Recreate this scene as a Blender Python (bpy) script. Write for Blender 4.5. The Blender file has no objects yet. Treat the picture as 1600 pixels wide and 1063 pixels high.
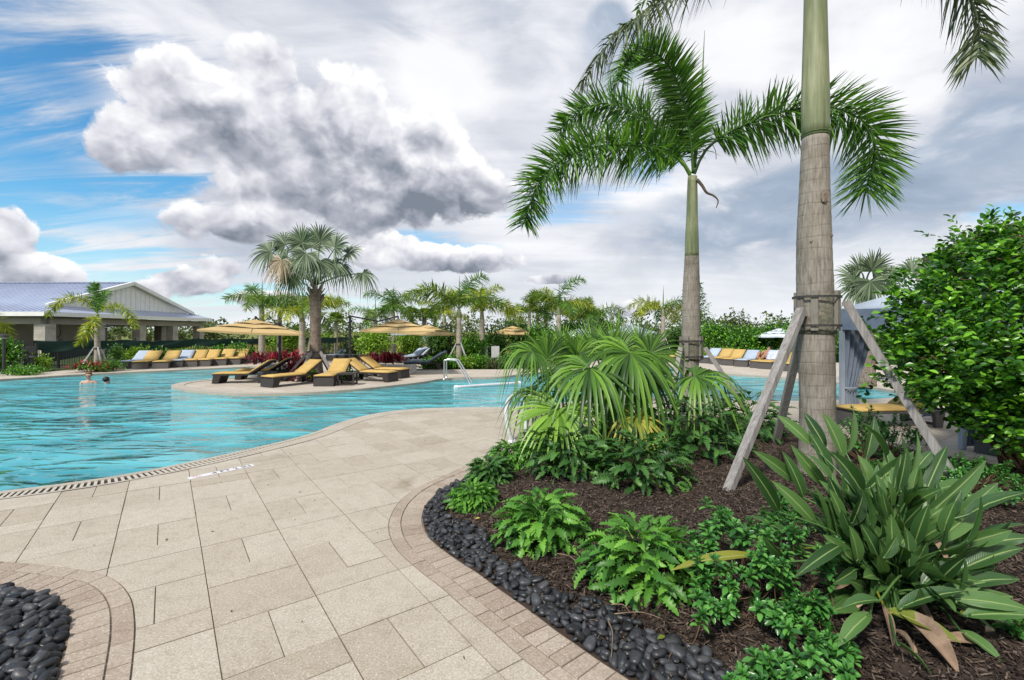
import bpy, bmesh, math, random
import numpy as np
from mathutils import Vector, Matrix, Quaternion
from mathutils.geometry import delaunay_2d_cdt

SC = bpy.context.scene
COL = SC.collection
R = math.radians
random.seed(11)
RNG = np.random.default_rng(11)

# ------------------------------------------------------------------ camera
CAM_H, FPX, CX, HY = 1.8, 735.0, 800.0, 518.0
cam = bpy.data.cameras.new('camera')
cam.sensor_width = 36.0
cam.lens = 36.0 * FPX / 1600.0
cam.shift_y = -13.5 / 1600.0
cam.clip_start = 0.05
cam.clip_end = 3000.0
camo = bpy.data.objects.new('camera', cam)
camo.location = (0, 0, CAM_H)
camo.rotation_euler = (R(90), 0, 0)
COL.objects.link(camo)
SC.camera = camo

# ------------------------------------------------------------------ node helper
class NT:
    def __init__(s, tree):
        s.t = tree
        s.t.nodes.clear()
    def node(s, typ, **kw):
        n = s.t.nodes.new(typ)
        for k, v in kw.items():
            setattr(n, k, v)
        return n
    def link(s, a, sock):
        s.t.links.new(a, sock)
    def put(s, sock, v):
        if isinstance(v, bpy.types.NodeSocket):
            s.t.links.new(v, sock)
        elif v is not None:
            if sock.type == 'RGBA' and isinstance(v, (tuple, list)) and len(v) == 3:
                v = (*v, 1.0)
            sock.default_value = v
    def m(s, op, a, b=None, c=None, clamp=False):
        n = s.node('ShaderNodeMath', operation=op, use_clamp=clamp)
        s.put(n.inputs[0], a)
        if b is not None: s.put(n.inputs[1], b)
        if c is not None: s.put(n.inputs[2], c)
        return n.outputs[0]
    def add(s, a, b): return s.m('ADD', a, b)
    def sub(s, a, b): return s.m('SUBTRACT', a, b)
    def mul(s, a, b): return s.m('MULTIPLY', a, b)
    def v(s, op, a, b=None, scale=None):
        n = s.node('ShaderNodeVectorMath', operation=op)
        s.put(n.inputs[0], a)
        if b is not None: s.put(n.inputs[1], b)
        if scale is not None: s.put(n.inputs[3], scale)
        return n.outputs['Value'] if op in ('DOT_PRODUCT', 'LENGTH') else n.outputs[0]
    def xyz(s, vec):
        n = s.node('ShaderNodeSeparateXYZ'); s.put(n.inputs[0], vec)
        return n.outputs[0], n.outputs[1], n.outputs[2]
    def comb(s, x, y, z):
        n = s.node('ShaderNodeCombineXYZ')
        s.put(n.inputs[0], x); s.put(n.inputs[1], y); s.put(n.inputs[2], z)
        return n.outputs[0]
    def noise(s, vec, scale=5.0, detail=2.0, rough=0.5, dist=0.0, lac=2.0, color=False):
        n = s.node('ShaderNodeTexNoise')
        if vec is not None: s.put(n.inputs['Vector'], vec)
        s.put(n.inputs['Scale'], scale); s.put(n.inputs['Detail'], detail)
        s.put(n.inputs['Roughness'], rough); s.put(n.inputs['Distortion'], dist)
        s.put(n.inputs['Lacunarity'], lac)
        return n.outputs[1] if color else n.outputs[0]
    def vor(s, vec, scale, feature='F1', out='Distance', rnd=1.0):
        n = s.node('ShaderNodeTexVoronoi', feature=feature)
        if vec is not None: s.put(n.inputs['Vector'], vec)
        s.put(n.inputs['Scale'], scale); s.put(n.inputs['Randomness'], rnd)
        return n.outputs[out]
    def ss(s, x, a, b, lo=0.0, hi=1.0, kind='SMOOTHSTEP'):
        n = s.node('ShaderNodeMapRange', interpolation_type=kind)
        s.put(n.inputs[0], x); s.put(n.inputs[1], a); s.put(n.inputs[2], b)
        s.put(n.inputs[3], lo); s.put(n.inputs[4], hi)
        return n.outputs[0]
    def mix(s, f, a, b, blend='MIX'):
        n = s.node('ShaderNodeMix', data_type='RGBA', blend_type=blend)
        s.put(n.inputs[0], f); s.put(n.inputs[6], a); s.put(n.inputs[7], b)
        return n.outputs[2]
    def ramp(s, f, stops):
        n = s.node('ShaderNodeValToRGB')
        e = n.color_ramp.elements
        while len(e) < len(stops): e.new(0.5)
        for i, (p, c) in enumerate(stops):
            e[i].position = p; e[i].color = (*c, 1.0)
        s.put(n.inputs[0], f)
        return n.outputs[0]

# ------------------------------------------------------------------ world: Nishita sky behind a procedural cloud cover
SUN_EL, SUN_AZ = 48.0, 215.0           # azimuth clockwise from +Y
W = bpy.data.worlds.new('World')
SC.world = W
W.use_nodes = True
w = NT(W.node_tree)
def azel(px, py):
    a = math.atan((px - CX) / FPX)
    return a, math.atan((HY - py) / FPX * math.cos(a))
tc = w.node('ShaderNodeTexCoord')
D = w.v('NORMALIZE', tc.outputs['Generated'])
dx, dy, dz = w.xyz(D)
az = w.m('ARCTAN2', dx, dy)
el = w.m('ARCSINE', dz)
hl = w.m('SQRT', w.add(w.mul(dx, dx), w.mul(dy, dy)))
sinaz = w.m('DIVIDE', dx, w.m('MAXIMUM', hl, 0.001))
skyt = w.node('ShaderNodeTexSky', sky_type='NISHITA', sun_disc=False)
skyt.sun_elevation = R(SUN_EL); skyt.sun_rotation = R(SUN_AZ)
skyt.air_density = 1.0; skyt.dust_density = 0.3; skyt.ozone_density = 2.5

# high veil: streaks on a plane far above
pz = w.m('ADD', w.m('MAXIMUM', dz, 0.0), 0.16)
pv = w.comb(w.m('DIVIDE', dx, pz), w.m('DIVIDE', dy, pz), 0.0)
mp = w.node('ShaderNodeMapping'); w.put(mp.inputs['Vector'], pv)
mp.inputs['Rotation'].default_value = (0, 0, R(-24)); mp.inputs['Scale'].default_value = (0.30, 1.9, 1.0)
st1 = w.noise(mp.outputs[0], 1.7, 9.0, 0.66, 0.7)
st2 = w.noise(pv, 0.8, 6.0, 0.55, 0.3)
cover = w.ss(sinaz, -0.86, -0.20, 0.10, 1.0)
veil = w.ss(w.add(w.add(w.mul(st1, 1.6), w.mul(cover, 0.75)), w.mul(w.sub(st2, 0.5), 0.5)), 0.80, 1.16)
hz = w.ss(el, R(0.0), R(13.0), 1.0, 0.0)
veil = w.m('MAXIMUM', veil, w.mul(hz, w.ss(st2, 0.2, 0.6, 0.35, 0.9)))
# veil tone: pale lavender white with softer grey patches, greyer and bluer to the right
lowf = w.noise(w.v('MULTIPLY', D, (2.2, 2.2, 5.0)), 1.6, 6.0, 0.55, 0.6)
vt = w.add(w.mul(w.sub(st1, 0.5), 0.75), w.mul(w.sub(lowf, 0.5), 1.7))
veilcol = w.ramp(w.add(vt, 0.5), [(0.10, (0.40, 0.45, 0.56)), (0.45, (0.60, 0.63, 0.70)), (0.75, (0.80, 0.815, 0.86)), (1.0, (0.93, 0.93, 0.955))])
veilcol = w.mix(w.mul(hz, 0.65), veilcol, (0.80, 0.84, 0.87))
# grey-blue layer cloud, right of the palms
def blobs(lst, warpa, warpe):
    """union of soft ellipses in azimuth and elevation: signed field and blended relative height"""
    M = None; SW = SH = None
    for (px, py, rx, ry) in lst:
        a0, e0 = azel(px, py)
        a1, _ = azel(px + rx, py); a2, _ = azel(px - rx, py)
        ra = (a1 - a2) / 2
        re = ry / FPX * math.cos(a0) * math.cos(e0) ** 2
        u = w.mul(w.sub(warpa, a0), 1.0 / ra)
        h = w.mul(w.sub(warpe, e0), 1.0 / re)
        f = w.sub(1.0, w.m('SQRT', w.add(w.mul(u, u), w.mul(h, h))))
        wt = w.m('POWER', w.m('MAXIMUM', w.add(f, 0.55), 0.001), 2.5)
        hw = w.mul(h, wt)
        if M is None:
            M, SW, SH = f, wt, hw
        else:
            M = w.m('SMOOTH_MAX', f, M, 0.25)
            SW = w.add(SW, wt); SH = w.add(SH, hw)
    return M, w.m('DIVIDE', SH, w.add(SW, 0.0005))
wc = w.noise(D, 3.2, 4.0, 0.55, color=True)
wx, wy, wz = w.xyz(wc)
azw = w.add(az, w.mul(w.sub(wx, 0.5), 0.16))
elw = w.add(el, w.mul(w.sub(wz, 0.5), 0.09))
LAYER = [(1450, 290, 260, 90), (1180, 360, 220, 60), (1560, 200, 130, 90), (1250, 300, 230, 70), (960, 60, 45, 85)]
lm, lh = blobs(LAYER, azw, elw)
nl = w.noise(w.v('MULTIPLY', D, (1, 1, 2.4)), 4.2, 9.0, 0.58, 0.5)
lfac = w.ss(w.add(lm, w.mul(w.sub(nl, 0.5), 2.6)), -0.10, 0.45)
lcol = w.ramp(nl, [(0.30, (0.20, 0.29, 0.41)), (0.5, (0.36, 0.44, 0.56)), (0.68, (0.66, 0.70, 0.78))])
# bright bank
BANK = [(1330, 110, 190, 110), (1150, 70, 180, 90), (1440, 140, 90, 60), (700, 130, 120, 120), (1010, 300, 120, 30)]
bm_, bh_ = blobs(BANK, azw, elw)
# cumulus: flat bases, heaped tops
BIG = [(350, 185, 155, 98), (462, 212, 170, 112), (590, 262, 160, 84), (705, 290, 88, 58), (415, 92, 55, 48), (290, 105, 75, 46),
       (240, 215, 95, 62), (560, 298, 230, 60), (400, 352, 130, 34)]
SMALL = [(8, 362, 48, 52), (70, 424, 62, 28), (300, 440, 66, 24), (345, 418, 40, 22), (235, 452, 40, 16),
         (715, 404, 115, 22), (860, 437, 50, 10), (600, 378, 50, 24), (150, 470, 60, 16), (420, 470, 70, 14), (980, 485, 60, 16)]
vd = w.v('MULTIPLY', D, (1.0, 1.0, 1.2))
wv = w.v('SCALE', w.v('SUBTRACT', w.noise(vd, 10.0, 3.0, 0.5, color=True), (0.5, 0.5, 0.5)), scale=0.055)
vw = w.v('ADD', vd, wv)
LIT = (0.012, 0.0, 0.030)
n1 = w.noise(vw, 6.0, 10.0, 0.60)
n1s = w.noise(vw, 6.0, 4.0, 0.50)
n2 = w.noise(w.v('ADD', vw, LIT), 6.0, 4.0, 0.50)
nb = w.noise(vw, 3.1, 3.0, 0.5)
az2 = w.add(az, w.mul(w.sub(wx, 0.5), 0.13)); el2 = w.add(el, w.mul(w.sub(wz, 0.5), 0.07))
bm2, bh2 = blobs(BIG, az2, el2)
sm2, sh2 = blobs(SMALL, w.add(az, w.mul(w.sub(wx, 0.5), 0.05)), w.add(el, w.mul(w.sub(wz, 0.5), 0.03)))
def heap(field, hh, amp, bias, soft, hgain, basegrey):
    cd = w.add(w.add(field, w.mul(w.sub(n1, 0.5), amp)), bias)
    al = w.ss(cd, -0.03, soft)
    core = w.ss(cd, 0.10, 0.80)
    hc = w.m('MINIMUM', w.m('MAXIMUM', hh, -1.0), 1.0)
    # light falls from above: heaped tops bright, thick middles and flat bases grey
    s_ = w.add(0.60, w.mul(w.sub(n1s, n2), 3.1))
    s_ = w.add(s_, w.mul(hc, hgain))
    s_ = w.add(s_, w.mul(w.sub(nb, 0.5), 0.55))
    s_ = w.sub(s_, w.mul(core, basegrey))
    s_ = w.add(s_, w.mul(w.sub(n1, n1s), 2.2))
    col = w.ramp(s_, [(0.08, (0.20, 0.23, 0.285)), (0.38, (0.42, 0.44, 0.505)), (0.66, (0.70, 0.705, 0.76)), (0.98, (1.0, 1.0, 1.0))])
    return al, col
ba, bcol = heap(bm2, bh2, 2.7, 0.10, 0.24, 0.40, 0.14)
sa, scol = heap(sm2, sh2, 3.4, 0.06, 0.20, 0.32, 0.05)
base = veilcol
b_f = w.ss(w.add(bm_, w.mul(w.sub(nl, 0.5), 1.8)), -0.1, 0.7)
cl = w.mix(w.mul(b_f, 0.85), base, (0.93, 0.93, 0.95))
cl = w.mix(w.mul(lfac, 0.88), cl, lcol)
alpha = w.m('MAXIMUM', w.m('MAXIMUM', veil, w.mul(b_f, 0.8)), w.mul(lfac, 0.9))
cl = w.mix(sa, cl, scol)
cl = w.mix(ba, cl, bcol)
alpha = w.m('MAXIMUM', alpha, w.m('MAXIMUM', sa, ba))
gp, gh = blobs([(890, 318, 130, 40), (1010, 262, 90, 40), (690, 378, 110, 18), (60, 245, 170, 60), (180, 330, 190, 36), (90, 110, 150, 50), (1570, 330, 90, 26), (420, 470, 300, 24)], azw, elw)
gap = w.ss(w.add(gp, w.mul(w.sub(st1, 0.5), 3.2)), 0.05, 0.85, 0.0, 0.62)
alpha = w.m('MAXIMUM', w.mul(alpha, w.sub(1.0, gap)), w.m('MAXIMUM', sa, ba))
bg1 = w.node('ShaderNodeBackground'); hs = w.node('ShaderNodeHueSaturation'); hs.inputs['Saturation'].default_value = 1.18
w.put(hs.inputs['Color'], skyt.outputs[0])
w.put(bg1.inputs[0], w.mix(1.0, hs.outputs[0], (0.70, 1.06, 1.06), 'MULTIPLY')); bg1.inputs[1].default_value = 0.115
bg2 = w.node('ShaderNodeBackground'); w.put(bg2.inputs[0], cl); bg2.inputs[1].default_value = 0.80
mx = w.node('ShaderNodeMixShader'); w.put(mx.inputs[0], alpha)
w.link(bg1.outputs[0], mx.inputs[1]); w.link(bg2.outputs[0], mx.inputs[2])
wo = w.node('ShaderNodeOutputWorld'); w.link(mx.outputs[0], wo.inputs[0])

# ------------------------------------------------------------------ sun through thin cloud
sun = bpy.data.lights.new('sun', 'SUN')
sun.energy = 3.3; sun.angle = R(7); sun.color = (1.0, 0.95, 0.87)
suno = bpy.data.objects.new('sun', sun)
sd = Vector((math.sin(R(SUN_AZ)) * math.cos(R(SUN_EL)), math.cos(R(SUN_AZ)) * math.cos(R(SUN_EL)), math.sin(R(SUN_EL))))
suno.rotation_euler = (-sd).to_track_quat('-Z', 'Y').to_euler()
suno.location = sd * 60
COL.objects.link(suno)

SC.view_settings.view_transform = 'Standard'
SC.view_settings.look = 'None'
SC.view_settings.exposure = 0.47
SC.view_settings.gamma = 1.0
SC.view_settings.use_curve_mapping = False
try:
    SC.cycles.use_denoising = True
    SC.cycles.max_bounces = 8
    SC.cycles.transparent_max_bounces = 12
    SC.cycles.caustics_reflective = False
    SC.cycles.caustics_refractive = False
except Exception:
    pass

# ------------------------------------------------------------------ placing
def G(px, py):
    """point of the level ground that the photograph shows at a pixel"""
    Z = CAM_H * FPX / (py - HY)
    return np.array([(px - CX) / FPX * Z, Z, 0.0])
def P(px, py, Z):
    return np.array([(px - CX) / FPX * Z, Z, CAM_H + (HY - py) / FPX * Z])

# ------------------------------------------------------------------ mesh building
class MB:
    def __init__(s):
        s.v = []; s.f = []; s.mi = []; s.n = 0
    def add(s, verts, faces, mi=0):
        verts = np.asarray(verts, float).reshape(-1, 3)
        s.v.append(verts)
        o = s.n
        s.f.extend([tuple(i + o for i in f) for f in faces])
        s.mi.extend([mi] * len(faces))
        s.n += len(verts)
        return s
    def box(s, c, size, rz=0.0, mi=0, M=None):
        x, y, z = np.array(size) / 2
        v = np.array([(-x,-y,-z),(x,-y,-z),(x,y,-z),(-x,y,-z),(-x,-y,z),(x,-y,z),(x,y,z),(-x,y,z)], float)
        if rz:
            k, q = math.cos(rz), math.sin(rz)
            v = v @ np.array([[k, q, 0], [-q, k, 0], [0, 0, 1]])
        if M is not None: v = v @ np.array(M).T
        v += np.array(c)
        return s.add(v, [(0,3,2,1),(4,5,6,7),(0,1,5,4),(1,2,6,5),(2,3,7,6),(3,0,4,7)], mi)
    def beam(s, a, b, wd, th, up=(0, 0, 1), mi=0):
        """rectangular bar from a to b: wd across, th along 'up'"""
        a = np.array(a, float); b = np.array(b, float)
        t = b - a; t /= np.linalg.norm(t)
        u = np.array(up, float); u = u - t * (u @ t)
        if np.linalg.norm(u) < 1e-5: u = np.array([1, 0, 0.]) - t * t[0]
        u /= np.linalg.norm(u); sd = np.cross(t, u)
        v = []
        for p in (a, b):
            for (i, j) in ((-1,-1),(1,-1),(1,1),(-1,1)):
                v.append(p + sd * i * wd / 2 + u * j * th / 2)
        return s.add(v, [(0,1,2,3),(7,6,5,4),(0,4,5,1),(1,5,6,2),(2,6,7,3),(3,7,4,0)], mi)
    def tube(s, pts, rad, n=8, mi=0, cap=True):
        pts = np.asarray(pts, float); K = len(pts)
        rad = np.broadcast_to(np.asarray(rad, float), (K,))
        T = np.gradient(pts, axis=0); T /= np.linalg.norm(T, axis=1)[:, None] + 1e-9
        up = np.array([0, 0, 1.]) if abs(T[0][2]) < 0.9 else np.array([1., 0, 0])
        v = []
        for k in range(K):
            u = up - T[k] * (up @ T[k]); nu = np.linalg.norm(u)
            if nu < 1e-4: u = np.array([0, 1., 0]) - T[k] * T[k][1]; nu = np.linalg.norm(u)
            u /= nu; sd = np.cross(T[k], u)
            up = u
            for i in range(n):
                a = 2 * math.pi * i / n
                v.append(pts[k] + (u * math.cos(a) + sd * math.sin(a)) * rad[k])
        f = []
        for k in range(K - 1):
            for i in range(n):
                j = (i + 1) % n
                f.append((k*n+i, k*n+j, (k+1)*n+j, (k+1)*n+i))
        if cap:
            f.append(tuple(range(n - 1, -1, -1))); f.append(tuple((K-1)*n + i for i in range(n)))
        return s.add(v, f, mi)
    def prism(s, loop, z0, z1, inset=0.0, drop=0.004, mi=0):
        """upright prism over a flat loop, with its top edge eased"""
        L = np.asarray(loop, float)[:, :2]
        n = len(L); c = L.mean(0)
        r = np.abs(L - c).max()
        k = 1.0 - (inset / max(r, 1e-6))
        v = [(*p, z0) for p in L]
        if inset > 0:
            v += [(*p, z1 - drop) for p in L] + [(*(c + (p - c) * k), z1) for p in L]
            rings = 3
        else:
            v += [(*p, z1) for p in L]; rings = 2
        f = []
        for q in range(rings - 1):
            for i in range(n):
                j = (i + 1) % n
                f.append((q*n+i, q*n+j, (q+1)*n+j, (q+1)*n+i))
        f.append(tuple((rings-1)*n + i for i in range(n)))
        return s.add(v, f, mi)
    def ell(s, c, r, nu=10, nv=7, M=None, mi=0):
        v = [(0, 0, -1)]
        for j in range(1, nv):
            t = -math.pi/2 + math.pi * j / nv
            for i in range(nu):
                a = 2*math.pi*i/nu
                v.append((math.cos(t)*math.cos(a), math.cos(t)*math.sin(a), math.sin(t)))
        v.append((0, 0, 1))
        v = np.array(v) * np.array(r)
        if M is not None: v = v @ np.array(M).T
        v = v + np.array(c)
        f = []
        for i in range(nu):
            f.append((0, 1 + (i+1) % nu, 1 + i))
        for j in range(nv - 2):
            for i in range(nu):
                k = (i+1) % nu
                f.append((1+j*nu+i, 1+j*nu+k, 1+(j+1)*nu+k, 1+(j+1)*nu+i))
        t = len(v) - 1
        for i in range(nu):
            f.append((t, 1+(nv-2)*nu+i, 1+(nv-2)*nu+(i+1) % nu))
        return s.add(v, f, mi)
    def mesh(s, name, mats, origin=None, smooth=False):
        me = bpy.data.meshes.new(name)
        V = np.concatenate(s.v) if s.v else np.zeros((0, 3))
        if origin is not None: V = V - np.asarray(origin, float)
        me.from_pydata(V.tolist(), [], s.f)
        if not isinstance(mats, (list, tuple)): mats = [mats]
        for m in mats: me.materials.append(m)
        if len(mats) > 1: me.polygons.foreach_set('material_index', s.mi)
        if smooth: me.polygons.foreach_set('use_smooth', [True] * len(me.polygons))
        me.update()
        return me

def link(name, me, parent=None, loc=None, M=None):
    o = bpy.data.objects.new(name, me)
    COL.objects.link(o)
    if parent is not None: o.parent = parent
    if loc is not None: o.location = loc
    if M is not None: o.matrix_local = M
    return o
def tag(o, label=None, cat=None, group=None, kind=None):
    if label: o['label'] = label
    if cat: o['category'] = cat
    if group: o['group'] = group
    if kind: o['kind'] = kind
    return o
def thing(name, label, cat, loc=(0, 0, 0), rz=0.0, group=None):
    o = bpy.data.objects.new(name, None)
    o.empty_display_size = 0.1
    COL.objects.link(o)
    o.location = [float(c) for c in loc]; o.rotation_euler = (0, 0, rz)
    return tag(o, label, cat, group)
def part(name, mb, mats, root, world=True, smooth=False, bevel=0.0):
    """one part of a thing; mb in world coordinates (world) or in the thing's own"""
    me = mb.mesh(name, mats, origin=root.location if (world and root is not None) else None, smooth=smooth)
    o = link(name, me, root)
    if bevel > 0:
        b = o.modifiers.new('bevel', 'BEVEL'); b.width = bevel; b.segments = 2; b.limit_method = 'ANGLE'
    return o
def struct(name, mb, mats, smooth=False, parent=None):
    o = link(name, mb.mesh(name, mats, smooth=smooth), parent)
    o['kind'] = 'structure'
    return o
KIDS = {}
def copy_tree(o, parent=None):
    c = o.copy(); COL.objects.link(c); c.parent = parent
    for ch in list(o.children): copy_tree(ch, c)
    return c
def fast_mesh(name, V, F, mats, mi=None, smooth=False):
    """V (n,3) and F (m,3|4) arrays straight into a mesh"""
    me = bpy.data.meshes.new(name)
    V = np.ascontiguousarray(V, np.float32); F = np.ascontiguousarray(F, np.int32)
    k = F.shape[1]
    me.vertices.add(len(V)); me.vertices.foreach_set('co', V.ravel())
    me.loops.add(F.size); me.loops.foreach_set('vertex_index', F.ravel())
    me.polygons.add(len(F))
    me.polygons.foreach_set('loop_start', np.arange(0, F.size, k, dtype=np.int32))
    me.polygons.foreach_set('loop_total', np.full(len(F), k, np.int32))
    if not isinstance(mats, (list, tuple)): mats = [mats]
    for m in mats: me.materials.append(m)
    if mi is not None: me.polygons.foreach_set('material_index', np.asarray(mi, np.int32))
    if smooth: me.polygons.foreach_set('use_smooth', np.ones(len(F), bool))
    me.update(calc_edges=True)
    return me
def unit(v):
    v = np.asarray(v, float)
    return v / (np.linalg.norm(v, axis=-1, keepdims=True) + 1e-9)
def catmull(pts, per=8, closed=False):
    pts = np.asarray(pts, float); n = len(pts); out = []
    rng = range(n if closed else n - 1)
    for i in rng:
        if closed: p0, p1, p2, p3 = pts[(i-1) % n], pts[i], pts[(i+1) % n], pts[(i+2) % n]
        else: p0, p1, p2, p3 = pts[max(i-1, 0)], pts[i], pts[i+1], pts[min(i+2, n-1)]
        for k in range(per):
            t = k / per
            out.append(0.5*((2*p1) + (-p0+p2)*t + (2*p0-5*p1+4*p2-p3)*t*t + (-p0+3*p1-3*p2+p3)*t**3))
    if not closed: out.append(pts[-1])
    return np.array(out)
def arclen(p):
    return np.concatenate([[0], np.cumsum(np.linalg.norm(np.diff(p, axis=0), axis=1))])
def resample(p, n):
    s = arclen(p); t = np.linspace(0, s[-1], n)
    return np.stack([np.interp(t, s, p[:, k]) for k in range(p.shape[1])], 1)
def offset2(p, d):
    """flat polyline moved sideways by d (to its left)"""
    T = np.gradient(p[:, :2], axis=0); T /= np.linalg.norm(T, axis=1)[:, None] + 1e-9
    return p[:, :2] + np.stack([-T[:, 1], T[:, 0]], 1) * d
def inside(poly, pts):
    poly = np.asarray(poly)[:, :2]; pts = np.atleast_2d(pts)[:, :2]
    x, y = pts[:, 0], pts[:, 1]
    r = np.zeros(len(pts), bool)
    j = len(poly) - 1
    for i in range(len(poly)):
        xi, yi = poly[i]; xj, yj = poly[j]
        c = ((yi > y) != (yj > y)) & (x < (xj - xi) * (y - yi) / (yj - yi + 1e-12) + xi)
        r ^= c; j = i
    return r
def dist_to(poly, pts, closed=True):
    A = np.asarray(poly)[:, :2]
    B = np.roll(A, -1, 0) if closed else A[1:]
    if not closed: A = A[:-1]
    pts = np.atleast_2d(pts)[:, :2]
    best = np.full(len(pts), 1e9)
    for a, b in zip(A, B):
        ab = b - a; L = ab @ ab + 1e-12
        t = np.clip(((pts - a) @ ab) / L, 0, 1)
        best = np.minimum(best, np.linalg.norm(pts - (a + t[:, None] * ab), axis=1))
    return best
def ccw(loop):
    L = np.array([(p[0], p[1]) for p in loop], float)
    x, y = L[:, 0], L[:, 1]
    return L if (x * np.roll(y, -1) - y * np.roll(x, -1)).sum() > 0 else L[::-1]
def tri_region(outer, holes, extra=None):
    """flat triangulation of outer minus holes (lists of xy); returns verts, faces"""
    vs = []; faces = []
    for loop in [outer] + list(holes):
        loop = ccw(loop)
        o = len(vs); vs += [Vector((float(p[0]), float(p[1]))) for p in loop]
        faces.append(list(range(o, len(vs))))
    if extra is not None: vs += [Vector((float(p[0]), float(p[1]))) for p in extra]
    ov, oe, of, _, _, off = delaunay_2d_cdt(vs, [], faces, 0, 1e-5)
    F = [f for f, o in zip(of, off) if 0 in o and len(o) == 1]
    return np.array([(p.x, p.y) for p in ov]), F
def clip_poly(poly, cutters):
    """pieces of poly outside every cutter loop, as loops of triangles joined into one piece"""
    vs = [Vector((float(p[0]), float(p[1]))) for p in ccw(poly)]
    faces = [list(range(len(vs)))]
    for c in cutters:
        c = ccw(c)
        o = len(vs); vs += [Vector((float(p[0]), float(p[1]))) for p in c]
        faces.append(list(range(o, len(vs))))
    ov, oe, of, _, _, off = delaunay_2d_cdt(vs, [], faces, 0, 1e-5)
    F = [list(f) for f, o in zip(of, off) if 0 in o and len(o) == 1]
    return np.array([(p.x, p.y) for p in ov]), F
# ------------------------------------------------------------------ materials
def newmat(name):
    m = bpy.data.materials.new(name); m.use_nodes = True
    return m, NT(m.node_tree)
def out(t, sh):
    o = t.node('ShaderNodeOutputMaterial'); t.link(sh, o.inputs[0]); return o
def princ(t, col, rough=0.6, spec=0.4, metal=0.0, normal=None, **kw):
    p = t.node('ShaderNodeBsdfPrincipled')
    t.put(p.inputs['Base Color'], col); t.put(p.inputs['Roughness'], rough)
    t.put(p.inputs['Specular IOR Level'], spec); t.put(p.inputs['Metallic'], metal)
    if normal is not None: t.put(p.inputs['Normal'], normal)
    for k, v in kw.items(): t.put(p.inputs[k], v)
    return p.outputs[0]
def bump(t, h, strength=0.4, dist=0.01):
    b = t.node('ShaderNodeBump'); t.put(b.inputs['Height'], h)
    b.inputs['Strength'].default_value = strength; b.inputs['Distance'].default_value = dist
    return b.outputs[0]
def rnd(t):
    """0..1 by object and by loose piece"""
    oi = t.node('ShaderNodeObjectInfo'); g = t.node('ShaderNodeNewGeometry')
    return t.m('FRACT', t.add(t.mul(oi.outputs['Random'], 7.31), t.mul(g.outputs['Random Per Island'], 3.77)))
def pos(t):
    return t.node('ShaderNodeNewGeometry').outputs['Position']
def objco(t):
    return t.node('ShaderNodeTexCoord').outputs['Object']
def simple(name, c1, c2=None, scale=6.0, rough=0.6, spec=0.4, bstr=0.0, bscale=40.0, bdist=0.004, vary=0.0, metal=0.0, detail=5.0):
    m, t = newmat(name)
    c2 = c2 or tuple(c * 0.75 for c in c1)
    o = objco(t)
    f = t.ss(t.noise(o, scale, detail, 0.6), 0.3, 0.7)
    col = t.mix(f, c1, c2)
    if vary > 0:
        k = t.ss(rnd(t), 0, 1, 1 - vary, 1 + vary, 'LINEAR')
        col = t.mix(1.0, col, t.comb(k, k, k), 'MULTIPLY')
    nrm = bump(t, t.noise(o, bscale, 5.0, 0.6), bstr, bdist) if bstr > 0 else None
    out(t, princ(t, col, rough, spec, metal, nrm))
    return m
def foliage(name, dark, mid, light, rough=0.42, spec=0.45, trans=0.28, tint=(1.25, 1.3, 0.6), vein=False):
    m, t = newmat(name)
    dark, mid, light = [tuple(min(0.6, c * k) for c in col_) for col_, k in ((dark, 1.1), (mid, 1.5), (light, 1.6))]
    r = rnd(t)
    n = t.noise(pos(t), 2.3, 3.0, 0.6)
    f = t.add(t.mul(r, 0.75), t.mul(n, 0.3))
    col = t.ramp(f, [(0.12, dark), (0.5, mid), (0.95, light)])
    nrm = bump(t, t.noise(pos(t), 45.0, 2.0), 0.25, 0.004)
    a = princ(t, col, rough, spec, 0.0, nrm)
    tr = t.node('ShaderNodeBsdfTranslucent'); t.put(tr.inputs[0], t.mix(1.0, col, tint, 'MULTIPLY'))
    mxs = t.node('ShaderNodeMixShader'); mxs.inputs[0].default_value = trans
    t.link(a, mxs.inputs[1]); t.link(tr.outputs[0], mxs.inputs[2])
    out(t, mxs.outputs[0])
    return m

MAT = {}
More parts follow.
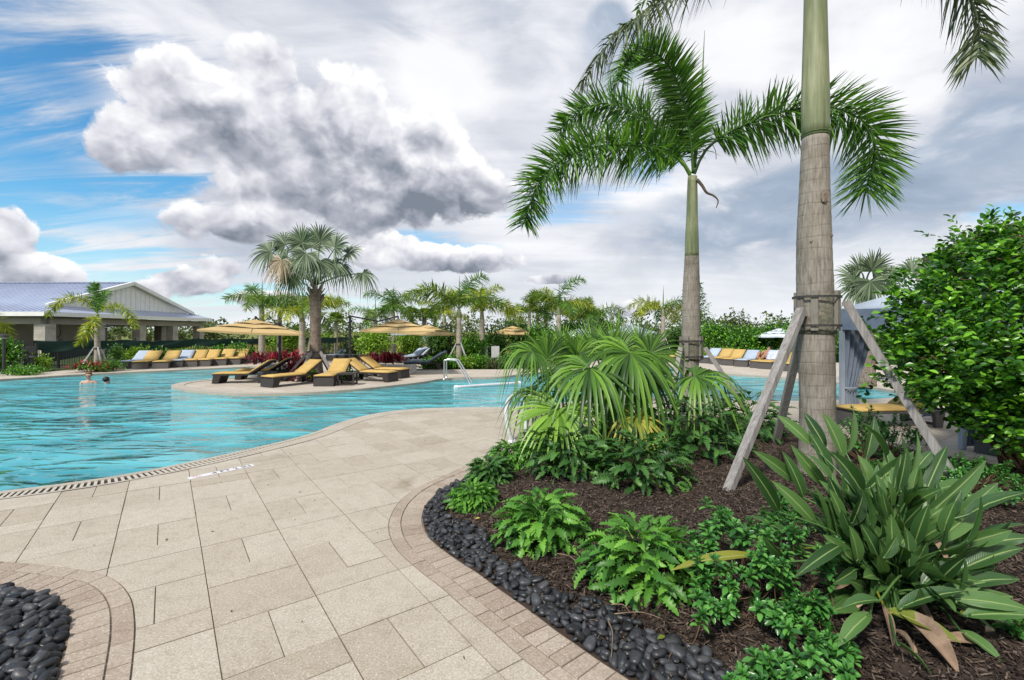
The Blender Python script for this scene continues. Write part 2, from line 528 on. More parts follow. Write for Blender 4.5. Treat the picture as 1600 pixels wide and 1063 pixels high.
# pale travertine-like paving with specks and blotches
def paver_mat(name, a, b, c, brick=False):
    m, t = newmat(name)
    p = pos(t); r = rnd(t)
    col = t.ramp(r, [(0.0, a), (0.5, b), (1.0, c)])
    bl = t.noise(p, 1.3, 6.0, 0.62, 0.4)
    col = t.mix(t.ss(bl, 0.42, 0.75, 0.0, 0.55), col, t.mix(0.5, col, (0.30, 0.25, 0.19)))
    st = t.ss(t.noise(p, 0.55, 5.0, 0.6, 0.8), 0.60, 0.74, 0.0, 0.55)
    col = t.mix(st, col, (0.235, 0.185, 0.12))
    fine = t.noise(p, 75.0, 4.0, 0.7)
    col = t.mix(t.ss(fine, 0.35, 0.65, 0.0, 0.75), col, t.mix(1.0, col, (0.60, 0.58, 0.54), 'MULTIPLY'))
    med = t.noise(p, 9.0, 5.0, 0.7)
    col = t.mix(t.ss(med, 0.45, 0.7, 0.0, 0.5), col, t.mix(1.0, col, (0.74, 0.71, 0.66), 'MULTIPLY'))
    v = t.vor(p, 62.0); vc = t.vor(p, 62.0, out='Color'); vr = t.xyz(vc)[0]
    spk = t.mul(t.ss(v, 0.12, 0.26, 1.0, 0.0), t.m('GREATER_THAN', vr, 0.72))
    col = t.mix(t.mul(spk, 0.75), col, (0.72, 0.67, 0.58))
    v2 = t.vor(p, 43.0); vr2 = t.xyz(t.vor(p, 43.0, out='Color'))[1]
    drk = t.mul(t.ss(v2, 0.08, 0.2, 1.0, 0.0), t.m('GREATER_THAN', vr2, 0.86))
    col = t.mix(t.mul(drk, 0.7), col, (0.13, 0.10, 0.08))
    h = t.add(t.mul(fine, 0.5), t.noise(p, 14.0, 4.0, 0.6))
    out(t, princ(t, col, t.ss(fine, 0.3, 0.7, 0.62, 0.85), 0.3, 0.0, bump(t, h, 0.35, 0.004)))
    return m
MAT['paver'] = paver_mat('pale_stone_paver', (0.475, 0.418, 0.340), (0.525, 0.470, 0.392), (0.430, 0.370, 0.292))
MAT['brick'] = paver_mat('border_brick', (0.40, 0.325, 0.26), (0.45, 0.375, 0.305), (0.35, 0.275, 0.215))
MAT['coping'] = paver_mat('pool_coping', (0.47, 0.42, 0.35), (0.52, 0.47, 0.40), (0.45, 0.40, 0.33))
MAT['joint'] = simple('sandy_joint', (0.27, 0.225, 0.175), (0.17, 0.14, 0.105), 9.0, 0.95, 0.1)
# far deck: same stone, joints in the material where pieces cannot be told apart
def far_deck():
    m, t = newmat('distant_deck_paving')
    p = pos(t)
    mpn = t.node('ShaderNodeMapping'); t.put(mpn.inputs['Vector'], p); mpn.inputs['Rotation'].default_value = (0, 0, R(36.3))
    b = t.node('ShaderNodeTexBrick'); t.put(b.inputs['Vector'], mpn.outputs[0])
    b.inputs['Scale'].default_value = 1.0; b.inputs['Brick Width'].default_value = 0.59; b.inputs['Row Height'].default_value = 0.44
    b.inputs['Mortar Size'].default_value = 0.006
    b.inputs['Color1'].default_value = (0.50, 0.445, 0.375, 1); b.inputs['Color2'].default_value = (0.43, 0.375, 0.31, 1)
    b.inputs['Mortar'].default_value = (0.24, 0.20, 0.16, 1)
    col = t.mix(t.ss(t.noise(p, 0.8, 6.0, 0.6), 0.4, 0.75, 0.0, 0.5), b.outputs[0], (0.36, 0.30, 0.235))
    out(t, princ(t, col, 0.8, 0.25))
    return m
MAT['fardeck'] = far_deck()
def terrain_mat():
    m, t = newmat('meadow')
    p = pos(t)
    n = t.noise(p, 0.06, 8.0, 0.65); f = t.noise(p, 3.0, 6.0, 0.7)
    col = t.mix(t.ss(n, 0.4, 0.62), (0.30, 0.27, 0.09), (0.115, 0.16, 0.045))
    col = t.mix(t.ss(f, 0.3, 0.7, 0.0, 0.6), col, (0.07, 0.11, 0.03))
    out(t, princ(t, col, 0.95, 0.1))
    return m
MAT['terrain'] = terrain_mat()
def lawn_mat():
    m, t = newmat('planting_soil')
    p = pos(t)
    col = t.mix(t.ss(t.noise(p, 6.0, 6.0, 0.7), 0.35, 0.65), (0.05, 0.09, 0.025), (0.035, 0.028, 0.018))
    out(t, princ(t, col, 0.95, 0.1, 0.0, bump(t, t.noise(p, 12.0, 6.0), 0.8, 0.05)))
    return m
MAT['soil'] = lawn_mat()
def mulch_mat(name, a, b, c):
    m, t = newmat(name)
    p = pos(t); r = rnd(t)
    n = t.noise(p, 38.0, 6.0, 0.7)
    col = t.ramp(t.add(t.mul(r, 0.55), t.mul(n, 0.5)), [(0.15, a), (0.55, b), (0.95, c)])
    out(t, princ(t, col, 0.88, 0.25, 0.0, bump(t, t.noise(p, 70.0, 5.0, 0.7), 0.9, 0.012)))
    return m
MAT['mulch'] = mulch_mat('bark_mulch', (0.012, 0.009, 0.007), (0.032, 0.022, 0.016), (0.075, 0.053, 0.040))
MAT['chip'] = mulch_mat('bark_chip', (0.016, 0.011, 0.009), (0.050, 0.034, 0.026), (0.26, 0.195, 0.15))
def pebble_mat():
    m, t = newmat('black_pebble')
    r = rnd(t); o = objco(t)
    col = t.ramp(r, [(0.0, (0.008, 0.0085, 0.010)), (0.6, (0.022, 0.023, 0.026)), (1.0, (0.060, 0.061, 0.065))])
    col = t.mix(t.ss(t.noise(pos(t), 30.0, 5.0, 0.65), 0.52, 0.78, 0.0, 0.6), col, (0.11, 0.112, 0.12))
    out(t, princ(t, col, t.ss(t.noise(pos(t), 22.0, 4.0), 0.3, 0.7, 0.36, 0.68), 0.42, 0.0, bump(t, t.noise(pos(t), 70.0, 5.0), 0.3, 0.004)))
    return m
MAT['pebble'] = pebble_mat()
def water_mat():
    m, t = newmat('pool_water')
    p = pos(t)
    mp1 = t.node('ShaderNodeMapping'); t.put(mp1.inputs['Vector'], p); mp1.inputs['Rotation'].default_value = (0, 0, R(14)); mp1.inputs['Scale'].default_value = (0.55, 1.25, 1)
    a = t.noise(mp1.outputs[0], 0.85, 2.0, 0.45, 1.1)
    b = t.noise(mp1.outputs[0], 2.4, 2.0, 0.45, 0.8)
    c = t.noise(p, 8.0, 2.0, 0.5, 0.3)
    h = t.add(t.add(t.mul(a, 1.0), t.mul(b, 0.34)), t.mul(c, 0.03))
    calm = t.ss(t.noise(p, 0.20, 2.0, 0.5), 0.35, 0.65, 0.45, 1.2)
    nrm = bump(t, t.mul(h, calm), 1.0, 0.42)
    tr = t.node('ShaderNodeBsdfTransparent'); tr.inputs[0].default_value = (0.24, 0.72, 0.80, 1)
    # light scattered back by the water itself
    sc_ = t.node('ShaderNodeBsdfDiffuse'); t.put(sc_.inputs[0], t.mix(t.ss(a, 0.35, 0.65), (0.042, 0.265, 0.300), (0.105, 0.415, 0.455))); t.put(sc_.inputs['Normal'], nrm)
    body = t.node('ShaderNodeMixShader'); body.inputs[0].default_value = 0.96
    t.link(tr.outputs[0], body.inputs[1]); t.link(sc_.outputs[0], body.inputs[2])
    gl = t.node('ShaderNodeBsdfGlossy'); gl.inputs['Roughness'].default_value = 0.03; t.put(gl.inputs['Normal'], nrm)
    gl.inputs[0].default_value = (0.95, 0.97, 0.97, 1)
    fr = t.node('ShaderNodeFresnel'); fr.inputs[0].default_value = 1.33; t.put(fr.inputs['Normal'], nrm)
    mxs = t.node('ShaderNodeMixShader'); t.put(mxs.inputs[0], t.m('MULTIPLY', fr.outputs[0], 0.95, clamp=True))
    t.link(body.outputs[0], mxs.inputs[1]); t.link(gl.outputs[0], mxs.inputs[2])
    out(t, mxs.outputs[0])
    return m
MAT['water'] = water_mat()
def basin_mat():
    m, t = newmat('pool_plaster')
    p = pos(t)
    n = t.noise(p, 1.6, 4.0, 0.5, 1.5)
    v = t.vor(t.v('ADD', p, t.v('SCALE', t.noise(p, 2.2, 2.0, color=True), scale=0.5)), 1.9, 'DISTANCE_TO_EDGE')
    col = t.mix(t.ss(n, 0.35, 0.65), (0.40, 0.76, 0.83), (0.50, 0.84, 0.90))
    out(t, princ(t, col, 0.7, 0.3))
    return m
MAT['plaster'] = basin_mat()
MAT['slot'] = simple('gutter_shadow', (0.04, 0.035, 0.03), rough=0.9)
MAT['grate'] = simple('gutter_grate', (0.50, 0.45, 0.37), (0.42, 0.37, 0.30), 20.0, 0.6)
MAT['tile'] = simple('marker_tile', (0.70, 0.68, 0.70), (0.60, 0.57, 0.58), 40.0, 0.35)
MAT['ink'] = simple('black_print', (0.02, 0.02, 0.022), rough=0.5)
MAT['inkred'] = simple('faded_red_print', (0.62, 0.40, 0.42), rough=0.5)
# wood and trunks
def wood_mat(name, a, b, c):
    m, t = newmat(name)
    o = t.node('ShaderNodeTexCoord').outputs['Generated']
    g = objco(t)
    mp1 = t.node('ShaderNodeMapping'); t.put(mp1.inputs['Vector'], o); mp1.inputs['Scale'].default_value = (14, 14, 1.2)
    n = t.noise(mp1.outputs[0], 2.2, 6.0, 0.65, 0.9)
    col = t.ramp(n, [(0.3, a), (0.52, b), (0.75, c)])
    col = t.mix(t.ss(t.noise(g, 5.0, 5.0, 0.6), 0.5, 0.8, 0, 0.45), col, (0.10, 0.085, 0.075))
    out(t, princ(t, col, 0.85, 0.2, 0.0, bump(t, n, 0.5, 0.006)))
    return m
MAT['stake'] = wood_mat('weathered_timber', (0.155, 0.140, 0.13), (0.285, 0.265, 0.25), (0.40, 0.375, 0.355))
MAT['batten'] = wood_mat('grey_batten', (0.11, 0.10, 0.085), (0.22, 0.20, 0.17), (0.32, 0.295, 0.25))
MAT['strap'] = simple('black_strap', (0.028, 0.026, 0.025), (0.055, 0.05, 0.045), 30, 0.6)
MAT['burlap'] = simple('burlap_wrap', (0.20, 0.19, 0.145), (0.105, 0.10, 0.075), 22.0, 0.95, 0.1, 0.9, 60.0, 0.01)
def trunk_mat(name, a, b, c, ring=8.0, scar=(0.15, 0.125, 0.10)):
    m, t = newmat(name)
    p = pos(t); x, y, z = t.xyz(p)
    nz = t.noise(p, 3.0, 4.0, 0.6)
    wv = t.m('FRACT', t.add(t.mul(z, ring), t.mul(nz, 0.55)))
    line = t.ss(t.m('ABSOLUTE', t.sub(wv, 0.5)), 0.38, 0.5)
    fib = t.noise(t.v('MULTIPLY', p, (30, 30, 3.5)), 1.6, 6.0, 0.65)
    col = t.ramp(fib, [(0.28, a), (0.5, b), (0.74, c)])
    col = t.mix(t.ss(t.noise(p, 2.6, 5.0, 0.6), 0.46, 0.7, 0.0, 0.55), col, t.mix(1.0, col, (0.55, 0.50, 0.45), 'MULTIPLY'))
    line = t.mul(line, t.ss(t.noise(p, 5.0, 3.0, 0.6), 0.35, 0.6, 0.15, 1.0))
    col = t.mix(t.mul(line, 0.5), col, scar)
    lich = t.mul(t.ss(t.noise(p, 55.0, 3.0, 0.6), 0.60, 0.68), t.ss(z, 1.3, 0.4, 0.0, 0.8))
    col = t.mix(lich, col, (0.50, 0.49, 0.46))
    out(t, princ(t, col, 0.85, 0.2, 0.0, bump(t, t.add(t.mul(line, -0.35), fib), 0.5, 0.012)))
    return m
MAT['trunk'] = trunk_mat('ringed_palm_trunk', (0.135, 0.118, 0.098), (0.255, 0.228, 0.19), (0.36, 0.33, 0.285), 7.5)
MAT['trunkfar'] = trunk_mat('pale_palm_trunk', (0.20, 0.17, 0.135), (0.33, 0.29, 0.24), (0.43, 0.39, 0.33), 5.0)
MAT['trunkrough'] = trunk_mat('scarred_palm_trunk', (0.075, 0.055, 0.042), (0.20, 0.155, 0.12), (0.37, 0.31, 0.25), 6.0, (0.06, 0.045, 0.035))
def shaft_mat(name, a, b, c):
    m, t = newmat(name)
    p = pos(t)
    f = t.noise(t.v('MULTIPLY', p, (14, 14, 1.0)), 1.5, 5.0, 0.6)
    col = t.ramp(t.add(f, t.mul(t.sub(t.noise(p, 1.2, 3.0), 0.5), 0.8)), [(0.25, a), (0.5, b), (0.78, c)])
    out(t, princ(t, col, 0.5, 0.35, 0.0, bump(t, f, 0.25, 0.004)))
    return m
MAT['shaft'] = shaft_mat('green_crownshaft', (0.115, 0.145, 0.065), (0.195, 0.215, 0.115), (0.31, 0.315, 0.19))
MAT['bark'] = simple('bark', (0.13, 0.10, 0.075), (0.07, 0.055, 0.042), 12.0, 0.9, 0.15, 0.8, 25.0, 0.02)
# foliage
MAT['palm'] = foliage('foxtail_frond', (0.020, 0.052, 0.012), (0.048, 0.125, 0.018), (0.13, 0.25, 0.030), 0.38, 0.5, 0.30)
MAT['palmdark'] = foliage('olive_frond', (0.022, 0.035, 0.016), (0.045, 0.070, 0.026), (0.115, 0.135, 0.050), 0.4, 0.5, 0.22)
MAT['palmyel'] = foliage('yellowing_frond', (0.075, 0.115, 0.012), (0.190, 0.240, 0.018), (0.36, 0.36, 0.035), 0.45, 0.4, 0.32)
MAT['palmbg'] = foliage('distant_frond', (0.032, 0.070, 0.014), (0.085, 0.155, 0.024), (0.20, 0.25, 0.04), 0.45, 0.4, 0.3)
MAT['bismarck'] = foliage('silver_fan_leaf', (0.024, 0.044, 0.020), (0.058, 0.092, 0.046), (0.140, 0.180, 0.100), 0.5, 0.4, 0.18, (1.1, 1.1, 0.8))
MAT['deadfan'] = foliage('dry_fan_leaf', (0.09, 0.065, 0.04), (0.20, 0.155, 0.105), (0.32, 0.27, 0.19), 0.8, 0.2, 0.2, (1.1, 1.0, 0.7))
MAT['fan'] = foliage('glossy_fan_leaf', (0.022, 0.060, 0.012), (0.056, 0.130, 0.017), (0.125, 0.235, 0.028), 0.38, 0.42, 0.30)
MAT['fanlight'] = foliage('bright_fan_leaf', (0.065, 0.150, 0.016), (0.115, 0.225, 0.024), (0.175, 0.300, 0.04), 0.36, 0.5, 0.32)
MAT['fanyel'] = foliage('yellow_fan_leaf', (0.085, 0.135, 0.018), (0.185, 0.205, 0.028), (0.36, 0.30, 0.06), 0.45, 0.4, 0.32)
MAT['xan'] = foliage('lobed_bush_leaf', (0.026, 0.085, 0.014), (0.058, 0.165, 0.022), (0.125, 0.275, 0.035), 0.42, 0.36, 0.28)
MAT['xandark'] = foliage('dark_lobed_leaf', (0.014, 0.045, 0.012), (0.030, 0.088, 0.018), (0.065, 0.150, 0.030), 0.42, 0.36, 0.26)
MAT['shrub'] = foliage('rosette_leaf', (0.022, 0.085, 0.020), (0.045, 0.150, 0.030), (0.095, 0.245, 0.045), 0.30, 0.5, 0.24, (1.2, 1.25, 0.7))
MAT['hedge'] = foliage('hedge_leaf', (0.007, 0.028, 0.005), (0.030, 0.110, 0.010), (0.16, 0.36, 0.022), 0.30, 0.5, 0.30)  # wide leaf range: deep inner shade and lit tips put into the colours
MAT['hedgebg'] = foliage('far_leaf', (0.018, 0.052, 0.010), (0.044, 0.110, 0.016), (0.10, 0.19, 0.025), 0.5, 0.35, 0.26)
MAT['olive'] = foliage('olive_leaf', (0.030, 0.050, 0.018), (0.062, 0.090, 0.030), (0.12, 0.145, 0.05), 0.6, 0.3, 0.2)
MAT['lime'] = foliage('lime_leaf', (0.060, 0.125, 0.012), (0.115, 0.215, 0.018), (0.20, 0.31, 0.03), 0.45, 0.4, 0.3)
MAT['red'] = foliage('red_cordyline_leaf', (0.045, 0.012, 0.018), (0.14, 0.018, 0.028), (0.36, 0.035, 0.05), 0.36, 0.5, 0.25, (1.3, 0.7, 0.7))
MAT['bop'] = None
def bop_mat(name, a, b, c, ribc):
    """paddle leaf: the pale midrib and its fine side veins follow the leaf's own coordinates"""
    m, t = newmat(name)
    uv = t.node('ShaderNodeUVMap').outputs[0]; u, v, _ = t.xyz(uv)
    r = rnd(t)
    col = t.ramp(t.add(t.mul(r, 0.8), t.mul(t.noise(pos(t), 3.0, 3.0), 0.25)), [(0.1, a), (0.5, b), (0.95, c)])
    au = t.m('ABSOLUTE', u)
    ph = t.m('FRACT', t.mul(t.sub(v, t.mul(au, 0.16)), 26.0))
    vein = t.ss(t.m('ABSOLUTE', t.sub(ph, 0.5)), 0.30, 0.5)
    col = t.mix(t.mul(vein, 0.35), col, t.mix(1.0, col, (0.6, 0.65, 0.6), 'MULTIPLY'))
    col = t.mix(t.ss(au, 0.045, 0.11, 1.0, 0.0), col, ribc)
    col = t.mix(t.ss(au, 0.93, 1.0, 0.0, 0.7), col, t.mix(0.5, col, ribc))
    nrm = bump(t, t.add(t.mul(vein, -0.6), t.ss(au, 0.05, 0.14, 1.0, 0.0)), 0.5, 0.004)
    a1 = princ(t, col, 0.33, 0.5, 0.0, nrm)
    tr = t.node('ShaderNodeBsdfTranslucent'); t.put(tr.inputs[0], t.mix(1.0, col, (1.2, 1.3, 0.6), 'MULTIPLY'))
    mxs = t.node('ShaderNodeMixShader'); mxs.inputs[0].default_value = 0.2
    t.link(a1, mxs.inputs[1]); t.link(tr.outputs[0], mxs.inputs[2])
    out(t, mxs.outputs[0])
    return m
MAT['bop'] = bop_mat('paddle_leaf', (0.022, 0.062, 0.018), (0.052, 0.128, 0.034), (0.115, 0.225, 0.060), (0.26, 0.36, 0.12))
MAT['bopyel'] = bop_mat('yellowing_paddle_leaf', (0.12, 0.17, 0.02), (0.20, 0.24, 0.025), (0.32, 0.27, 0.03), (0.36, 0.36, 0.14))
MAT['dead'] = simple('dry_leaf', (0.33, 0.235, 0.16), (0.165, 0.11, 0.075), 9.0, 0.85, 0.15, 0.5, 30.0, 0.01, 0.2)
MAT['stem'] = simple('woody_stem', (0.20, 0.115, 0.06), (0.13, 0.08, 0.045), 12.0, 0.7)
MAT['petiole'] = simple('green_petiole', (0.10, 0.17, 0.05), (0.075, 0.125, 0.035), 8.0, 0.5)
# made things
MAT['wicker'] = simple('dark_wicker', (0.042, 0.035, 0.032), (0.024, 0.02, 0.018), 60.0, 0.6, 0.35, 0.6, 90.0, 0.006)
MAT['wickerg'] = simple('brown_grey_wicker', (0.095, 0.085, 0.078), (0.06, 0.053, 0.048), 60.0, 0.6, 0.35, 0.6, 90.0, 0.006)
MAT['gold'] = simple('gold_cushion', (0.52, 0.355, 0.125), (0.45, 0.30, 0.10), 5.0, 0.85, 0.15, 0.25, 30.0, 0.01, 0.06)
MAT['greyc'] = simple('blue_grey_cushion', (0.40, 0.46, 0.54), (0.33, 0.385, 0.46), 5.0, 0.85, 0.15, 0.25, 30.0, 0.01, 0.06)
MAT['slate'] = simple('slate_sling', (0.085, 0.105, 0.14), (0.06, 0.075, 0.10), 8.0, 0.8, 0.2)
MAT['umb'] = simple('gold_canvas', (0.53, 0.385, 0.185), (0.47, 0.335, 0.155), 2.0, 0.85, 0.15)
MAT['umbw'] = simple('pale_canvas', (0.62, 0.67, 0.70), (0.55, 0.60, 0.64), 2.0, 0.85, 0.15)
MAT['canvas'] = simple('blue_grey_canvas', (0.255, 0.30, 0.375), (0.20, 0.24, 0.305), 3.0, 0.85, 0.15, 0.3, 14.0, 0.02)
MAT['canvasl'] = simple('light_blue_grey_canvas', (0.40, 0.45, 0.52), (0.33, 0.375, 0.44), 2.0, 0.85, 0.15)
MAT['dmetal'] = simple('dark_metal', (0.022, 0.022, 0.024), (0.035, 0.034, 0.035), 20.0, 0.45, 0.5)
MAT['steel'] = simple('brushed_steel', (0.62, 0.62, 0.60), (0.50, 0.50, 0.49), 20.0, 0.28, 0.5, metal=0.85)
MAT['white'] = simple('white_paint', (0.78, 0.78, 0.76), (0.70, 0.70, 0.68), 3.0, 0.6)
MAT['plastic'] = simple('pale_grey_plastic', (0.60, 0.60, 0.62), (0.50, 0.50, 0.52), 6.0, 0.4)
MAT['stucco'] = simple('pale_stucco', (0.50, 0.50, 0.49), (0.42, 0.42, 0.41), 7.0, 0.9, 0.1, 0.4, 50.0, 0.01)
MAT['block'] = simple('concrete_block', (0.44, 0.42, 0.37), (0.33, 0.31, 0.27), 1.7, 0.95, 0.1, 0.3, 20.0, 0.01, 0.10)
MAT['render'] = simple('grey_wall_render', (0.36, 0.335, 0.30), (0.29, 0.27, 0.245), 0.6, 0.95, 0.1)
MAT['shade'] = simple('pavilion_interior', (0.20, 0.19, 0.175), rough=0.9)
MAT['roof'] = simple('blue_grey_metal_roof', (0.37, 0.41, 0.53), (0.32, 0.36, 0.48), 0.6, 0.4, 0.5)
MAT['rooftile'] = simple('brown_roof_tile', (0.17, 0.10, 0.07), (0.11, 0.07, 0.05), 5.0, 0.8, vary=0.25)
MAT['mesh'] = simple('dark_green_screen', (0.012, 0.034, 0.028), (0.02, 0.05, 0.04), 1.2, 0.8, 0.2)
MAT['skin'] = simple('light_skin', (0.58, 0.36, 0.26), (0.52, 0.31, 0.22), 8.0, 0.5)
MAT['skint'] = simple('tanned_skin', (0.36, 0.18, 0.10), (0.30, 0.145, 0.08), 8.0, 0.5)
MAT['hairr'] = simple('reddish_hair', (0.20, 0.09, 0.035), (0.12, 0.05, 0.02), 30.0, 0.6)
MAT['hairk'] = simple('black_hair', (0.012, 0.011, 0.012), rough=0.5)
MAT['towel'] = simple('blue_patterned_towel', (0.28, 0.34, 0.52), (0.60, 0.62, 0.70), 14.0, 0.9)
MAT['lens'] = simple('dark_lens', (0.01, 0.01, 0.012), rough=0.15)
MAT['wallplanter'] = simple('stone_planter', (0.44, 0.43, 0.41), (0.34, 0.33, 0.31), 6.0, 0.9, 0.1, 0.4, 25.0, 0.01, 0.12)
MAT['rope'] = simple('pale_rope', (0.6, 0.58, 0.52), rough=0.9)
MAT['wood2'] = simple('pale_wood_chair', (0.52, 0.42, 0.27), (0.45, 0.35, 0.21), 10.0, 0.7)
# ------------------------------------------------------------------ ground, pool, paving
def px_loop(lst): return np.array([G(*p)[:2] for p in lst])
NEAR = [(-330, 822), (-150, 789), (0, 769), (100, 756.5), (200, 741.5), (300, 722), (400, 700), (480, 680), (540, 658), (600, 644.5), (660, 639), (720, 637.2),
        (800, 636), (870, 630), (950, 624), (1040, 621), (1130, 624), (1200, 627), (1300, 626), (1380, 623), (1418, 619)]
FAR = [(1426, 617), (1416, 614), (1341, 602), (1250, 592), (1123, 583), (1040, 572), (980, 574), (900, 579), (840, 582), (786, 588.5), (739, 590), (692, 592), (660, 597), (626, 601), (560, 608),
       (480, 613.5), (400, 615.5), (340, 613.5), (290, 608.5), (268, 603.5), (283, 598), (320, 594), (370, 589.5), (415, 585.5), (436, 580), (428, 575), (400, 573),
       (367, 574.2), (262, 579), (131, 585), (0, 593), (-120, 599), (-300, 612)]
pool_near = catmull(px_loop(NEAR), 6)
pool_far = catmull(px_loop(FAR), 5)
pool_west = np.array([(-17.5, 7.5), (-13, 4.6), (-9.5, 3.7)])
POOL = np.concatenate([pool_near, pool_far, pool_west])
def edge_strip(mb, a, b, za, zb, mi=0):
    n = len(a)
    v = [(*p, za) for p in a] + [(*p, zb) for p in b]
    mb.add(v, [(i, i+1, n+i+1, n+i) for i in range(n - 1)], mi)

# terrain to the horizon with a hole for the pool
terr = [(-900, -60), (900, -60), (900, 2200), (-900, 2200)]
hole = POOL
V, F = tri_region(terr, [hole])
mb = MB(); mb.add(np.c_[V, np.full(len(V), -0.07)], F)
struct('ground', mb, MAT['terrain'])
V, F = tri_region([(-34, 1), (34, 1), (34, 40), (-34, 40)], [hole])
mb = MB(); mb.add(np.c_[V, np.full(len(V), -0.035)], F)
struct('planting_soil', mb, MAT['soil'])
DECKFAR = px_loop([(1900, 588), (1500, 575), (1300, 566), (1200, 560), (1120, 557), (1040, 556), (980, 560), (900, 566), (850, 572), (790, 577), (700, 577), (676, 571), (640, 560), (620, 552), (430, 555),
                   (390, 563), (240, 569), (195, 574), (120, 577), (70, 581), (0, 584), (-300, 594)])
deck_loop = np.concatenate([[(-24, -2.5), (15, -2.5)], DECKFAR])
V, F = tri_region(deck_loop, [hole])
mb = MB(); mb.add(np.c_[V, np.full(len(V), -0.013)], F)
struct('pool_deck', mb, MAT['fardeck'])
# basin and water
V, F = tri_region(POOL, [])
mb = MB(); mb.add(np.c_[V, np.full(len(V), -1.35)], F)
n = len(POOL)
v = [(*p, -0.02) for p in POOL] + [(*p, -1.35) for p in POOL]
mb.add(v, [((i+1) % n, i, n+i, n+(i+1) % n) for i in range(n)])
struct('pool_basin', mb, MAT['plaster'])
V, F = tri_region(POOL, [])
mb = MB(); mb.add(np.c_[V, np.full(len(V), -0.075)], F)
struct('pool_water', mb, MAT['water'])

# coping all round, with a slotted overflow gutter along the near left edge
full = np.concatenate([pool_near, pool_far])
GUT_END = int(np.argmin(np.abs(pool_near[:, 0] - G(500, 674)[0]) + np.abs(pool_near[:, 1] - G(500, 674)[1])))
cop = full[GUT_END:]
mb = MB()
inner, outer = offset2(cop, 0.012), offset2(cop, -0.34)
edge_strip(mb, inner, outer, 0.006, 0.004)
edge_strip(mb, offset2(cop, 0.012), offset2(cop, 0.012), -0.11, 0.006)
edge_strip(mb, outer, outer, 0.004, -0.02)
struct('pool_coping', mb, MAT['coping'], smooth=False)
gut = thing('overflow_gutter', 'slotted stone overflow gutter along the near edge of the pool', 'gutter', (*pool_near[GUT_END // 2], 0.0))
gl = resample(pool_near[:GUT_END + 1], 160)
mb = MB()
edge_strip(mb, offset2(gl, 0.012), offset2(gl, 0.012), -0.11, 0.006)
edge_strip(mb, offset2(gl, 0.012), offset2(gl, -0.085), 0.006, 0.006)
edge_strip(mb, offset2(gl, -0.085), offset2(gl, -0.085), 0.006, -0.05)
edge_strip(mb, offset2(gl, -0.285), offset2(gl, -0.285), -0.05, 0.004)
edge_strip(mb, offset2(gl, -0.285), offset2(gl, -0.34), 0.004, 0.004)
part('lip', mb, MAT['coping'], gut)
mb = MB(); edge_strip(mb, offset2(gl, -0.08), offset2(gl, -0.29), -0.010, -0.010)
part('channel', mb, MAT['slot'], gut)
L = arclen(gl)[-1]
nb = int(L / 0.056)
gb = resample(pool_near[:GUT_END + 1], nb)
Tg = unit(np.gradient(gb, axis=0))
slat_me = MB().box((0, 0, 0), (0.030, 0.198, 0.010)).mesh('slat', MAT['grate'])
for i in range(nb):
    nx, ny = -Tg[i][1], Tg[i][0]
    c = gb[i] - np.array([nx, ny]) * 0.185
    o = link('slat', slat_me, gut, loc=(c[0] - gut.location[0], c[1] - gut.location[1], -0.002))
    o.rotation_euler = (0, 0, math.atan2(Tg[i][1], Tg[i][0]))

# ---- planting beds: outlines as seen at the line where pebbles meet brick
BED_L = [(860, 690), (810, 712), (770, 729), (732, 747), (705, 759), (685, 771), (669, 787), (662, 803), (661, 816), (666, 831), (677, 846), (697, 862), (720, 878), (748, 896), (776, 917), (806, 938),
         (838, 961), (868, 984), (900, 1006), (930, 1027), (973, 1055), (1020, 1087), (1075, 1130)]
BED_B = [(1900, 782), (1750, 760), (1600, 735), (1450, 708), (1330, 686), (1230, 668), (1150, 655), (1080, 647), (1010, 651), (950, 661), (900, 675)]
bed_curve = catmull(px_loop(BED_B + BED_L), 6)
BED = np.concatenate([bed_curve, [(1.6, 1.1), (3.2, 0.4), (9, 0.4), (10, 5.5)]])
LB = [(-160, 906), (-60, 913), (0, 920), (45, 926.5), (74, 933), (93, 945), (102, 960), (105, 976), (102, 1003), (97, 1026), (87, 1060), (70, 1112), (44, 1180)]
lb_curve = catmull(px_loop(LB), 6)
LBED = np.concatenate([lb_curve, [(-2.6, 1.2), (-6.5, 1.2), (-6.5, 3.2)]])
sgnB = 1 if inside(BED, offset2(bed_curve, 0.05)[40:41])[0] else -1
sgnL = 1 if inside(LBED, offset2(lb_curve, 0.05)[40:41])[0] else -1
# grow outwards = away from inside
def outw(curve, sgn, d): return offset2(curve, -sgn * d)
BW = 0.318
BED_OUT = np.concatenate([outw(bed_curve, sgnB, BW), [(1.5, 0.9), (3.2, 0.1), (9.4, 0.1), (10.4, 5.5)]])
LBED_OUT = np.concatenate([outw(lb_curve, sgnL, BW), [(-2.2, 1.0), (-6.8, 1.0), (-6.8, 3.4)]])

def in_view(p, m=0.8):
    x, y = p[0], p[1]
    return y > 1.15 and abs(x) < y * 800 / FPX + m
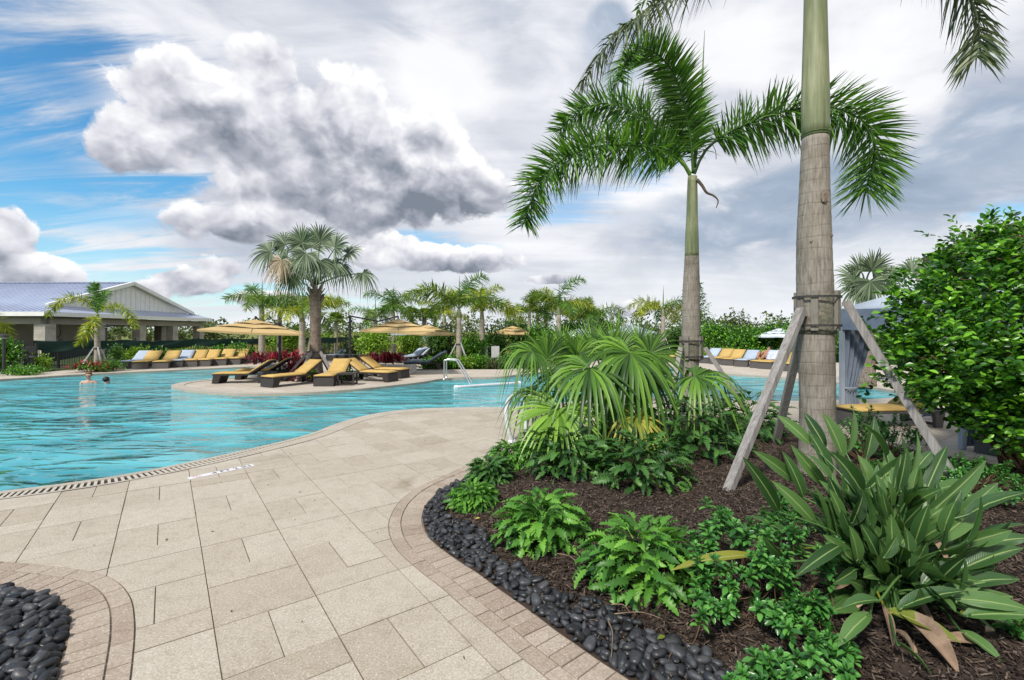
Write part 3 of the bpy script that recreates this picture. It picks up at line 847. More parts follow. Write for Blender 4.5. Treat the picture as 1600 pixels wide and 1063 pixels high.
# ---- laid paving slabs
pav = thing('stone_paving', 'pale stone slabs laid in running bays between the pool and the planting beds', 'paving', (0, 4, 0))
d1 = np.array([-0.592, 0.806]); d2 = np.array([0.806, 0.592])
cop_out = np.concatenate([offset2(full, -0.348), pool_west])
bedpath = [(-13.0, -1.2), (13.5, -1.2), (13.5, 12.7), (-13.0, 12.7)]
V, F = tri_region(bedpath, [cop_out[:-3].tolist() + pool_west.tolist()])
mb = MB(); mb.add(np.c_[V, np.full(len(V), -0.0085)], F)
struct('paving_bed', mb, MAT['joint'])
slabs = []
BAY, PER = 0.59, 1.325
for k in range(-40, 40):
    u0 = 0.233 + BAY * k; typeB = (k % 2 == 1)
    for q in range(-14, 16):
        top = 4.70 + PER * q
        if typeB: rows = [(0.53, 1), (0.535, 2), (0.26, 1)]
        else: rows = [(0.53, 2), (0.255, 1), (0.54, 1)]
        v = top
        for (h, split) in rows:
            for s in range(split):
                slabs.append((u0 + BAY * s / split, u0 + BAY * (s+1) / split, v - h, v))
            v -= h
J = 0.0035
pieces = []
cuts = [cop_out, BED_OUT, LBED_OUT]
for (ua, ub, va, vb) in slabs:
    c = d2 * (ua + ub) / 2 + d1 * (va + vb) / 2
    if not (-12 < c[0] < 12.8 and -0.6 < c[1] < 12.2) or not in_view(c, 1.0): continue
    rect = [d2*(ua+J)+d1*(va+J), d2*(ub-J)+d1*(va+J), d2*(ub-J)+d1*(vb-J), d2*(ua+J)+d1*(vb-J)]
    ra = np.array(rect)
    near = False; gone = False; used = []
    for cut in cuts:
        dd = dist_to(cut, ra.mean(0)[None])[0]
        ins = inside(cut, ra.mean(0)[None])[0]
        if dd < 0.55: used.append(cut)
        elif ins: gone = True
    if gone: continue
    if used:
        V, F = clip_poly(rect, used)
        if not F: continue
        area = sum(abs(np.cross(V[f[1]] - V[f[0]], V[f[2]] - V[f[0]])) / 2 for f in F)
        if area < 0.004: continue
        pieces.append((np.hypot(*c), 'cut', V, F, c))
    else:
        pieces.append((np.hypot(*c), 'full', ra, None, c))
def solid(mb, V, F, z0, z1):
    used = sorted({i for f in F for i in f}); mp = {o: k for k, o in enumerate(used)}
    V = V[used]; F = [[mp[i] for i in f] for f in F]
    # wind upwards
    G_ = []
    for f in F:
        a = np.cross(V[f[1]] - V[f[0]], V[f[2]] - V[f[0]])
        G_.append(f if a > 0 else f[::-1])
    cnt = {}
    for f in G_:
        for i in range(len(f)):
            cnt[(f[i], f[(i+1) % len(f)])] = 1
    n = len(V)
    faces = [tuple(f) for f in G_]
    for (a, b) in cnt:
        if (b, a) not in cnt: faces.append((a, n + a, n + b, b))
    mb.add(np.r_[np.c_[V, np.full(n, z1)], np.c_[V, np.full(n, z0)]], faces)
pieces.sort(key=lambda p: p[0])
rest = MB()
for i, (dist, kind, V, F, c) in enumerate(pieces):
    lift = random.uniform(-0.0022, 0.0016)
    tgt = MB() if i < 300 else rest
    if kind == 'full':
        tgt.prism(V, -0.012, lift, 0.004, 0.003)
    else:
        solid(tgt, V, F, -0.012, lift)
    if i < 300:
        part('slab', tgt, MAT['paver'], pav)
if rest.n:
    o = part('far_slabs', rest, MAT['paver'], pav); o['kind'] = 'stuff'

# ---- brick borders: one course on end against the pebbles, one course along it
def brick_border(curve, sgn, root):
    L = arclen(curve)[-1]
    for (da, db, step, gap) in ((0.012, 0.198, 0.103, 0.007), (0.207, 0.310, 0.212, 0.007)):
        nb = int(L / step)
        cl = resample(curve, nb * 4 + 1)
        A, B = outw(cl, sgn, da), outw(cl, sgn, db)
        for i in range(nb):
            sl = slice(i * 4, i * 4 + 5)
            a, b = A[sl].copy(), B[sl].copy()
            if not in_view(b.mean(0), 0.7) or b.mean(0)[1] > 10.8: continue
            for e in (a, b):
                t0 = unit(e[1] - e[0]); t1 = unit(e[-1] - e[-2])
                e[0] += t0 * gap / 2; e[-1] -= t1 * gap / 2
            loop = np.concatenate([a, b[::-1]])
            x, y = loop[:, 0], loop[:, 1]
            if (x * np.roll(y, -1) - y * np.roll(x, -1)).sum() < 0: loop = loop[::-1]
            mb = MB(); mb.prism(loop, -0.02, 0.005 + random.uniform(-0.002, 0.002), 0.003, 0.003)
            part('brick', mb, MAT['brick'], root)
bb = thing('brick_border', 'double course brick border curving round the large planting bed', 'border', (*bed_curve[80], 0))
brick_border(bed_curve, sgnB, bb)
mb = MB(); edge_strip(mb, outw(bed_curve, sgnB, 0.0), outw(bed_curve, sgnB, BW - 0.002), -0.0042, -0.0042)
part('sand_joint', mb, MAT['joint'], bb)
lbb = thing('brick_border', 'double course brick border round the pebble bed in the bottom left corner', 'border', (*lb_curve[40], 0))
brick_border(lb_curve, sgnL, lbb)
mb = MB(); edge_strip(mb, outw(lb_curve, sgnL, 0.0), outw(lb_curve, sgnL, BW - 0.002), -0.0042, -0.0042)
part('sand_joint', mb, MAT['joint'], lbb)

# ---- mulch, gently mounded
def bed_z(xy):
    xy = np.atleast_2d(xy)
    d = dist_to(bed_curve, xy, closed=False)
    k = np.clip((d - 0.30) / 1.2, 0, 1); k = k * k * (3 - 2 * k)
    return -0.002 + 0.018 * np.clip(d / 0.3, 0, 1) + 0.10 * k
def bz(x, y): return float(bed_z([(x, y)])[0])
gx, gy = np.meshgrid(np.arange(-1, 10, 0.09), np.arange(0.4, 10.6, 0.09))
pts = np.c_[gx.ravel(), gy.ravel()] + RNG.uniform(-0.03, 0.03, (gx.size, 2))
ok = inside(BED, pts) & (dist_to(BED, pts) > 0.05)
pts = pts[ok & (pts[:, 1] > 1.0)]
V, F = tri_region(BED, [], pts)
z = bed_z(V); ins = dist_to(BED, V) > 0.03
z = z + np.where(ins, RNG.uniform(-0.012, 0.012, len(V)), 0)
mb = MB(); mb.add(np.c_[V, z], F)
struct('mulch_bed', mb, MAT['mulch'], smooth=True)
V, F = tri_region(LBED, [])
mb = MB(); mb.add(np.c_[V, np.full(len(V), -0.002)], F)
struct('pebble_bed_base', mb, MAT['mulch'])
# loose bark chips
def boxes_mesh(name, C, S, ang, tilt, mat):
    n = len(C)
    base = np.array([(-1,-1,-1),(1,-1,-1),(1,1,-1),(-1,1,-1),(-.8,-.7,1),(.9,-.8,1),(.8,.8,1),(-.9,.7,1)], float) * 0.5
    V = base[None] * S[:, None, :]
    V = V * (1 + RNG.uniform(-0.25, 0.25, V.shape))
    ca, sa = np.cos(ang), np.sin(ang)
    ct, st = np.cos(tilt), np.sin(tilt)
    x, y, z = V[..., 0], V[..., 1], V[..., 2]
    x, z = x * ct[:, None] - z * st[:, None], x * st[:, None] + z * ct[:, None]
    x, y = x * ca[:, None] - y * sa[:, None], x * sa[:, None] + y * ca[:, None]
    V = np.stack([x, y, z], -1) + C[:, None, :]
    f = np.array([(0,3,2,1),(4,5,6,7),(0,1,5,4),(1,2,6,5),(2,3,7,6),(3,0,4,7)])
    F = (f[None] + (np.arange(n) * 8)[:, None, None]).reshape(-1, 4)
    return fast_mesh(name, V.reshape(-1, 3), F, mat)
N = 190000
c = np.c_[RNG.uniform(-1, 9, N), RNG.uniform(1.2, 8.5, N)]
keep = inside(BED, c) & (dist_to(bed_curve, c, False) > 0.10) & (np.abs(c[:, 0]) < c[:, 1] * 1.1 + 1.8)
keep &= RNG.uniform(0, 1, N) < np.clip(3.4 / c[:, 1], 0, 1) ** 1.2
c = c[keep]
n = len(c)
S = np.c_[RNG.uniform(0.012, 0.062, n), RNG.uniform(0.003, 0.010, n), RNG.uniform(0.002, 0.006, n)]
big = RNG.uniform(0, 1, n) < 0.10
S[big] *= (1.2, 1.8, 1.3)
C = np.c_[c, bed_z(c) + RNG.uniform(0.000, 0.026, n)]
me = boxes_mesh('bark_chips', C, S, RNG.uniform(0, 6.28, n), RNG.normal(0, 0.36, n), MAT['chip'])
tag(link('bark_chips', me), 'loose dark bark chips scattered over the large planting bed', 'mulch', kind='stuff')

# ---- polished black pebbles
PEB = []
for k in range(6):
    mb = MB(); mb.ell((0, 0, 0), (1, 0.72, 0.5), 12, 8)
    v = mb.v[0]
    ph = RNG.uniform(0, 6, 6)
    v *= (1 + 0.09*np.sin(2.1*v[:, :1]*2+ph[0]) + 0.08*np.sin(2.7*v[:, 1:2]*2+ph[1]) + 0.05*np.sin(5*v[:, 2:3]+ph[2]))
    PEB.append(mb.mesh('pebble', MAT['pebble'], smooth=True))
def pebbles(cands, root, zf, amin, amax, limit):
    """dart throwing in two layers; the pebbles that show largest become parts"""
    placed = []
    grid = {}
    for layer, (fac, tries) in enumerate(((0.50, cands), (0.74, cands))):
        grid.clear()
        for p in tries:
            a = random.uniform(amin, amax) * (1.25 if random.random() < 0.10 else 1.0)
            r = a * fac
            key = (int(p[0] / 0.08), int(p[1] / 0.08)); ok = True
            for i in (-1, 0, 1):
                for j in (-1, 0, 1):
                    for (q, rq) in grid.get((key[0]+i, key[1]+j), ()):
                        if (q[0]-p[0])**2 + (q[1]-p[1])**2 < (r + rq)**2: ok = False
            if not ok: continue
            grid.setdefault(key, []).append((p, r))
            z = zf(p) + (0.012 if layer == 0 else 0.034) + random.uniform(-0.004, 0.008)
            placed.append((a / p[1], p, z, a, layer))
    placed.sort(key=lambda q: -q[0])
    ox, oy, oz = root.location
    restm = []
    for i, (_, p, z, a, layer) in enumerate(placed):
        M = Matrix.Translation((p[0]-ox, p[1]-oy, z-oz)) @ Matrix.Rotation(random.uniform(0, 6.28), 4, 'Z') @ Matrix.Rotation(random.gauss(0, 0.28), 4, 'X') @ Matrix.Rotation(random.gauss(0, 0.28), 4, 'Y') @ Matrix.Diagonal((a, a*random.uniform(0.8, 1.1), a*random.uniform(0.85, 1.3), 1))
        me = PEB[random.randrange(6)]
        if i < limit: link('pebble', me, root, M=M)
        else: restm.append((me, M))
    if restm:
        mb = MB()
        for me, M in restm:
            co = np.empty(len(me.vertices) * 3); me.vertices.foreach_get('co', co)
            co = co.reshape(-1, 3) @ np.array(M.to_3x3()).T + np.array(M.translation)
            mb.add(co, [tuple(p.vertices) for p in me.polygons])
        o = link('small_pebbles', mb.mesh('small_pebbles', MAT['pebble'], smooth=True), root); o['kind'] = 'stuff'
pb = thing('pebble_strip', 'strip of polished black pebbles between the brick border and the dark mulch', 'pebbles', (*bed_curve[90], 0))
N = 26000
c = np.c_[RNG.uniform(-1.3, 2.2, N), RNG.uniform(1.3, 6.2, N)]
dB = dist_to(bed_curve, c, False)
wid = 0.30 + 0.09 * np.sin(c[:, 1] * 5.0) + 0.05 * np.sin(c[:, 0] * 13) + np.clip(3.0 - c[:, 1], 0, 1) * 0.16
keep = inside(BED, c) & (dB < wid) & (dB > 0.020) & (np.abs(c[:, 0]) < c[:, 1] * 1.1 + 0.3)
pebbles(c[keep], pb, lambda p: bz(*p), 0.028, 0.047, 300)
lpb = thing('pebble_bed', 'bed of polished black pebbles in the bottom left corner', 'pebbles', (*lb_curve[40], 0))
c = np.c_[RNG.uniform(-5.2, -2.0, N), RNG.uniform(1.5, 3.5, N)]
keep = inside(LBED, c) & (dist_to(lb_curve, c, False) > 0.024) & (np.abs(c[:, 0]) < c[:, 1] * 1.1 + 0.35)
pebbles(c[keep], lpb, lambda p: 0.0, 0.036, 0.058, 300)

# ---- depth marker set into the paving
a, b = G(294, 748.5), G(396, 727.0)
mid = (a + b) / 2; ang = math.atan2(b[1]-a[1], b[0]-a[0]); Lm = np.linalg.norm(b - a)
dm = thing('depth_marker', 'white tiled depth marker reading 4 FT 2 IN beside the pool edge', 'depth marker', (*mid[:2], 0), ang)
for i in range(6):
    w_ = Lm / 6
    mb = MB(); mb.box((-Lm/2 + w_*(i+0.5), 0, 0.002), (w_ - 0.004, 0.112, 0.007))
    part('tile', mb, MAT['tile'], dm, world=False)
def text_part(txt, size, root, loc, mat, name='lettering', rot=(0, 0, 0), ext=0.0006):
    cu = bpy.data.curves.new(name, 'FONT'); cu.body = txt; cu.size = size; cu.extrude = ext
    cu.align_x = 'LEFT'; cu.align_y = 'CENTER'
    cu.materials.append(mat)
    tmp = bpy.data.objects.new(name + '_curve', cu); COL.objects.link(tmp)
    dg = bpy.context.evaluated_depsgraph_get(); dg.update()
    me = bpy.data.meshes.new_from_object(tmp.evaluated_get(dg))
    bpy.data.objects.remove(tmp)
    me.materials.clear(); me.materials.append(mat)
    o = link(name, me, root, loc=loc); o.rotation_euler = rot
    return o
text_part('4 FT 2 IN', 0.118, dm, (-Lm/2 + Lm*0.34, -0.002, 0.0062), MAT['ink'])
mb = MB()
ring = [(math.cos(t)*0.04, math.sin(t)*0.04, 0.0065) for t in np.linspace(0, 2*math.pi, 20)]
mb.tube(np.array(ring) + np.array([-Lm/2 + 0.09, 0, 0]), 0.004, 4)
mb.beam((-Lm/2 + 0.065, -0.026, 0.0065), (-Lm/2 + 0.115, 0.026, 0.0065), 0.007, 0.002)
part('no_diving_symbol', mb, MAT['inkred'], dm, world=False)

# tiny leaf bits blown over the paving
n = 34
lx_ = RNG.uniform(-4.5, 1.5, n); ly_ = RNG.uniform(1.9, 9.0, n)
ok = ~inside(POOL, np.c_[lx_, ly_]) & ~inside(BED_OUT, np.c_[lx_, ly_]) & ~inside(LBED_OUT, np.c_[lx_, ly_]) & (dist_to(POOL, np.c_[lx_, ly_]) > 0.4)
lx_, ly_ = lx_[ok], ly_[ok]; n = len(lx_)
me = boxes_mesh('leaf_litter', np.c_[lx_, ly_, np.full(n, 0.006)], np.c_[RNG.uniform(0.006, 0.026, n), RNG.uniform(0.004, 0.012, n), np.full(n, 0.003)], RNG.uniform(0, 6.28, n), RNG.normal(0, .1, n), MAT['chip'])
tag(link('leaf_litter', me), 'tiny dark bits of leaf and bark blown over the paving', 'leaf litter', kind='stuff')
# ------------------------------------------------------------------ plant builders
def strips(base, dirs, side, L, width, droop, prof, nseg, grav=np.array([0, 0, -1.0]), fold=0.0, nrm=None):
    """n tapering blades: base (n,3), dirs (n,3), side (n,3), L (n,), width (n,), droop (n,); prof = widths at the nseg+1 stations.
       fold>0 gives a V section with a sunk midrib. Returns V, F (quads)"""
    n = len(base); K = nseg + 1
    t = np.linspace(0, 1, K)
    s = t[None, :, None]
    P_ = base[:, None] + dirs[:, None] * (L[:, None, None] * s) + grav[None, None] * (droop[:, None] * L[:, None] * t[None] ** 2)[..., None]
    wv = (width[:, None] * np.asarray(prof)[None])[..., None] * side[:, None]
    if fold > 0:
        dn = np.cross(dirs, side)
        dn = unit(dn) * np.where((unit(dn) @ np.array([0, 0, 1.]))[:, None] > 0, 1, -1)
        up = dn[:, None] * (width[:, None] * np.asarray(prof)[None])[..., None] * fold
        V = np.stack([P_ - wv + up, P_, P_ + wv + up], 2).reshape(n, K * 3, 3)
        f = []
        for k in range(K - 1):
            a = k * 3
            f += [(a, a+1, a+4, a+3), (a+1, a+2, a+5, a+4)]
        m = K * 3
    else:
        V = np.stack([P_ - wv, P_ + wv], 2).reshape(n, K * 2, 3)
        f = [(k*2, k*2+1, k*2+3, k*2+2) for k in range(K - 1)]
        m = K * 2
    F = (np.array(f)[None] + (np.arange(n) * m)[:, None, None]).reshape(-1, 4)
    return V.reshape(-1, 3), F

def cat_geo(lst):
    V = []; F = []; o = 0
    for v, f in lst:
        V.append(v); F.append(f + o); o += len(v)
    return np.concatenate(V), np.concatenate(F)

def tube_geo(pts, rad, n=5):
    mb = MB(); mb.tube(pts, rad, n, cap=False)
    return mb.v[0], np.array(mb.f)

def frond_geo(path, leaflet, per_side, width, plume=0.9, droop=0.25, fwd=0.55, rng=RNG, start=0.1, rach=0.02, tip=0.25, nseg=3, elo=-0.30, ehi=1.0):
    """feather frond along a 3D path"""
    path = resample(catmull(path, 6), 40)
    T = unit(np.gradient(path, axis=0))
    up = np.array([0, 0, 1.0])
    sd = np.cross(T, up); bad = np.linalg.norm(sd, axis=1) < 0.12
    sd[bad] = np.nan
    ref = np.cross(T[len(T)//2], up); ref = ref if np.linalg.norm(ref) > 0.1 else np.array([1., 0, 0])
    for i in range(len(sd)):
        if np.isnan(sd[i]).any(): sd[i] = ref
    sd = unit(sd)
    for i in range(1, len(sd)):
        if sd[i] @ sd[i-1] < 0: sd[i] = -sd[i]
    sd = unit(sd - T * (sd * T).sum(1)[:, None])
    U = unit(np.cross(sd, T))
    if U[len(U)//2][2] < 0: U = -U
    n = per_side * 2
    t = np.repeat(np.linspace(start, 0.995, per_side), 2) + rng.uniform(-0.006, 0.006, n)
    t = np.clip(t, 0, 0.999)
    s = np.tile([-1.0, 1.0], per_side)
    idx = t * 39
    lo = np.floor(idx).astype(int); fr = (idx - lo)[:, None]; hi = np.minimum(lo + 1, 39)
    ip = lambda A: A[lo] * (1 - fr) + A[hi] * fr
    b, tt, ss_, uu = ip(path), unit(ip(T)), unit(ip(sd)), unit(ip(U))
    e = rng.uniform(elo, ehi, n) * plume
    f = fwd + t * 0.38 + rng.uniform(-0.1, 0.12, n)
    d = unit(ss_ * s[:, None] * np.cos(e)[:, None] + uu * np.sin(e)[:, None] + tt * f[:, None])
    prof_len = np.minimum(1, (t - start) / 0.16 + 0.45) * (1 - (1 - tip) * np.clip((t - 0.55) / 0.45, 0, 1) ** 1.4)
    L = leaflet * prof_len * rng.uniform(0.85, 1.1, n)
    side = unit(np.cross(d, uu + rng.normal(0, 0.35, (n, 3))))
    prof = {3: (0.55, 1.0, 0.72, 0.06), 2: (0.6, 1.0, 0.08)}[nseg]
    V, F = strips(b, d, side, L, np.full(n, width) * rng.uniform(0.8, 1.15, n), droop * rng.uniform(0.6, 1.5, n), prof, nseg)
    r = np.linspace(rach, rach * 0.18, 40)
    return cat_geo([(V, F), tube_geo(path[::2], r[::2], 5)])

def arch_path(L, az, el0, bend, n=9, base=(0, 0, 0)):
    """curve that leaves base at elevation el0 and bends over by 'bend' radians along its length"""
    p = [np.array(base, float)]
    for k in range(n):
        e = el0 - bend * ((k + 0.5) / n) ** 1.15
        p.append(p[-1] + (L / n) * np.array([math.cos(e) * math.cos(az), math.cos(e) * math.sin(az), math.sin(e)]))
    return np.array(p)

def fan_geo(hub, axis, normal, Rl, nseg=26, spread=R(215), droop=0.45, width=None, rng=RNG, joined=0.35, split=1.0):
    """palmate leaf: segments fanned about axis in the plane with the given normal"""
    axis = unit(np.asarray(axis, float)); normal = np.asarray(normal, float)
    normal = unit(normal - axis * (normal @ axis)); lat = np.cross(normal, axis)
    a = np.linspace(-spread/2, spread/2, nseg) + rng.normal(0, 0.012, nseg)
    d = axis[None] * np.cos(a)[:, None] + lat[None] * np.sin(a)[:, None]
    tw = lat[None] * np.cos(a)[:, None] - axis[None] * np.sin(a)[:, None]
    L = Rl * (0.78 + 0.22 * np.cos(a * 0.8)) * rng.uniform(0.9, 1.08, nseg)
    d = unit(d + normal[None] * rng.uniform(0.05, 0.16, nseg)[:, None])
    wmax = width or Rl * joined * math.tan(spread / nseg / 2) * 1.25
    t = np.linspace(0, 1, 7)
    prof = np.interp(t, [0, joined, 0.62, 0.86, 1.0], [0.06, 1.0, 0.80, 0.38, 0.02])
    dr = droop * rng.uniform(0.5, 1.7, nseg)
    base = np.repeat(np.asarray(hub, float)[None], nseg, 0)
    # droop only beyond the joined part: cubic
    K = 7
    s = t[None, :, None]
    P_ = base[:, None] + d[:, None] * (L[:, None, None] * (t - 0.10 * t ** 3)[None, :, None]) + np.array([0, 0, -1.0]) * (dr[:, None] * L[:, None] * (np.clip(t - 0.22, 0, 1) ** 2.2 * 1.5)[None])[..., None]
    wv = (wmax * prof)[None, :, None] * tw[:, None]
    up = normal[None, None] * (wmax * prof * 0.42)[None, :, None]
    V = np.stack([P_ - wv + up, P_ - up * 0.25, P_ + wv + up], 2).reshape(nseg, K * 3, 3)
    f = []
    for k in range(K - 1):
        q = k * 3
        f += [(q, q+1, q+4, q+3), (q+1, q+2, q+5, q+4)]
    F = (np.array(f)[None] + (np.arange(nseg) * K * 3)[:, None, None]).reshape(-1, 4)
    return V.reshape(-1, 3), F

def add_geo(name, geo, mat, root, world=True, smooth=True, M=None, kind=None):
    V, F = geo
    if world and root is not None: V = V - np.array(root.location)
    o = link(name, fast_mesh(name, V, F, mat, smooth=smooth), root, M=M)
    if kind: o['kind'] = kind
    return o

def trunk_part(name, pts, rad, mat, root, ring=0.0, n=20, amp=0.015):
    p = resample(np.asarray(pts, float), 60 if ring else 16)
    s = arclen(p)
    r = np.interp(s, np.linspace(0, s[-1], len(rad)), rad)
    if ring: r = r * (1 + amp * (1 - ((s / ring) % 1.0)))
    mb = MB(); mb.tube(p, r, n)
    return part(name, mb, mat, root, smooth=True)

# leaf clouds -------------------------------------------------------
LEAF8 = np.array([(0, 0, 0), (-.36, .28, .10), (-.5, .55, .13), (-.30, .84, .06), (0, 1, -.06), (.30, .84, .06), (.5, .55, .13), (.36, .28, .10), (0, .3, 0), (0, .62, 0)], float)
LEAF8F = [(0, 8, 1, 0), (1, 8, 9, 2), (2, 9, 3, 2), (3, 9, 4, 3), (0, 7, 8, 0), (7, 6, 9, 8), (6, 5, 9, 6), (5, 4, 9, 5)]
LEAF4 = np.array([(0, 0, 0), (-.5, .5, .12), (0, 1, -.03), (.5, .5, .12)], float)
def orient(y, z):
    """frames whose second axis is y and third about z"""
    y = unit(y); x = unit(np.cross(y, z)); zz = np.cross(x, y)
    return np.stack([x, y, zz], -1)
def leaf_cloud(pos_, ydir, zdir, length, wid, shape='4'):
    Rm = orient(ydir, zdir)
    n = len(pos_)
    if shape == '4':
        base = LEAF4; f = [(0, 1, 2, 3)]
    else:
        base = LEAF8; f = None
    sc = np.stack([wid, length, length], -1)
    V = np.einsum('nij,nkj->nki', Rm, base[None] * sc[:, None, :]) + pos_[:, None]
    if f is None:
        f3 = []
        for q in LEAF8F:
            if q[0] == q[3]: f3.append(q[:3])
            else: f3 += [(q[0], q[1], q[2]), (q[0], q[2], q[3])]
        f = f3
    else:
        f = [(0, 1, 2), (0, 2, 3)]
    F = (np.array(f)[None] + (np.arange(n) * len(base))[:, None, None]).reshape(-1, 3)
    return V.reshape(-1, 3), F
def crown_points(lobes, n, rng=RNG, shell=0.55):
    """points in the outer part of a union of ellipsoids [(centre, radii)], with outward directions"""
    vol = np.array([np.prod(r) ** 0.67 for _, r in lobes]); vol /= vol.sum()
    k = rng.choice(len(lobes), n, p=vol)
    u = unit(rng.normal(0, 1, (n, 3)))
    rr = shell + (1 - shell) * rng.uniform(0, 1, n) ** 0.6
    c = np.array([l[0] for l in lobes])[k]; r = np.array([l[1] for l in lobes])[k]
    return c + u * r * rr[:, None], unit(u / r * r.mean(1)[:, None])
def bushy(name, label, cat, base, lobes, n, leaf, mat, group=None, trunk=None, root=None, shape='4', up=0.35, clump=9):
    """shrub or tree: leaves set in small sprays through a lobed crown; trunk = list of (points, radii)"""
    t = root or thing(name, label, cat, base, 0, group)
    ns = max(4, n // clump)
    c, o = crown_points(lobes, ns)
    reps = np.repeat(np.arange(ns), clump)
    tw = unit(o + RNG.normal(0, 0.55, (ns, 3)) + np.array([0, 0, up]))
    m = len(reps)
    along = RNG.uniform(-1.6, 1.6, m) * leaf * 1.2
    p = c[reps] + tw[reps] * along[:, None] + RNG.normal(0, leaf * 0.45, (m, 3))
    y = unit(tw[reps] * 0.5 + RNG.normal(0, 0.75, (m, 3)) + o[reps] * 0.4)
    z = unit(o[reps] * 0.7 + np.array([0, 0, 0.7]) + RNG.normal(0, 0.5, (m, 3)))
    ln = leaf * RNG.uniform(0.7, 1.25, m)
    geo = leaf_cloud(p, y, z, ln, ln * 0.52, shape)
    add_geo('crown', geo, mat, t, smooth=False)
    if trunk:
        mb = MB()
        for pts, rad in trunk: mb.tube(np.asarray(pts, float), rad, 7)
        part('trunk', mb, MAT['bark'], t, smooth=True)
    return t

# wooden props against a trunk -----------------------------------------
def brace(label, tops, feet, wd, th, straps=(), battens=(), group='wooden props holding up the newly planted palms', burlap=None, mat=None):
    c = np.mean(feet, 0)
    t = thing('tree_prop', label, 'tree prop', (c[0], c[1], min(f[2] for f in feet)), 0, group)
    for a, b in zip(tops, feet):
        mb = MB(); d = unit(np.array(b) - np.array(a))
        mb.beam(a, b, wd, th)
        part('stake', mb, mat or MAT['stake'], t, bevel=0.004 if wd > 0.05 else 0)
    for (bx, by, z0, z1, ang, bw) in battens:
        mb = MB(); mb.box((bx, by, (z0+z1)/2), (bw*0.5, bw, z1-z0), ang)
        part('batten', mb, MAT['batten'], t, bevel=0.003)
    for (cx, cy, z, r, h) in straps:
        mb = MB()
        ring = np.array([(cx + math.cos(q)*r, cy + math.sin(q)*r, z) for q in np.linspace(0, 2*math.pi, 25)])
        for i in range(24): mb.beam(ring[i], ring[i+1], 0.006, h, (0, 0, 1))
        part('strap', mb, MAT['strap'], t)
    if burlap:
        cx, cy, z0, z1, r = burlap
        mb = MB(); pz_ = np.linspace(z0, z1, 9)
        mb.tube(np.c_[np.full(9, cx), np.full(9, cy), pz_], r * (1 + 0.025*np.sin(pz_*40)), 20)
        part('burlap_wrap', mb, MAT['burlap'], t, smooth=True)
    return t
# ------------------------------------------------------------------ the two tall palms in the bed
def px_path(lst): return np.array([P(*q) for q in lst])
def solid_z(p): return bz(p[0], p[1])
# tall palm, right
TZ = 5.6
tx = (1276 - CX) / FPX * TZ
tb = np.array([tx, TZ, 0.02])
tp = thing('palm_tree', 'tall thick trunked palm whose green crownshaft runs out of the top of the picture', 'palm tree', tb)
def pw(px, Z=TZ): return px / FPX * Z / 2
zz = lambda y: CAM_H + (HY - y) / FPX * TZ
cxs = lambda x: (x - CX) / FPX * TZ
pts = [(cxs(1276), TZ, 0.0), (cxs(1277), TZ, zz(640)), (cxs(1275), TZ, zz(520)), (cxs(1272), TZ, zz(400)), (cxs(1272.5), TZ, zz(300)), (cxs(1274), TZ, zz(214))]
trunk_part('trunk', catmull(pts, 8), [pw(54), pw(49), pw(49), pw(49.5), pw(50), pw(47), pw(41), pw(37)], MAT['trunk'], tp, 0.14, 28, 0.030)
pts = [(cxs(1274), TZ, zz(216)), (cxs(1274), TZ, zz(195)), (cxs(1274), TZ, zz(100)), (cxs(1274), TZ, zz(0)), (cxs(1274), TZ, zz(-70))]
trunk_part('crownshaft', catmull(pts, 6), [pw(37.5), pw(39), pw(36), pw(33), pw(31), pw(26)], MAT['shaft'], tp, 0, 24)
for zc in (214, 210):
    mb = MB(); q = np.array([(cxs(1274) + math.cos(a)*pw(38.8), TZ + math.sin(a)*pw(38.8), zz(zc)) for a in np.linspace(0, 2*math.pi, 25)])
    mb.tube(q, 0.006, 5); part('growth_ring', mb, MAT['petiole'], tp, smooth=True)
# knots and scars on the bark
for (px, py, rx, rz) in ((1272, 314, 0.050, 0.085), (1285, 371, 0.022, 0.03), (1257, 381, 0.035, 0.014), (1257, 440, 0.022, 0.045), (1290, 441, 0.018, 0.04)):
    a = math.asin(max(-0.95, min(0.95, (cxs(px) - cxs(1272.5)) / pw(49))))
    c = (cxs(1272.5) + math.sin(a) * pw(48), TZ - math.cos(a) * pw(48), zz(py))
    mb = MB(); mb.ell(c, (rx * 0.8, 0.007, rz * 0.9), 11, 8)
    v = mb.v[0]; v += RNG.normal(0, 0.0045, v.shape) * (1, 0.4, 1)
    part('bark_scar', mb, MAT['trunkrough'], tp, smooth=False)
top = np.array([cxs(1274), TZ, zz(-66)])
def frond_part(path, root, leaflet=0.55, per=70, width=0.016, mat='palm', plume=0.9, droop=0.25, rach=0.02, fwd=0.5, tip=0.25, nseg=3, start=0.10, elo=-0.3, ehi=1.0):
    return add_geo('frond', frond_geo(path, leaflet, per, width, plume, droop, fwd, RNG, start, rach, tip, nseg, elo, ehi), MAT[mat], root)
frond_part(px_path([(1272, -60, 5.55), (1225, -95, 5.45), (1150, -85, 5.25), (1080, -40, 5.05), (1030, 2, 4.95), (994, 28, 4.9), (962, 55, 4.87), (934, 92, 4.85), (904, 137, 4.83)]), tp, 0.46, 190, 0.012, 'palmdark', 0.8, 0.45, 0.02, 0.45, 0.3, elo=-0.9, ehi=0.9)
frond_part(px_path([(1278, -62, 5.55), (1340, -120, 5.35), (1420, -110, 5.1), (1478, -60, 4.9), (1512, -10, 4.8), (1530, 40, 4.75), (1526, 92, 4.72)]), tp, 0.46, 190, 0.012, 'palmdark', 0.9, 0.4, 0.02, 0.45, 0.55, elo=-0.9, ehi=0.9)
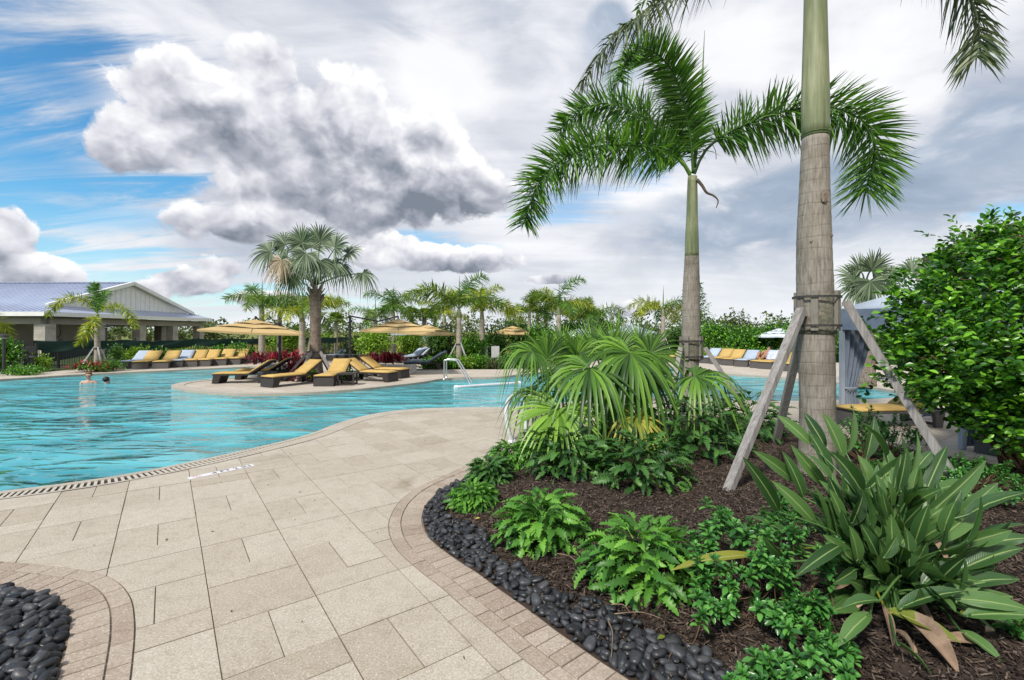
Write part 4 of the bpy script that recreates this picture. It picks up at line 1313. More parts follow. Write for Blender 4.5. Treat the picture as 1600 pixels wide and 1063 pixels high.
for (a, e, b) in ((R(80), R(72), R(85)), (R(140), R(60), R(110)), (R(35), R(62), R(105)), (R(-70), R(75), R(60))):
    frond_part(arch_path(2.7, a, e, b, 9, top), tp, 0.45, 60, 0.014, 'palm', 0.8, 0.3)
mb = MB(); mb.tube(arch_path(1.5, R(100), R(86), R(8), 6, top), np.linspace(0.03, 0.004, 7), 6); part('spear_leaf', mb, MAT['petiole'], tp, smooth=True)

# second palm, further back
LZ = 9.7
def lx(px): return (px - CX) / FPX * LZ
def lz(y): return CAM_H + (HY - y) / FPX * LZ
lp = thing('palm_tree', 'slender palm with five arching bushy green fronds standing behind the fan palm', 'palm tree', (lx(1076), LZ, 0.05))
lw = lambda px: px / FPX * LZ / 2
pts = [(lx(1075), LZ, 0.0), (lx(1076), LZ, lz(610)), (lx(1079), LZ, lz(530)), (lx(1080), LZ, lz(460)), (lx(1081), LZ, lz(400))]
trunk_part('trunk', catmull(pts, 8), [lw(32), lw(27), lw(26.5), lw(27), lw(25), lw(21)], MAT['trunk'], lp, 0.16, 24, 0.030)
pts = [(lx(1081), LZ, lz(403)), (lx(1081), LZ, lz(380)), (lx(1081.5), LZ, lz(320)), (lx(1082), LZ, lz(276))]
trunk_part('crownshaft', catmull(pts, 6), [lw(21.3), lw(20), lw(17), lw(16), lw(14)], MAT['shaft'], lp, 0, 20)
F_A = [(1079, 276, 9.68), (1064, 252, 9.6), (1040, 238, 9.5), (1009, 229, 9.38), (966, 226, 9.25), (916, 233, 9.1), (866, 258, 9.0), (836, 298, 8.92), (818, 352, 8.88)]
F_B = [(1079, 272, 9.72), (1062, 245, 9.85), (1044, 222, 10.0), (1015, 188, 10.25), (975, 168, 10.45), (935, 163, 10.6), (900, 178, 10.7), (872, 206, 10.75)]
F_C = [(1083, 268, 9.66), (1080, 225, 9.6), (1073, 180, 9.5), (1063, 140, 9.4), (1045, 103, 9.25), (1020, 80, 9.1), (995, 78, 8.98), (977, 96, 8.9), (966, 128, 8.85)]
F_D = [(1085, 272, 9.68), (1096, 245, 9.6), (1112, 225, 9.5), (1140, 206, 9.4), (1180, 190, 9.25), (1227, 174, 9.1), (1275, 166, 8.98), (1322, 174, 8.88), (1355, 198, 8.8), (1366, 240, 8.76), (1352, 300, 8.74)]
F_E = [(1082, 270, 9.75), (1086, 238, 9.95), (1088, 200, 10.3), (1078, 160, 10.7), (1055, 130, 11.1), (1030, 118, 11.4)]
FX = dict(elo=-1.25, ehi=1.5)
frond_part(px_path(F_A), lp, 0.76, 460, 0.0175, 'palm', 1.0, 0.20, 0.032, 0.12, 0.5, **FX)
frond_part(px_path(F_B), lp, 0.78, 380, 0.0175, 'palm', 1.0, 0.16, 0.03, 0.12, 0.5, **FX)
frond_part(px_path(F_C), lp, 0.64, 400, 0.0150, 'palm', 0.9, 0.10, 0.032, 0.25, 0.55, elo=-0.55, ehi=0.9)
frond_part(px_path(F_D), lp, 0.80, 460, 0.0175, 'palm', 1.0, 0.20, 0.032, 0.15, 0.75, start=0.15, **FX)
frond_part(px_path(F_E), lp, 0.55, 120, 0.018, 'palm', 0.95, 0.22, 0.028, 0.3, 0.5, **FX)
mb = MB(); mb.tube(px_path([(1085, 262, 9.7), (1092, 200, 9.72), (1097, 130, 9.74), (1101, 48, 9.76)]), [0.035, 0.03, 0.022, 0.004], 7)
part('spear_leaf', mb, MAT['petiole'], lp, smooth=True)
mb = MB(); mb.tube(catmull(px_path([(1089, 281, 9.6), (1097, 290, 9.55), (1104, 301, 9.52), (1115, 306, 9.5), (1122, 314, 9.48), (1119, 325, 9.48)]), 4), np.linspace(0.035, 0.008, 21), 6)
part('dry_stalk', mb, MAT['bark'], lp, smooth=True)
mb = MB(); mb.tube(catmull(px_path([(1112, 224, 9.5), (1118, 236, 9.5), (1119, 249, 9.5)]), 4), 0.007, 5)
part('dry_stalk', mb, MAT['bark'], lp, smooth=True)

# props
def ring_battens(cx, cy, r, z0, z1, angs, bw):
    return [(cx + math.cos(a)*(r + bw*0.27), cy + math.sin(a)*(r + bw*0.27), z0, z1, a, bw) for a in angs]
rT = pw(49) + 0.012
zt0, zt1 = zz(517), zz(456)
bat = ring_battens(tx, TZ, rT, zt0, zt1, [R(-90-38), R(-90+34), R(-90-78), R(-90+72), R(60), R(130)], 0.075)
st = [(tx, TZ, zz(465), rT + 0.052, 0.026), (tx, TZ, zz(509), rT + 0.052, 0.026)]
ft = [np.array([*G(1137, 783)[:2], 0]), np.array([*G(1512, 797)[:2], 0]), np.array([tx + 0.35, TZ + 1.5, 0])]
for f in ft: f[2] = bz(f[0], f[1]) - 0.02
tops = [np.array([cxs(1243), TZ - 0.12, zz(484)]), np.array([cxs(1312), TZ - 0.10, zz(472)]), np.array([tx + 0.06, TZ + 0.27, zz(478)])]
brace('weathered grey timber props strapped to the tall thick trunked palm', tops, ft, 0.094, 0.075, st, bat, burlap=(tx, TZ, zz(522), zz(461), rT))
rL = lw(27) + 0.012
z0, z1 = lz(562), lz(526)
bat = ring_battens(lx(1079.5), LZ, rL, z0, z1, [R(-90-42), R(-90+42), R(-90-85), R(-90+85), R(90)], 0.08)
st = [(lx(1079.5), LZ, lz(533), rL + 0.055, 0.03), (lx(1079.5), LZ, lz(557), rL + 0.055, 0.03)]
tops = [np.array([lx(1061), LZ - 0.12, lz(543)]), np.array([lx(1098), LZ - 0.12, lz(543)]), np.array([lx(1092), LZ + 0.2, lz(545)])]
ft = [np.array([lx(1022), LZ - 0.75, 0.0]), np.array([lx(1160), LZ - 0.55, 0.0]), np.array([lx(1094), LZ + 0.55, 0.0])]
brace('weathered grey timber props strapped to the slender palm behind the fan palm', tops, ft, 0.095, 0.08, st, bat, burlap=(lx(1079.5), LZ, z0-0.02, z1-0.03, rL))

# ------------------------------------------------------------------ fan palm clump
FZ = 7.3
fb = np.array([(945 - CX) / FPX * FZ, FZ, bz((945 - CX) / FPX * FZ, FZ)])
fp = thing('fan_palm', 'low clumping fan palm with glossy drooping leaf segments in the middle of the bed', 'fan palm', fb)
def fan_leaf(hub, tip, nrm, Rl, mat='fan', nseg=26, spread=R(230), droop=0.5, joined=0.34):
    hub = np.array(P(*hub)); tipw = np.array(P(*tip))
    axis = tipw - hub
    g = fan_geo(hub, axis, nrm, Rl, nseg, spread, droop, None, RNG, joined)
    b = fb + np.array([RNG.uniform(-.12, .12), RNG.uniform(-.12, .12), 0.12])
    mid = (b + hub) / 2 + np.array([0, 0, 0.22]) + (hub - b) * 0.08
    pet = tube_geo(catmull([b, mid, hub], 6), np.linspace(0.014, 0.008, 13), 5)
    add_geo('leaf', cat_geo([g, pet]), MAT[mat], fp)
# hub px, tip px (leaf axis), plane normal, radius, ...
fan_leaf((832, 550, 6.6), (790, 552, 6.3), (-0.25, -0.65, 0.75), 0.70, 'fan', 35, R(230), 1.0, 0.34)
fan_leaf((873, 640, 6.1), (858, 668, 5.85), (-0.15, -0.85, 0.55), 0.82, 'fanlight', 35, R(265), 0.30, 0.37)
fan_leaf((990, 652, 6.2), (1012, 668, 6.0), (0.2, -0.6, 0.75), 0.56, 'fanyel', 18, R(200), 0.75, 0.4)
fan_leaf((985, 552, 6.6), (976, 585, 6.25), (0.08, -0.85, 0.55), 0.98, 'fan', 35, R(280), 0.80, 0.38)
fan_leaf((922, 575, 6.4), (893, 600, 6.1), (-0.35, -0.8, 0.55), 0.92, 'fan', 32, R(260), 0.70, 0.37)
fan_leaf((1086, 588, 6.9), (1122, 592, 6.75), (0.10, -0.45, 0.9), 0.92, 'fan', 35, R(250), 1.15, 0.37)
fan_leaf((962, 552, 7.2), (958, 510, 7.3), (0.0, -0.9, 0.4), 0.66, 'fan', 35, R(190), 0.10, 0.37)
fan_leaf((900, 558, 7.1), (868, 528, 7.1), (-0.45, -0.75, 0.5), 0.68, 'fan', 31, R(210), 0.45, 0.37)
fan_leaf((1015, 553, 7.0), (1048, 528, 7.0), (0.35, -0.8, 0.5), 0.66, 'fan', 31, R(210), 0.45, 0.37)
fan_leaf((950, 600, 6.8), (935, 645, 6.6), (-0.1, -0.95, 0.3), 0.86, 'fan', 32, R(250), 0.55, 0.37)
fan_leaf((1015, 585, 6.9), (1045, 605, 6.8), (0.4, -0.7, 0.6), 0.84, 'fan', 32, R(240), 0.8, 0.37)
fan_leaf((880, 590, 7.2), (848, 588, 7.2), (-0.5, -0.4, 0.75), 0.80, 'fan', 32, R(230), 0.9, 0.37)
fan_leaf((935, 560, 7.9), (925, 535, 8.3), (0.0, 0.2, 0.95), 0.66, 'fan', 31, R(240), 0.6, 0.37)
fan_leaf((1000, 570, 7.8), (1025, 555, 8.1), (0.4, 0.2, 0.9), 0.66, 'fan', 31, R(240), 0.8, 0.37)
fan_leaf((838, 612, 6.9), (808, 622, 6.7), (-0.45, -0.5, 0.7), 0.70, 'fan', 28, R(220), 1.0, 0.34)
fan_leaf((965, 575, 6.9), (990, 610, 6.7), (0.15, -0.9, 0.4), 0.84, 'fan', 32, R(250), 0.7, 0.37)
fan_leaf((925, 540, 7.3), (912, 508, 7.4), (-0.1, -0.9, 0.4), 0.52, 'fan', 30, R(170), 0.06, 0.36)
fan_leaf((998, 540, 7.4), (1010, 508, 7.5), (0.1, -0.9, 0.4), 0.50, 'fan', 30, R(170), 0.06, 0.36)
fan_leaf((855, 560, 7.0), (828, 530, 7.0), (-0.35, -0.8, 0.5), 0.66, 'fan', 28, R(190), 0.2, 0.36)
fan_leaf((880, 545, 7.4), (850, 520, 7.5), (-0.4, -0.7, 0.5), 0.58, 'fan', 30, R(190), 0.15, 0.36)
for (a, b, c) in (((940, 560, 7.1), (975, 495, 7.1), 0.011), ((960, 560, 7.15), (968, 478, 7.2), 0.010), ((905, 555, 7.0), (872, 500, 6.9), 0.010)):
    g = strips(np.array([P(*a)]), unit(np.array([P(*b)]) - np.array([P(*a)])), np.array([[1., 0.2, 0]]), np.array([np.linalg.norm(np.array(P(*b)) - np.array(P(*a)))]), np.array([0.03]), np.array([0.0]), (0.4, 1, 0.6, 0.05), 3, fold=0.5)
    add_geo('spear_leaf', g, MAT['fan'], fp)

# ------------------------------------------------------------------ lobed-leaf bushes
def lobed_leaf(L, seed):
    """narrow deeply lobed blade on a stalk, arched; y is along"""
    rg = np.random.default_rng(seed)
    ys = [0.0]; ws = [0.012]
    st = 0.34
    ys.append(st); ws.append(0.012)
    k = 6
    for i in range(k):
        y0 = st + (1 - st) * (i + 0.15) / k; y1 = st + (1 - st) * (i + 0.62) / k
        m = math.sin(math.pi * (0.18 + 0.78 * (i + 0.5) / k)) * (1.1 if i < 3 else 0.95)
        ys += [y0, y1]; ws += [0.045 + 0.03*m, 0.155 * m * rg.uniform(0.85, 1.1)]
    ys.append(1.0); ws.append(0.01)
    ys = np.array(ys); ws = np.array(ws)
    arch = -0.55 * np.clip(ys - 0.2, 0, 1) ** 2
    tip = ys - 0.16 * np.clip(ys - 0.3, 0, 1) ** 2
    n = len(ys)
    fw = np.where(ws > 0.1, 0.05, 0.0)
    wav = rg.uniform(-0.03, 0.03, n)
    V = np.concatenate([np.c_[-ws, tip + fw, arch + ws*0.45 + wav], np.c_[np.zeros(n), tip, arch], np.c_[ws, tip + fw, arch + ws*0.45 - wav]]) * L
    F = []
    for i in range(n - 1):
        F += [(i, n+i, n+i+1, i+1), (n+i, 2*n+i, 2*n+i+1, n+i+1)]
    return V, np.array(F)
XLEAF = {}
for mk in ('xan', 'xandark'):
    XLEAF[mk] = [fast_mesh('leaf', *lobed_leaf(1.0, s), MAT[mk], smooth=True) for s in range(5)]
def lobed_bush(label, px, py, dia, nleaf, mat='xan', hgt=0.62, upright=0.0):
    g = G(px, py); r = dia / 2
    base = np.array([g[0], g[1] + r * 0.75, 0.0]); base[2] = bz(base[0], base[1])
    t = thing('lobed_bush', label, 'bush', base, 0, 'lobed leaf bushes in the planting bed')
    for i in range(nleaf):
        k = (i + 0.5) / nleaf
        el_ = R(6) + (R(84) - R(6)) * (1 - (1 - k) ** 0.8) if upright == 0 else R(25) + R(62) * k
        az_ = i * 2.399963 + random.uniform(-0.35, 0.35)
        el_ += random.uniform(-0.13, 0.13)
        sz = 1 + (hgt - 0.6) * math.sin(el_)
        L = (0.10 + r * 0.24) * random.uniform(0.75, 1.2)
        d = Vector((math.cos(el_) * math.cos(az_), math.cos(el_) * math.sin(az_), math.sin(el_)))
        rad_ = d.copy()
        e2 = el_ - (0.25 + 0.45 * math.sin(el_) ** 2) + random.gauss(0, 0.18); a2_ = az_ + random.gauss(0, 0.35)
        d = Vector((math.cos(e2) * math.cos(a2_), math.cos(e2) * math.sin(a2_), math.sin(e2)))
        z = rad_ + Vector((0, 0, 0.35)); z = (z - d * z.dot(d)).normalized()
        x = d.cross(z).normalized(); z = x.cross(d)
        M = Matrix((x, d, z)).transposed().to_4x4()
        M = M @ Matrix.Rotation(random.gauss(0, 0.35), 4, 'Y')
        ws = random.uniform(0.85, 1.15)
        o_ = rad_ * (r * sz * (max(0.0, 1.02 - 0.80 * L / (r * sz)) * (1 - 0.75 * random.random() ** 2.2))) + Vector((random.gauss(0, 1), random.gauss(0, 1), 0)) * r * 0.07
        link('leaf', XLEAF[mat][random.randrange(5)], t, M=Matrix.Translation(o_ + Vector((0, 0, 0.015))) @ M @ Matrix.Diagonal((L * ws * 1.05, L, L * ws, 1)))
    return t
lobed_bush('small lobed leaf bush right at the tightest bend of the pebble strip', 738, 806, 0.54, 297)
lobed_bush('bright round lobed leaf bush overhanging the middle of the pebble strip', 851, 876, 0.86, 298)
lobed_bush('largest bright lobed leaf bush, beside the dry leaves near the front of the bed', 1026, 962, 0.91, 298)
lobed_bush('lobed leaf bush in the open mulch directly below the yellowing fan leaf', 1018, 790, 1.18, 298, 'xandark', 0.66)
lobed_bush('dark lobed leaf bush under the bright left hand fan leaf', 895, 768, 1.14, 298, 'xandark', 0.68)
lobed_bush('small lobed leaf bush on the border behind the bend, in front of the grey handrail', 800, 737, 0.67, 298, 'xan', 0.7)
lobed_bush('low dark lobed leaf bush between the handrail bush and the bend of the border', 764, 763, 0.60, 297, 'xandark', 0.7)
lobed_bush('tall dark lobed leaf bush at the foot of the slender palm', 1112, 738, 1.42, 298, 'xandark', 0.85)
lobed_bush('dark lobed leaf bush left of the thick palm trunk, behind its prop', 1196, 702, 1.25, 298, 'xandark', 0.85)
lobed_bush('dark lobed leaf bush half hidden behind the fan palm stems', 1000, 704, 1.1, 298, 'xandark', 0.75)
lobed_bush('dark lobed leaf bush at the back of the bed beneath the left fan leaves', 850, 720, 0.76, 298, 'xandark', 0.75)

# ------------------------------------------------------------------ bird of paradise
BZ0 = 2.98
bb_ = np.array([(1396 - CX) / FPX * BZ0, BZ0, 0.0]); bb_[2] = bz(bb_[0], bb_[1])
bp = thing('paddle_leaf_plant', 'big clump of grey green paddle leaves with pale midribs at the right of the bed', 'plant', bb_)
def paddle(bb, tip, wmax, mat='bop', face=None, curl=0.35, bend=0.05, stalk=True, name='leaf', root=None, foot=None):
    """blade from bb to tip (world), its stalk from the clump's foot"""
    bb = np.asarray(bb, float); tip = np.asarray(tip, float)
    d = tip - bb; L = np.linalg.norm(d); d = d / L
    f = np.array(face if face is not None else (-0.15, -0.75, 0.65), float)
    f = f + RNG.normal(0, 0.35, 3)
    f = unit(f - d * (f @ d)); x = np.cross(d, f)
    K = 11; t = np.linspace(0, 1, K)
    prof = np.sin(math.pi * np.clip(t, 0, 1) ** 0.80) ** 0.75; prof[0] = 0.12; prof[-1] = 0.0
    c = bb[None] + d[None] * (t * L)[:, None] + f[None] * (-bend * L * 4 * (t - 0.5) ** 2 + bend * L)[:, None] + np.array([0, 0, -1]) * (0.06 * L * t ** 2)[:, None]
    cols = np.array([-1, -0.5, 0, 0.5, 1])
    V = []; UV = []
    ed = RNG.normal(0, 0.03, (K, 5))
    for i in range(K):
        for j, u in enumerate(cols):
            w_ = wmax * prof[i]
            lift = abs(u) ** 1.3 * curl * w_ - (0.02 if u == 0 else 0) * w_ * 4
            V.append(c[i] + x * (u * w_) + f * (lift + ed[i, j] * w_))
            UV.append((u, t[i]))
    F = [(i*5+j, i*5+j+1, (i+1)*5+j+1, (i+1)*5+j) for i in range(K-1) for j in range(4)]
    if stalk:
        ft = foot if foot is not None else bb_ + np.array([RNG.uniform(-.16, .16), RNG.uniform(-.14, .14), 0.0])
        m = (ft + bb) / 2; m = m + np.array([0, 0, 0.18]) * np.linalg.norm(bb - ft) + (ft - bb) * 0.06
        sv, sf = tube_geo(catmull([ft, m, bb, c[1]], 5), np.linspace(0.008, 0.005, 16), 6)
        o = len(V); V = np.concatenate([np.array(V), sv]); UV += [(0.5, 0.3)] * len(sv)
        F = F + [tuple(int(q) + o for q in ff) for ff in sf]
    V = np.asarray(V) - np.array((root or bp).location)
    me = fast_mesh(name, V, np.array(F), MAT[mat], smooth=True)
    uvl = me.uv_layers.new(name='UVMap')
    li = np.empty(len(me.loops), np.int32); me.loops.foreach_get('vertex_index', li)
    uvl.data.foreach_set('uv', np.array(UV, np.float32)[li].ravel())
    return link(name, me, root or bp)
PL = [((1217, 800, 3.45), (1159, 704, 3.25), .050), ((1240, 752, 3.7), (1176, 698, 3.6), .050), ((1267, 695, 3.9), (1214, 645, 4.0), .048), ((1318, 716, 3.7), (1285, 640, 3.75), .058),
      ((1322, 708, 3.95), (1333, 636, 4.05), .055), ((1353, 716, 4.0), (1366, 648, 4.1), .055), ((1384, 712, 3.55), (1345, 655, 3.45), .062), ((1348, 772, 3.4), (1297, 698, 3.3), .064),
      ((1360, 758, 3.6), (1340, 708, 3.65), .050), ((1409, 803, 3.5), (1407, 670, 3.45), .062), ((1347, 772, 3.45), (1428, 698, 3.55), .060), ((1430, 735, 3.8), (1456, 702, 3.9), .045),
      ((1421, 828, 3.35), (1541, 708, 3.5), .058), ((1462, 797, 3.5), (1538, 712, 3.75), .055), ((1456, 768, 3.7), (1534, 750, 3.7), .046), ((1508, 806, 3.2), (1606, 764, 3.1), .056),
      ((1480, 880, 3.05), (1584, 800, 3.0), .062), ((1524, 853, 3.1), (1612, 836, 3.0), .050), ((1528, 842, 3.25), (1605, 815, 3.2), .045), ((1380, 873, 3.0), (1402, 834, 2.95), .034),
      ((1375, 938, 2.75), (1314, 946, 2.65), .040), ((1360, 958, 2.7), (1309, 1006, 2.55), .045), ((1400, 1002, 2.65), (1456, 1052, 2.5), .042),
      ((1403, 951, 2.85), (1510, 917, 2.75), .052), ((1487, 935, 2.8), (1612, 948, 2.7), .050), ((1505, 962, 2.75), (1618, 958, 2.65), .052), ((1500, 985, 2.8), (1568, 1032, 2.6), .042),
      ((1295, 842, 3.4), (1270, 752, 3.4), .052), ((1330, 822, 3.3), (1349, 768, 3.25), .046), ((1250, 850, 3.5), (1168, 800, 3.5), .045), ((1228, 878, 3.2), (1192, 832, 3.1), .036),
      ((1290, 760, 3.75), (1236, 690, 3.8), .048), ((1256, 778, 3.6), (1222, 700, 3.6), .045), ((1300, 742, 3.8), (1262, 668, 3.9), .048), ((1442, 780, 3.7), (1480, 690, 3.95), .050),
      ((1318, 850, 3.2), (1240, 895, 2.9), .042), ((1475, 905, 3.0), (1560, 880, 2.95), .046), ((1465, 930, 2.95), (1540, 905, 2.9), .046), ((1395, 770, 3.65), (1382, 690, 3.75), .052),
      ((1300, 800, 3.55), (1300, 735, 3.6), .048), ((1370, 820, 3.4), (1395, 752, 3.4), .050), ((1440, 850, 3.3), (1500, 800, 3.4), .048), ((1330, 790, 3.6), (1318, 728, 3.65), .046),
      ((1455, 850, 3.2), (1540, 775, 3.35), .056), ((1470, 835, 3.3), (1560, 745, 3.5), .052), ((1500, 890, 3.0), (1600, 850, 2.95), .054), ((1490, 915, 2.95), (1590, 900, 2.9), .050), ((1415, 760, 3.7), (1432, 668, 3.85), .056), ((1290, 700, 3.95), (1255, 640, 4.1), .046),
      ((1450, 890, 3.1), (1525, 842, 3.1), .050), ((1440, 915, 3.0), (1500, 870, 3.0), .046), ((1275, 820, 3.5), (1205, 745, 3.55), .050), ((1310, 770, 3.6), (1262, 705, 3.65), .050), ((1385, 790, 3.5), (1372, 715, 3.5), .054), ((1350, 850, 3.3), (1330, 780, 3.3), .048), ((1400, 860, 3.25), (1450, 790, 3.3), .050), ((1375, 880, 3.15), (1345, 815, 3.15), .046), ((1420, 890, 3.1), (1415, 820, 3.1), .046), ((1335, 880, 3.2), (1285, 830, 3.15), .044)]
for (a, b, w_) in PL:
    zd = lambda Z_: 2.98 + (Z_ - 3.35) * 0.80
    A, B = P(a[0], a[1], zd(a[2])), P(b[0], b[1], zd(b[2]))
    rise = B[2] - A[2]
    face = (-0.25 if B[0] < bb_[0] else 0.10, -0.8, 0.55) if rise > 0.2 else (0.0, -0.35, 0.95)
    paddle(A, B, w_ * 0.88, 'bop', face)
for i in range(170):
    a = random.uniform(0, 6.28); r0 = random.uniform(0.02, 0.36); h0 = random.uniform(0.12, 0.66) * (1.1 - r0)
    A = bb_ + np.array([math.cos(a)*r0, math.sin(a)*r0, h0]); L = random.uniform(0.24, 0.38)
    q_ = random.uniform(0.12, 0.62)
    B = A + np.array([math.cos(a)*L*q_, math.sin(a)*L*q_, L*(1.1-q_)*random.uniform(0.7, 1.1)])
    if B[1] < 2.35: continue
    paddle(A, B, random.uniform(0.030, 0.042), 'bop')
for i in range(46):
    a = random.uniform(R(150), R(400)); r0 = random.uniform(0.12, 0.36); h0 = random.uniform(0.04, 0.26)
    A = bb_ + np.array([math.cos(a)*r0, math.sin(a)*r0*0.9, h0]); L = random.uniform(0.22, 0.36)
    B = A + np.array([math.cos(a)*L*0.85, math.sin(a)*L*0.85, L*random.uniform(-0.12, 0.55)])
    B[2] = max(B[2], bz(B[0], B[1]) + 0.03)
    paddle(A, B, random.uniform(0.032, 0.044), 'bop', (0.1, -0.5, 0.85))
for i in range(9):
    a = random.uniform(R(170), R(370)); A = bb_ + np.array([math.cos(a)*0.2, math.sin(a)*0.18, 0.14]); B = A + np.array([math.cos(a)*0.3, math.sin(a)*0.3, -0.10])
    B[2] = bz(B[0], B[1]) + 0.02
    o = paddle(A, B, random.uniform(0.014, 0.026), 'dead', (0.2, -0.6, 0.7), 0.9, 0.12, False, 'dry_leaf')
    o['label'] = 'dry brown leaf hanging at the front of the clump'
paddle(P(1385, 953, 2.6), P(1502, 1000, 2.4), 0.046, 'bopyel', (0, -0.4, 0.9))
paddle(P(1180, 868, 3.0), P(1047, 884, 2.95), 0.036, 'bopyel', (0, -0.4, 0.9), stalk=True)
# the clump's own dry leaves
for (a, b, w_) in (((1404, 958, 2.6), (1500, 1070, 2.3), 0.058), ((1378, 945, 2.62), (1395, 1030, 2.5), 0.020), ((1448, 838, 2.85), (1482, 884, 2.7), 0.022), ((1395, 985, 2.6), (1428, 1055, 2.4), 0.028), ((1465, 1000, 2.55), (1550, 1010, 2.5), 0.028)):
    A, B = P(*a), P(*b)
    B[2] = max(B[2], bz(B[0], B[1]) + 0.02)
    o = paddle(A, B, w_, 'dead', (0.2, -0.6, 0.7), 0.9, 0.12, False, 'dry_leaf')
    o['label'] = 'dry brown leaf hanging at the front of the clump'

# ------------------------------------------------------------------ rosette shrubs
def rosette(seed, n=11):
    rg = np.random.default_rng(seed)
    az_ = np.arange(n) * 2.4 + rg.uniform(-.3, .3, n); el_ = np.linspace(R(-8), R(72), n) + rg.normal(0, .12, n)
    y = np.stack([np.cos(el_)*np.cos(az_), np.cos(el_)*np.sin(az_), np.sin(el_)], 1)
    z = np.stack([-np.sin(el_)*np.cos(az_), -np.sin(el_)*np.sin(az_), np.cos(el_)], 1)
    ln = np.linspace(1.0, 0.55, n) * rg.uniform(0.85, 1.1, n)
    return leaf_cloud(np.c_[np.zeros(n), np.zeros(n), np.linspace(-0.35, 0.25, n)], y, z, ln, ln * 0.50, '8')
ROS = [fast_mesh('leaf_rosette', *rosette(s), MAT['shrub'], smooth=True) for s in range(6)]
def rosette_shrub(label, spots, base, group='low rosette leaved shrubs in the planting bed', size=0.048, creeping=None):
    base = np.array(base, float)
    t = thing('rosette_shrub', label, 'shrub', base, 0, group)
    mb = MB()
    for s in spots:
        s = np.array(s)
        root_ = base if creeping is None else np.array([s[0] + RNG.normal(0.10, 0.10), s[1] + RNG.normal(0.08, 0.10), bz(s[0], s[1])])
        m = root_ * 0.5 + s * 0.5 + np.array([RNG.normal(0, .03), RNG.normal(0, .03), -0.05])
        mb.tube(catmull([root_ + RNG.normal(0, .03, 3) * (1, 1, 0), m, s], 4), np.linspace(0.0038, 0.002, 9), 5)
        d = unit(s - m + np.array([0, 0, 0.10]) + RNG.normal(0, .05, 3))
        for k in range(4):
            f = 1 - 0.14 * k * random.uniform(0.6, 1.2)
            q = m * (1 - f) + s * f
            rot = Vector((0, 0, 1)).rotation_difference(Vector(d)).to_matrix().to_4x4() @ Matrix.Rotation(random.uniform(0, 6.28), 4, 'Z')
            sc = size * random.uniform(0.75, 1.2) * (1.0 if k == 0 else 0.85)
            link('leaf_rosette', ROS[random.randrange(6)], t, M=Matrix.Translation(Vector(q - base)) @ rot @ Matrix.Scale(sc, 4))
    part('branches', mb, MAT['stem'], t, smooth=True)
    return t
def spots_px(lst, zf=None):
    o = []
    for (px, py, Z) in lst:
        p = P(px, py, Z)
        p[2] = max(p[2], bz(p[0], p[1]) + 0.05)
        o.append(p)
    return o
sp = []
rg = random.Random(5)
for (x0, y0, x1, y1, z0, z1, n) in ((1090, 870, 1240, 960, 2.95, 2.65, 32), (1130, 930, 1330, 1075, 2.65, 2.2, 36), (1185, 810, 1300, 890, 3.0, 2.8, 16), (1070, 770, 1200, 880, 3.5, 3.0, 20), (1160, 760, 1230, 830, 3.7, 3.4, 7), (1290, 1010, 1330, 1060, 2.4, 2.2, 3)):
    for i in range(n):
        u, v = rg.random(), rg.random()
        sp.append((x0 + (x1-x0)*u, y0 + (y1-y0)*v, z0 + (z1-z0)*v + rg.uniform(-.08, .08)))
sp += [(1310, 852, 2.85), (1240, 810, 2.95), (1150, 822, 3.15), (1125, 800, 3.3), (1270, 945, 2.6), (1262, 980, 2.5)]
gb_ = G(1215, 985); 
rosette_shrub('sprawling low shrub of small glossy rosettes on brown stems in front of the paddle leaves', spots_px(sp), (1.36, 2.55, bz(1.36, 2.55)), size=0.064, creeping=True)
def dome_spots(cx, cy, r, h, n):
    o = []
    for i in range(n):
        a = rg.uniform(0, 6.28); q = math.sqrt(rg.random()) * r
        o.append((cx + math.cos(a)*q, cy + math.sin(a)*q, bz(cx, cy) + h * (1 - (q/r)**2 * 0.7) * rg.uniform(0.6, 1.05)))
    return o
rosette_shrub('small glossy shrub in the mulch just left of the foot of the near prop', dome_spots(2.35, 3.95, 0.28, 0.22, 20), (2.35, 3.95, bz(2.35, 3.95)), size=0.05)
rosette_shrub('low glossy shrub in the bottom right corner among the brown leaves', dome_spots(2.95, 2.55, 0.22, 0.14, 16), (2.95, 2.55, bz(2.95, 2.55)), size=0.05)
rosette_shrub('low glossy shrub under the right hand prop of the thick trunked palm', dome_spots(3.95, 4.75, 0.5, 0.42, 56), (3.95, 4.75, bz(3.95, 4.75)), size=0.055)
rosette_shrub('low glossy shrub at the right edge behind the longest paddle leaf', dome_spots(4.75, 4.9, 0.62, 0.42, 64), (4.75, 4.9, bz(4.75, 4.9)), size=0.055)
rosette_shrub('leafy shrub between the prop foot and the hanging cabana curtain', dome_spots(5.0, 6.2, 0.5, 0.62, 44), (5.0, 6.2, bz(5.0, 6.2)), size=0.06)
rosette_shrub('open leafy shrub in the bed in front of the cabana', dome_spots(4.5, 6.0, 0.4, 0.75, 34), (4.5, 6.0, bz(4.5, 6.0)), size=0.06)

